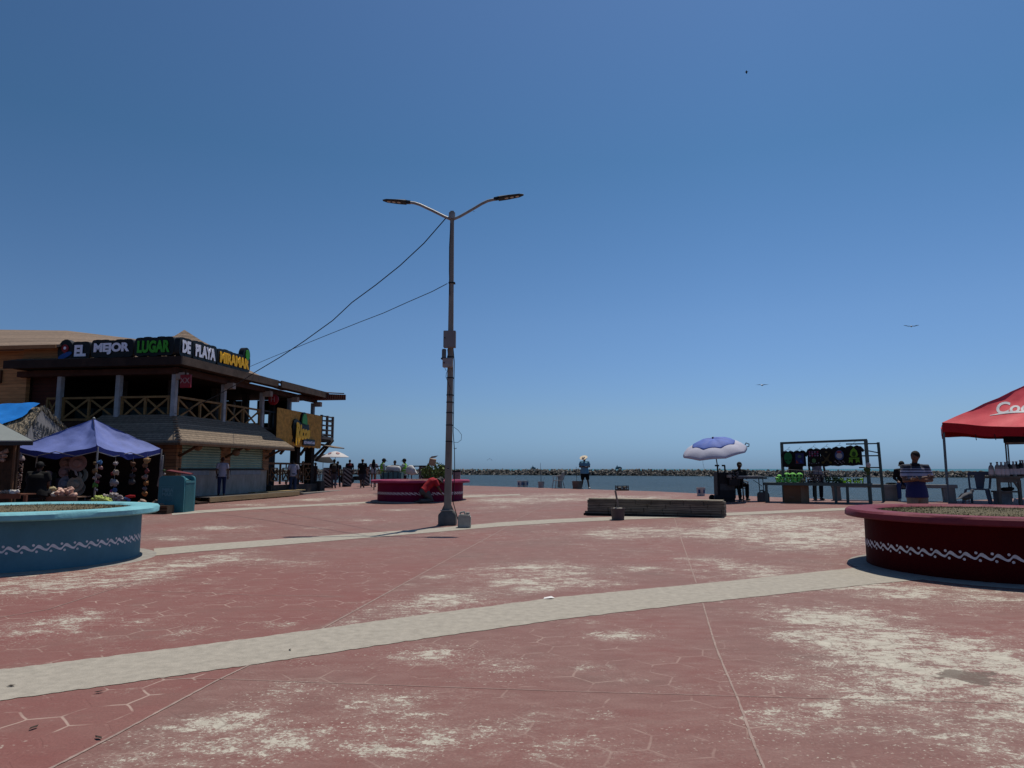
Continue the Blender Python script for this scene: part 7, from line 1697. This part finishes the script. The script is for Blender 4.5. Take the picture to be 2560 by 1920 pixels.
# 6 straw hat man at the quay
t = standing('man in a straw hat, light blue shirt and black shorts on the quay', 1462, 1222, 1142, R_(165), J=dict(elL=V(-.27,.0,1.15), elR=V(.27,.0,1.15), wrL=V(-.05,.26,1.15), wrR=V(.06,.25,1.16), hdL=V(.6,.5,.2), hdR=V(-.6,.5,.2), hed=V(0,.09,1.56), nek=V(0,.02,1.46), knL=V(-.16,.0,.50), anL=V(-.22,-.02,.09), toL=V(-.30,.12,.035), anR=V(.17,-.02,.09), toR=V(.25,.12,.035)),
  top=((.15,.36,.50),'short',.08), legs=((.006,.006,.007),'short'), shoes=(.5,.48,.46), skin='d', hat=('straw',(1.0,.85,.62)), girth=1.25, face=(.2,.75,-.62), eyes=True)
# 7 kneeling painter
p = G(1068,1256.5) + V(0,-.35,0)
t = person('kneeling painter in a red shirt and grey trousers bent against the magenta planter', p, R_(-72), 1.80,
  J=dict(pel=V(0,-.06,.46), wai=V(0,.02,.58), che=V(0,.20,.76), nek=V(0,.37,.84), hed=V(0,.50,.79), shL=V(-.19,.31,.80), shR=V(.19,.31,.80), elL=V(-.25,.46,.56), elR=V(.25,.40,.54), wrL=V(-.12,.62,.40), wrR=V(.10,.56,.32), hdL=V(.1,1,-.2), hdR=V(0,.8,-.5),
   hpL=V(-.10,-.06,.44), hpR=V(.10,-.06,.44), knL=V(-.14,.16,.09), knR=V(.14,.20,.09), anL=V(-.13,-.24,.09), anR=V(.13,-.22,.09), toL=V(-.13,-.38,.05), toR=V(.13,-.36,.05)),
  top=((.42,.02,.03),'short',-.02), legs=((.09,.10,.10),'long'), shoes=(.05,.05,.05), skin='d', girth=1.3, face=(0,.75,-.66), hat=('bucket',(.10,.09,.09)), eyes=False)
pp = G(1096,1252); tb_ = T('paint_pot', 'white paint pot smeared with pink in front of the kneeling painter', 'paint pot', pp); MB().lathe([(.10,0),(.11,.22),(.12,.23),(.10,.24),(.095,.2),(0,.19)],18).build('pot', mat('pot_white', (.42,.33,.35), .6, var=.25, scale=14), tb_); MB().tube([(-.11,0,.2),(0,-.12,.1),(.11,0,.2)],.004,4).build('handle', galv, tb_)
jerrycan(G(1106,1249), .30, .26, .40, 'dark paint stained bag standing right of the paint pot', m=mat('stained_grey', (.10,.10,.10), .8, var=.6, scale=8))
# 8 guards in hi vis
def vest(t, s=1):
    q = MB(); q.loft([V(0,0,.98), V(0,0,1.1), V(0,0,1.28), V(0,-.005,1.40)], [(.180,.135),(.166,.13),(.192,.138),(.135,.095)], right=(1,0,0), n=18); q.loft([V(-.10,-.0,1.36),V(-.11,-.005,1.47),V(-.10,-.03,1.36)],[(.04,.10),(.045,.07),(.04,.1)],n=8); q.loft([V(.10,-.0,1.36),V(.11,-.005,1.47),V(.10,-.03,1.36)],[(.04,.10),(.045,.07),(.04,.1)],n=8)
    remesh(q, 'vest', mat('hivis_lime', (.18,.52,.03), .6, var=.1), t, .017, 2)
    mb = MB()
    for z, r in ((1.06,(.186,.140)),(1.18,(.190,.142))):
        vs = []
        for zz_ in (z-.022, z+.022):
            for k in range(28): a = 2*math.pi*k/28; vs.append((r[0]*math.cos(a), r[1]*math.sin(a), zz_))
        mb.add(vs, [(k,(k+1)%28,28+(k+1)%28,28+k) for k in range(28)])
    mb.build('reflective_band', mat('reflective', (.55,.60,.40), .4), t)
def standY(label, px, Y, yh, rz, **k):
    x = A(px,1172,Y).x; z = zg(x,Y); return person(label, (x,Y,z), rz, A(px,yh,Y).z-z, **k)
t = standY('guard in a white shirt and lime reflective vest at the left side of the tricycle', 957, 36.4, 1146, R_(-62), top=((.40,.41,.42),'long',0), legs=((.012,.013,.02),'long'), hat=('cap',(.01,.01,.012)), skin='d', J=dict(elR=V(.24,.02,1.14), wrR=V(.18,.22,1.0), hed=V(0,.05,1.59)), face=(0,1,-.25), eyes=True); vest(t)
t = standY('guard in a lime reflective vest reaching one arm out over the white sack', 1011, 36.2, 1147, R_(75), top=((.42,.44,.45),'long',0), legs=((.012,.012,.016),'long'), hat=('cap',(.01,.01,.012)), skin='d', J=dict(elR=V(.26,.22,1.30), wrR=V(.20,.48,1.26), hdR=V(-.1,1,0), elL=V(-.25,.12,1.18), wrL=V(-.18,.32,1.12), hdL=V(0,1,-.2)), face=(-.2,1,-.2), eyes=True); vest(t)
standY('person behind the white sacks with only the dark haired head showing', 987, 37.2, 1151, R_(180), top=((.03,.03,.03),'short',0), legs=((.03,.03,.04),'long'), skin='d', hair=((.02,.012,.008),'bun'), eyes=True)
# 10-15 walkers
t = standing('walker in a black shirt and grey trousers carrying a backpack, seen from behind', 834, 1221, 1149, R_(8), J=WALK, top=((.012,.012,.013),'short',.02), legs=((.07,.08,.11),'long'), skin='d')
remesh(MB().loft([V(.02,-.16,1.02),V(.02,-.2,1.15),V(.02,-.19,1.32),V(.02,-.14,1.42)],[(.11,.05),(.14,.09),(.13,.08),(.09,.04)],right=(1,0,0),n=14), 'backpack', mat('backpack_olive', (.045,.042,.035), .8, var=.3, scale=10), t, .017, 2)
MB().tube([V(-.1,-.14,1.42),V(-.12,.0,1.50),V(-.12,.13,1.36),V(-.13,.02,1.1)],.014,6).tube([V(.1,-.14,1.42),V(.12,.0,1.50),V(.12,.13,1.36),V(.13,.02,1.1)],.014,6).build('strap', blackp, t)
standing('walker in dark clothes just behind the person with the backpack', 843, 1217, 1154, R_(-5), J=WALK2, top=((.015,.016,.02),'short',0), legs=((.03,.05,.10),'long'), skin='d')
t = standing('person in a black shirt with a dark red yoke behind the second bollard', 873, 1213, 1150, R_(20), top=((.012,.010,.011),'short',.02), legs=((.02,.02,.025),'long'), skin='m', girth=1.15)
remesh(MB().loft([V(0,-.01,1.33),V(0,-.01,1.40)],[(.205,.14),(.16,.10)],right=(1,0,0),n=16), 'shirt_yoke', mat('dark_red_cloth', (.14,.015,.02), .85), t, .02, 1)
standing('walking man in a pale cap, black shirt and dark denim shorts', 905, 1220, 1148.5, R_(5), J=WALK, top=((.008,.008,.009),'short',.03), legs=((.025,.035,.055),'short'), shoes=(.02,.02,.02), skin='m', hat=('cap',(.32,.29,.26)), girth=1.2, face=(0,1,0))
t = standing('walking woman with long dark hair, white blouse and black shorts', 933, 1218, 1149.5, R_(3), J=dict(WALK2, elL=V(-.30,-.02,1.18), wrL=V(-.36,.05,.95), elR=V(.28,-.02,1.16), wrR=V(.34,.02,.96)), top=((.46,.46,.48),'short',.04), legs=((.010,.010,.011),'mini'), shoes=(.10,.05,.04), skin='l', hair=((.012,.008,.007),'long'))
standing('person in dark clothes standing in the shade at the end of the terrace', 787, 1215, 1157, R_(-40), top=((.02,.018,.018),'short',.02), legs=((.02,.02,.022),'long'), skin='d', hair=((.012,.01,.009),'bun'))
# 16, 17 workers by the deck
pW = Vector((A(556,1172,30.3).x, 30.3, zg(-12,30)+.222)); Hw = A(556,1143.5,30.3).z - pW.z
person('worker in a white shirt and jeans standing on the deck facing the shuttered wall', pW, R_(25), Hw, top=((.36,.36,.44),'short',.03), legs=((.018,.030,.085),'long'), shoes=(.02,.02,.025), skin='d', hair=((.06,.018,.008),'short'), J=dict(wrL=V(-.20,.16,.90)))
p = G(731,1236.5); Hw = (1236.5-1149.5)*p.y/F
t = person('worker in a white shirt, jeans and tool belt, head bowed at the far deck end', p, R_(28), Hw, top=((.46,.46,.56),'short',.0), legs=((.025,.05,.12),'long'), shoes=(.02,.02,.025), skin='d', J=dict(hed=V(-.02,.13,1.55), nek=V(0,.03,1.46), che=V(0,.03,1.28), anL=V(-.16,.1,.09), toL=V(-.2,.26,.035), elL=V(-.25,.05,1.14), wrL=V(-.22,.16,.92), elR=V(.25,-.03,1.14), wrR=V(.25,.05,.90)), face=(-.2,.8,-.55))
MB().lathe([(.165,.97),(.17,1.0),(.165,1.03)], 18, wob=lambda a,i: 1-.22*abs(math.sin(a))).build('tool_belt', blackp, t); MB().box(.10,-.16,.80,.19,-.06,.98).build('tool_pouch', mat('pouch_tan', (.26,.20,.16), .8), t, bevel=.01)
wl_, wr_ = t.matrix_basis, None
M_ = Matrix.Translation(p) @ Matrix.Rotation(R_(28),4,'Z') @ Matrix.Scale(Hw/1.72,4)
a, b_ = M_ @ V(-.22,.20,.86), M_ @ V(-.30,.22,.38)
o = MB().bar(M_ @ V(-.15,.19,.98), b_, .13, .03, up=(1,0,0)).build('wood_plank', mat('board_brown', (.23,.13,.08), .8, var=.2)); tag(o, 'short brown board held upright by the worker at the far end of the deck', 'plank')
t = T('tool_bag', 'dark tool bag with a white rag on the ground beside the bowed worker', 'tool bag', G(747,1233)); MB().ball((0,0,.1),(.26,.16,.13),12,8).build('bag', mat('bag_dark', (.06,.06,.065), .8, var=.5, scale=8), t); MB().ball((-.05,-.05,.2),(.12,.1,.06),8,6).build('rag', mat('rag_white', (.40,.38,.36), .8), t)
# 18 seated seller
p = Vector((A(93,1172,20.9).x, 20.9, .07)); J = seat_J(.50); J.update(hed=V(0,.12,1.22))
person('seller in black sitting with the back turned beside the conch shell table', p, R_(5), 2.02, J=J, top=((.006,.007,.007),'short',.02), legs=((.01,.01,.012),'long'), girth=1.45, skin='d', hat=('cap',(.012,.014,.01)))
t = T('stool', 'low dark stool under the seated seller', 'stool', p); MB().box(-.2,-.2,.50,.2,.2,.54).build('seat', blackp, t); 
for x in (-.17,.17):
    for y in (-.17,.17): MB().bar((x,y,0),(x,y,.5),.04,.04).build('leg', blackp, t)
# 19, 20 guests behind the fence
for px, py, lab in ((757,1152,'guest sitting behind the terrace fence, left of the two heads'), (771,1157,'guest sitting behind the terrace fence, right head near the post')):
    x = A(px,1172,43.5).x; zf = .25; z = A(px,py,43.5).z
    J = seat_J(.46); person(lab, (x,43.5,z-1.32*1.0), R_(200), 1.72, J=J, top=((.02,.02,.022),'short',0), legs=((.02,.02,.03),'long'), skin='d', fing=False)
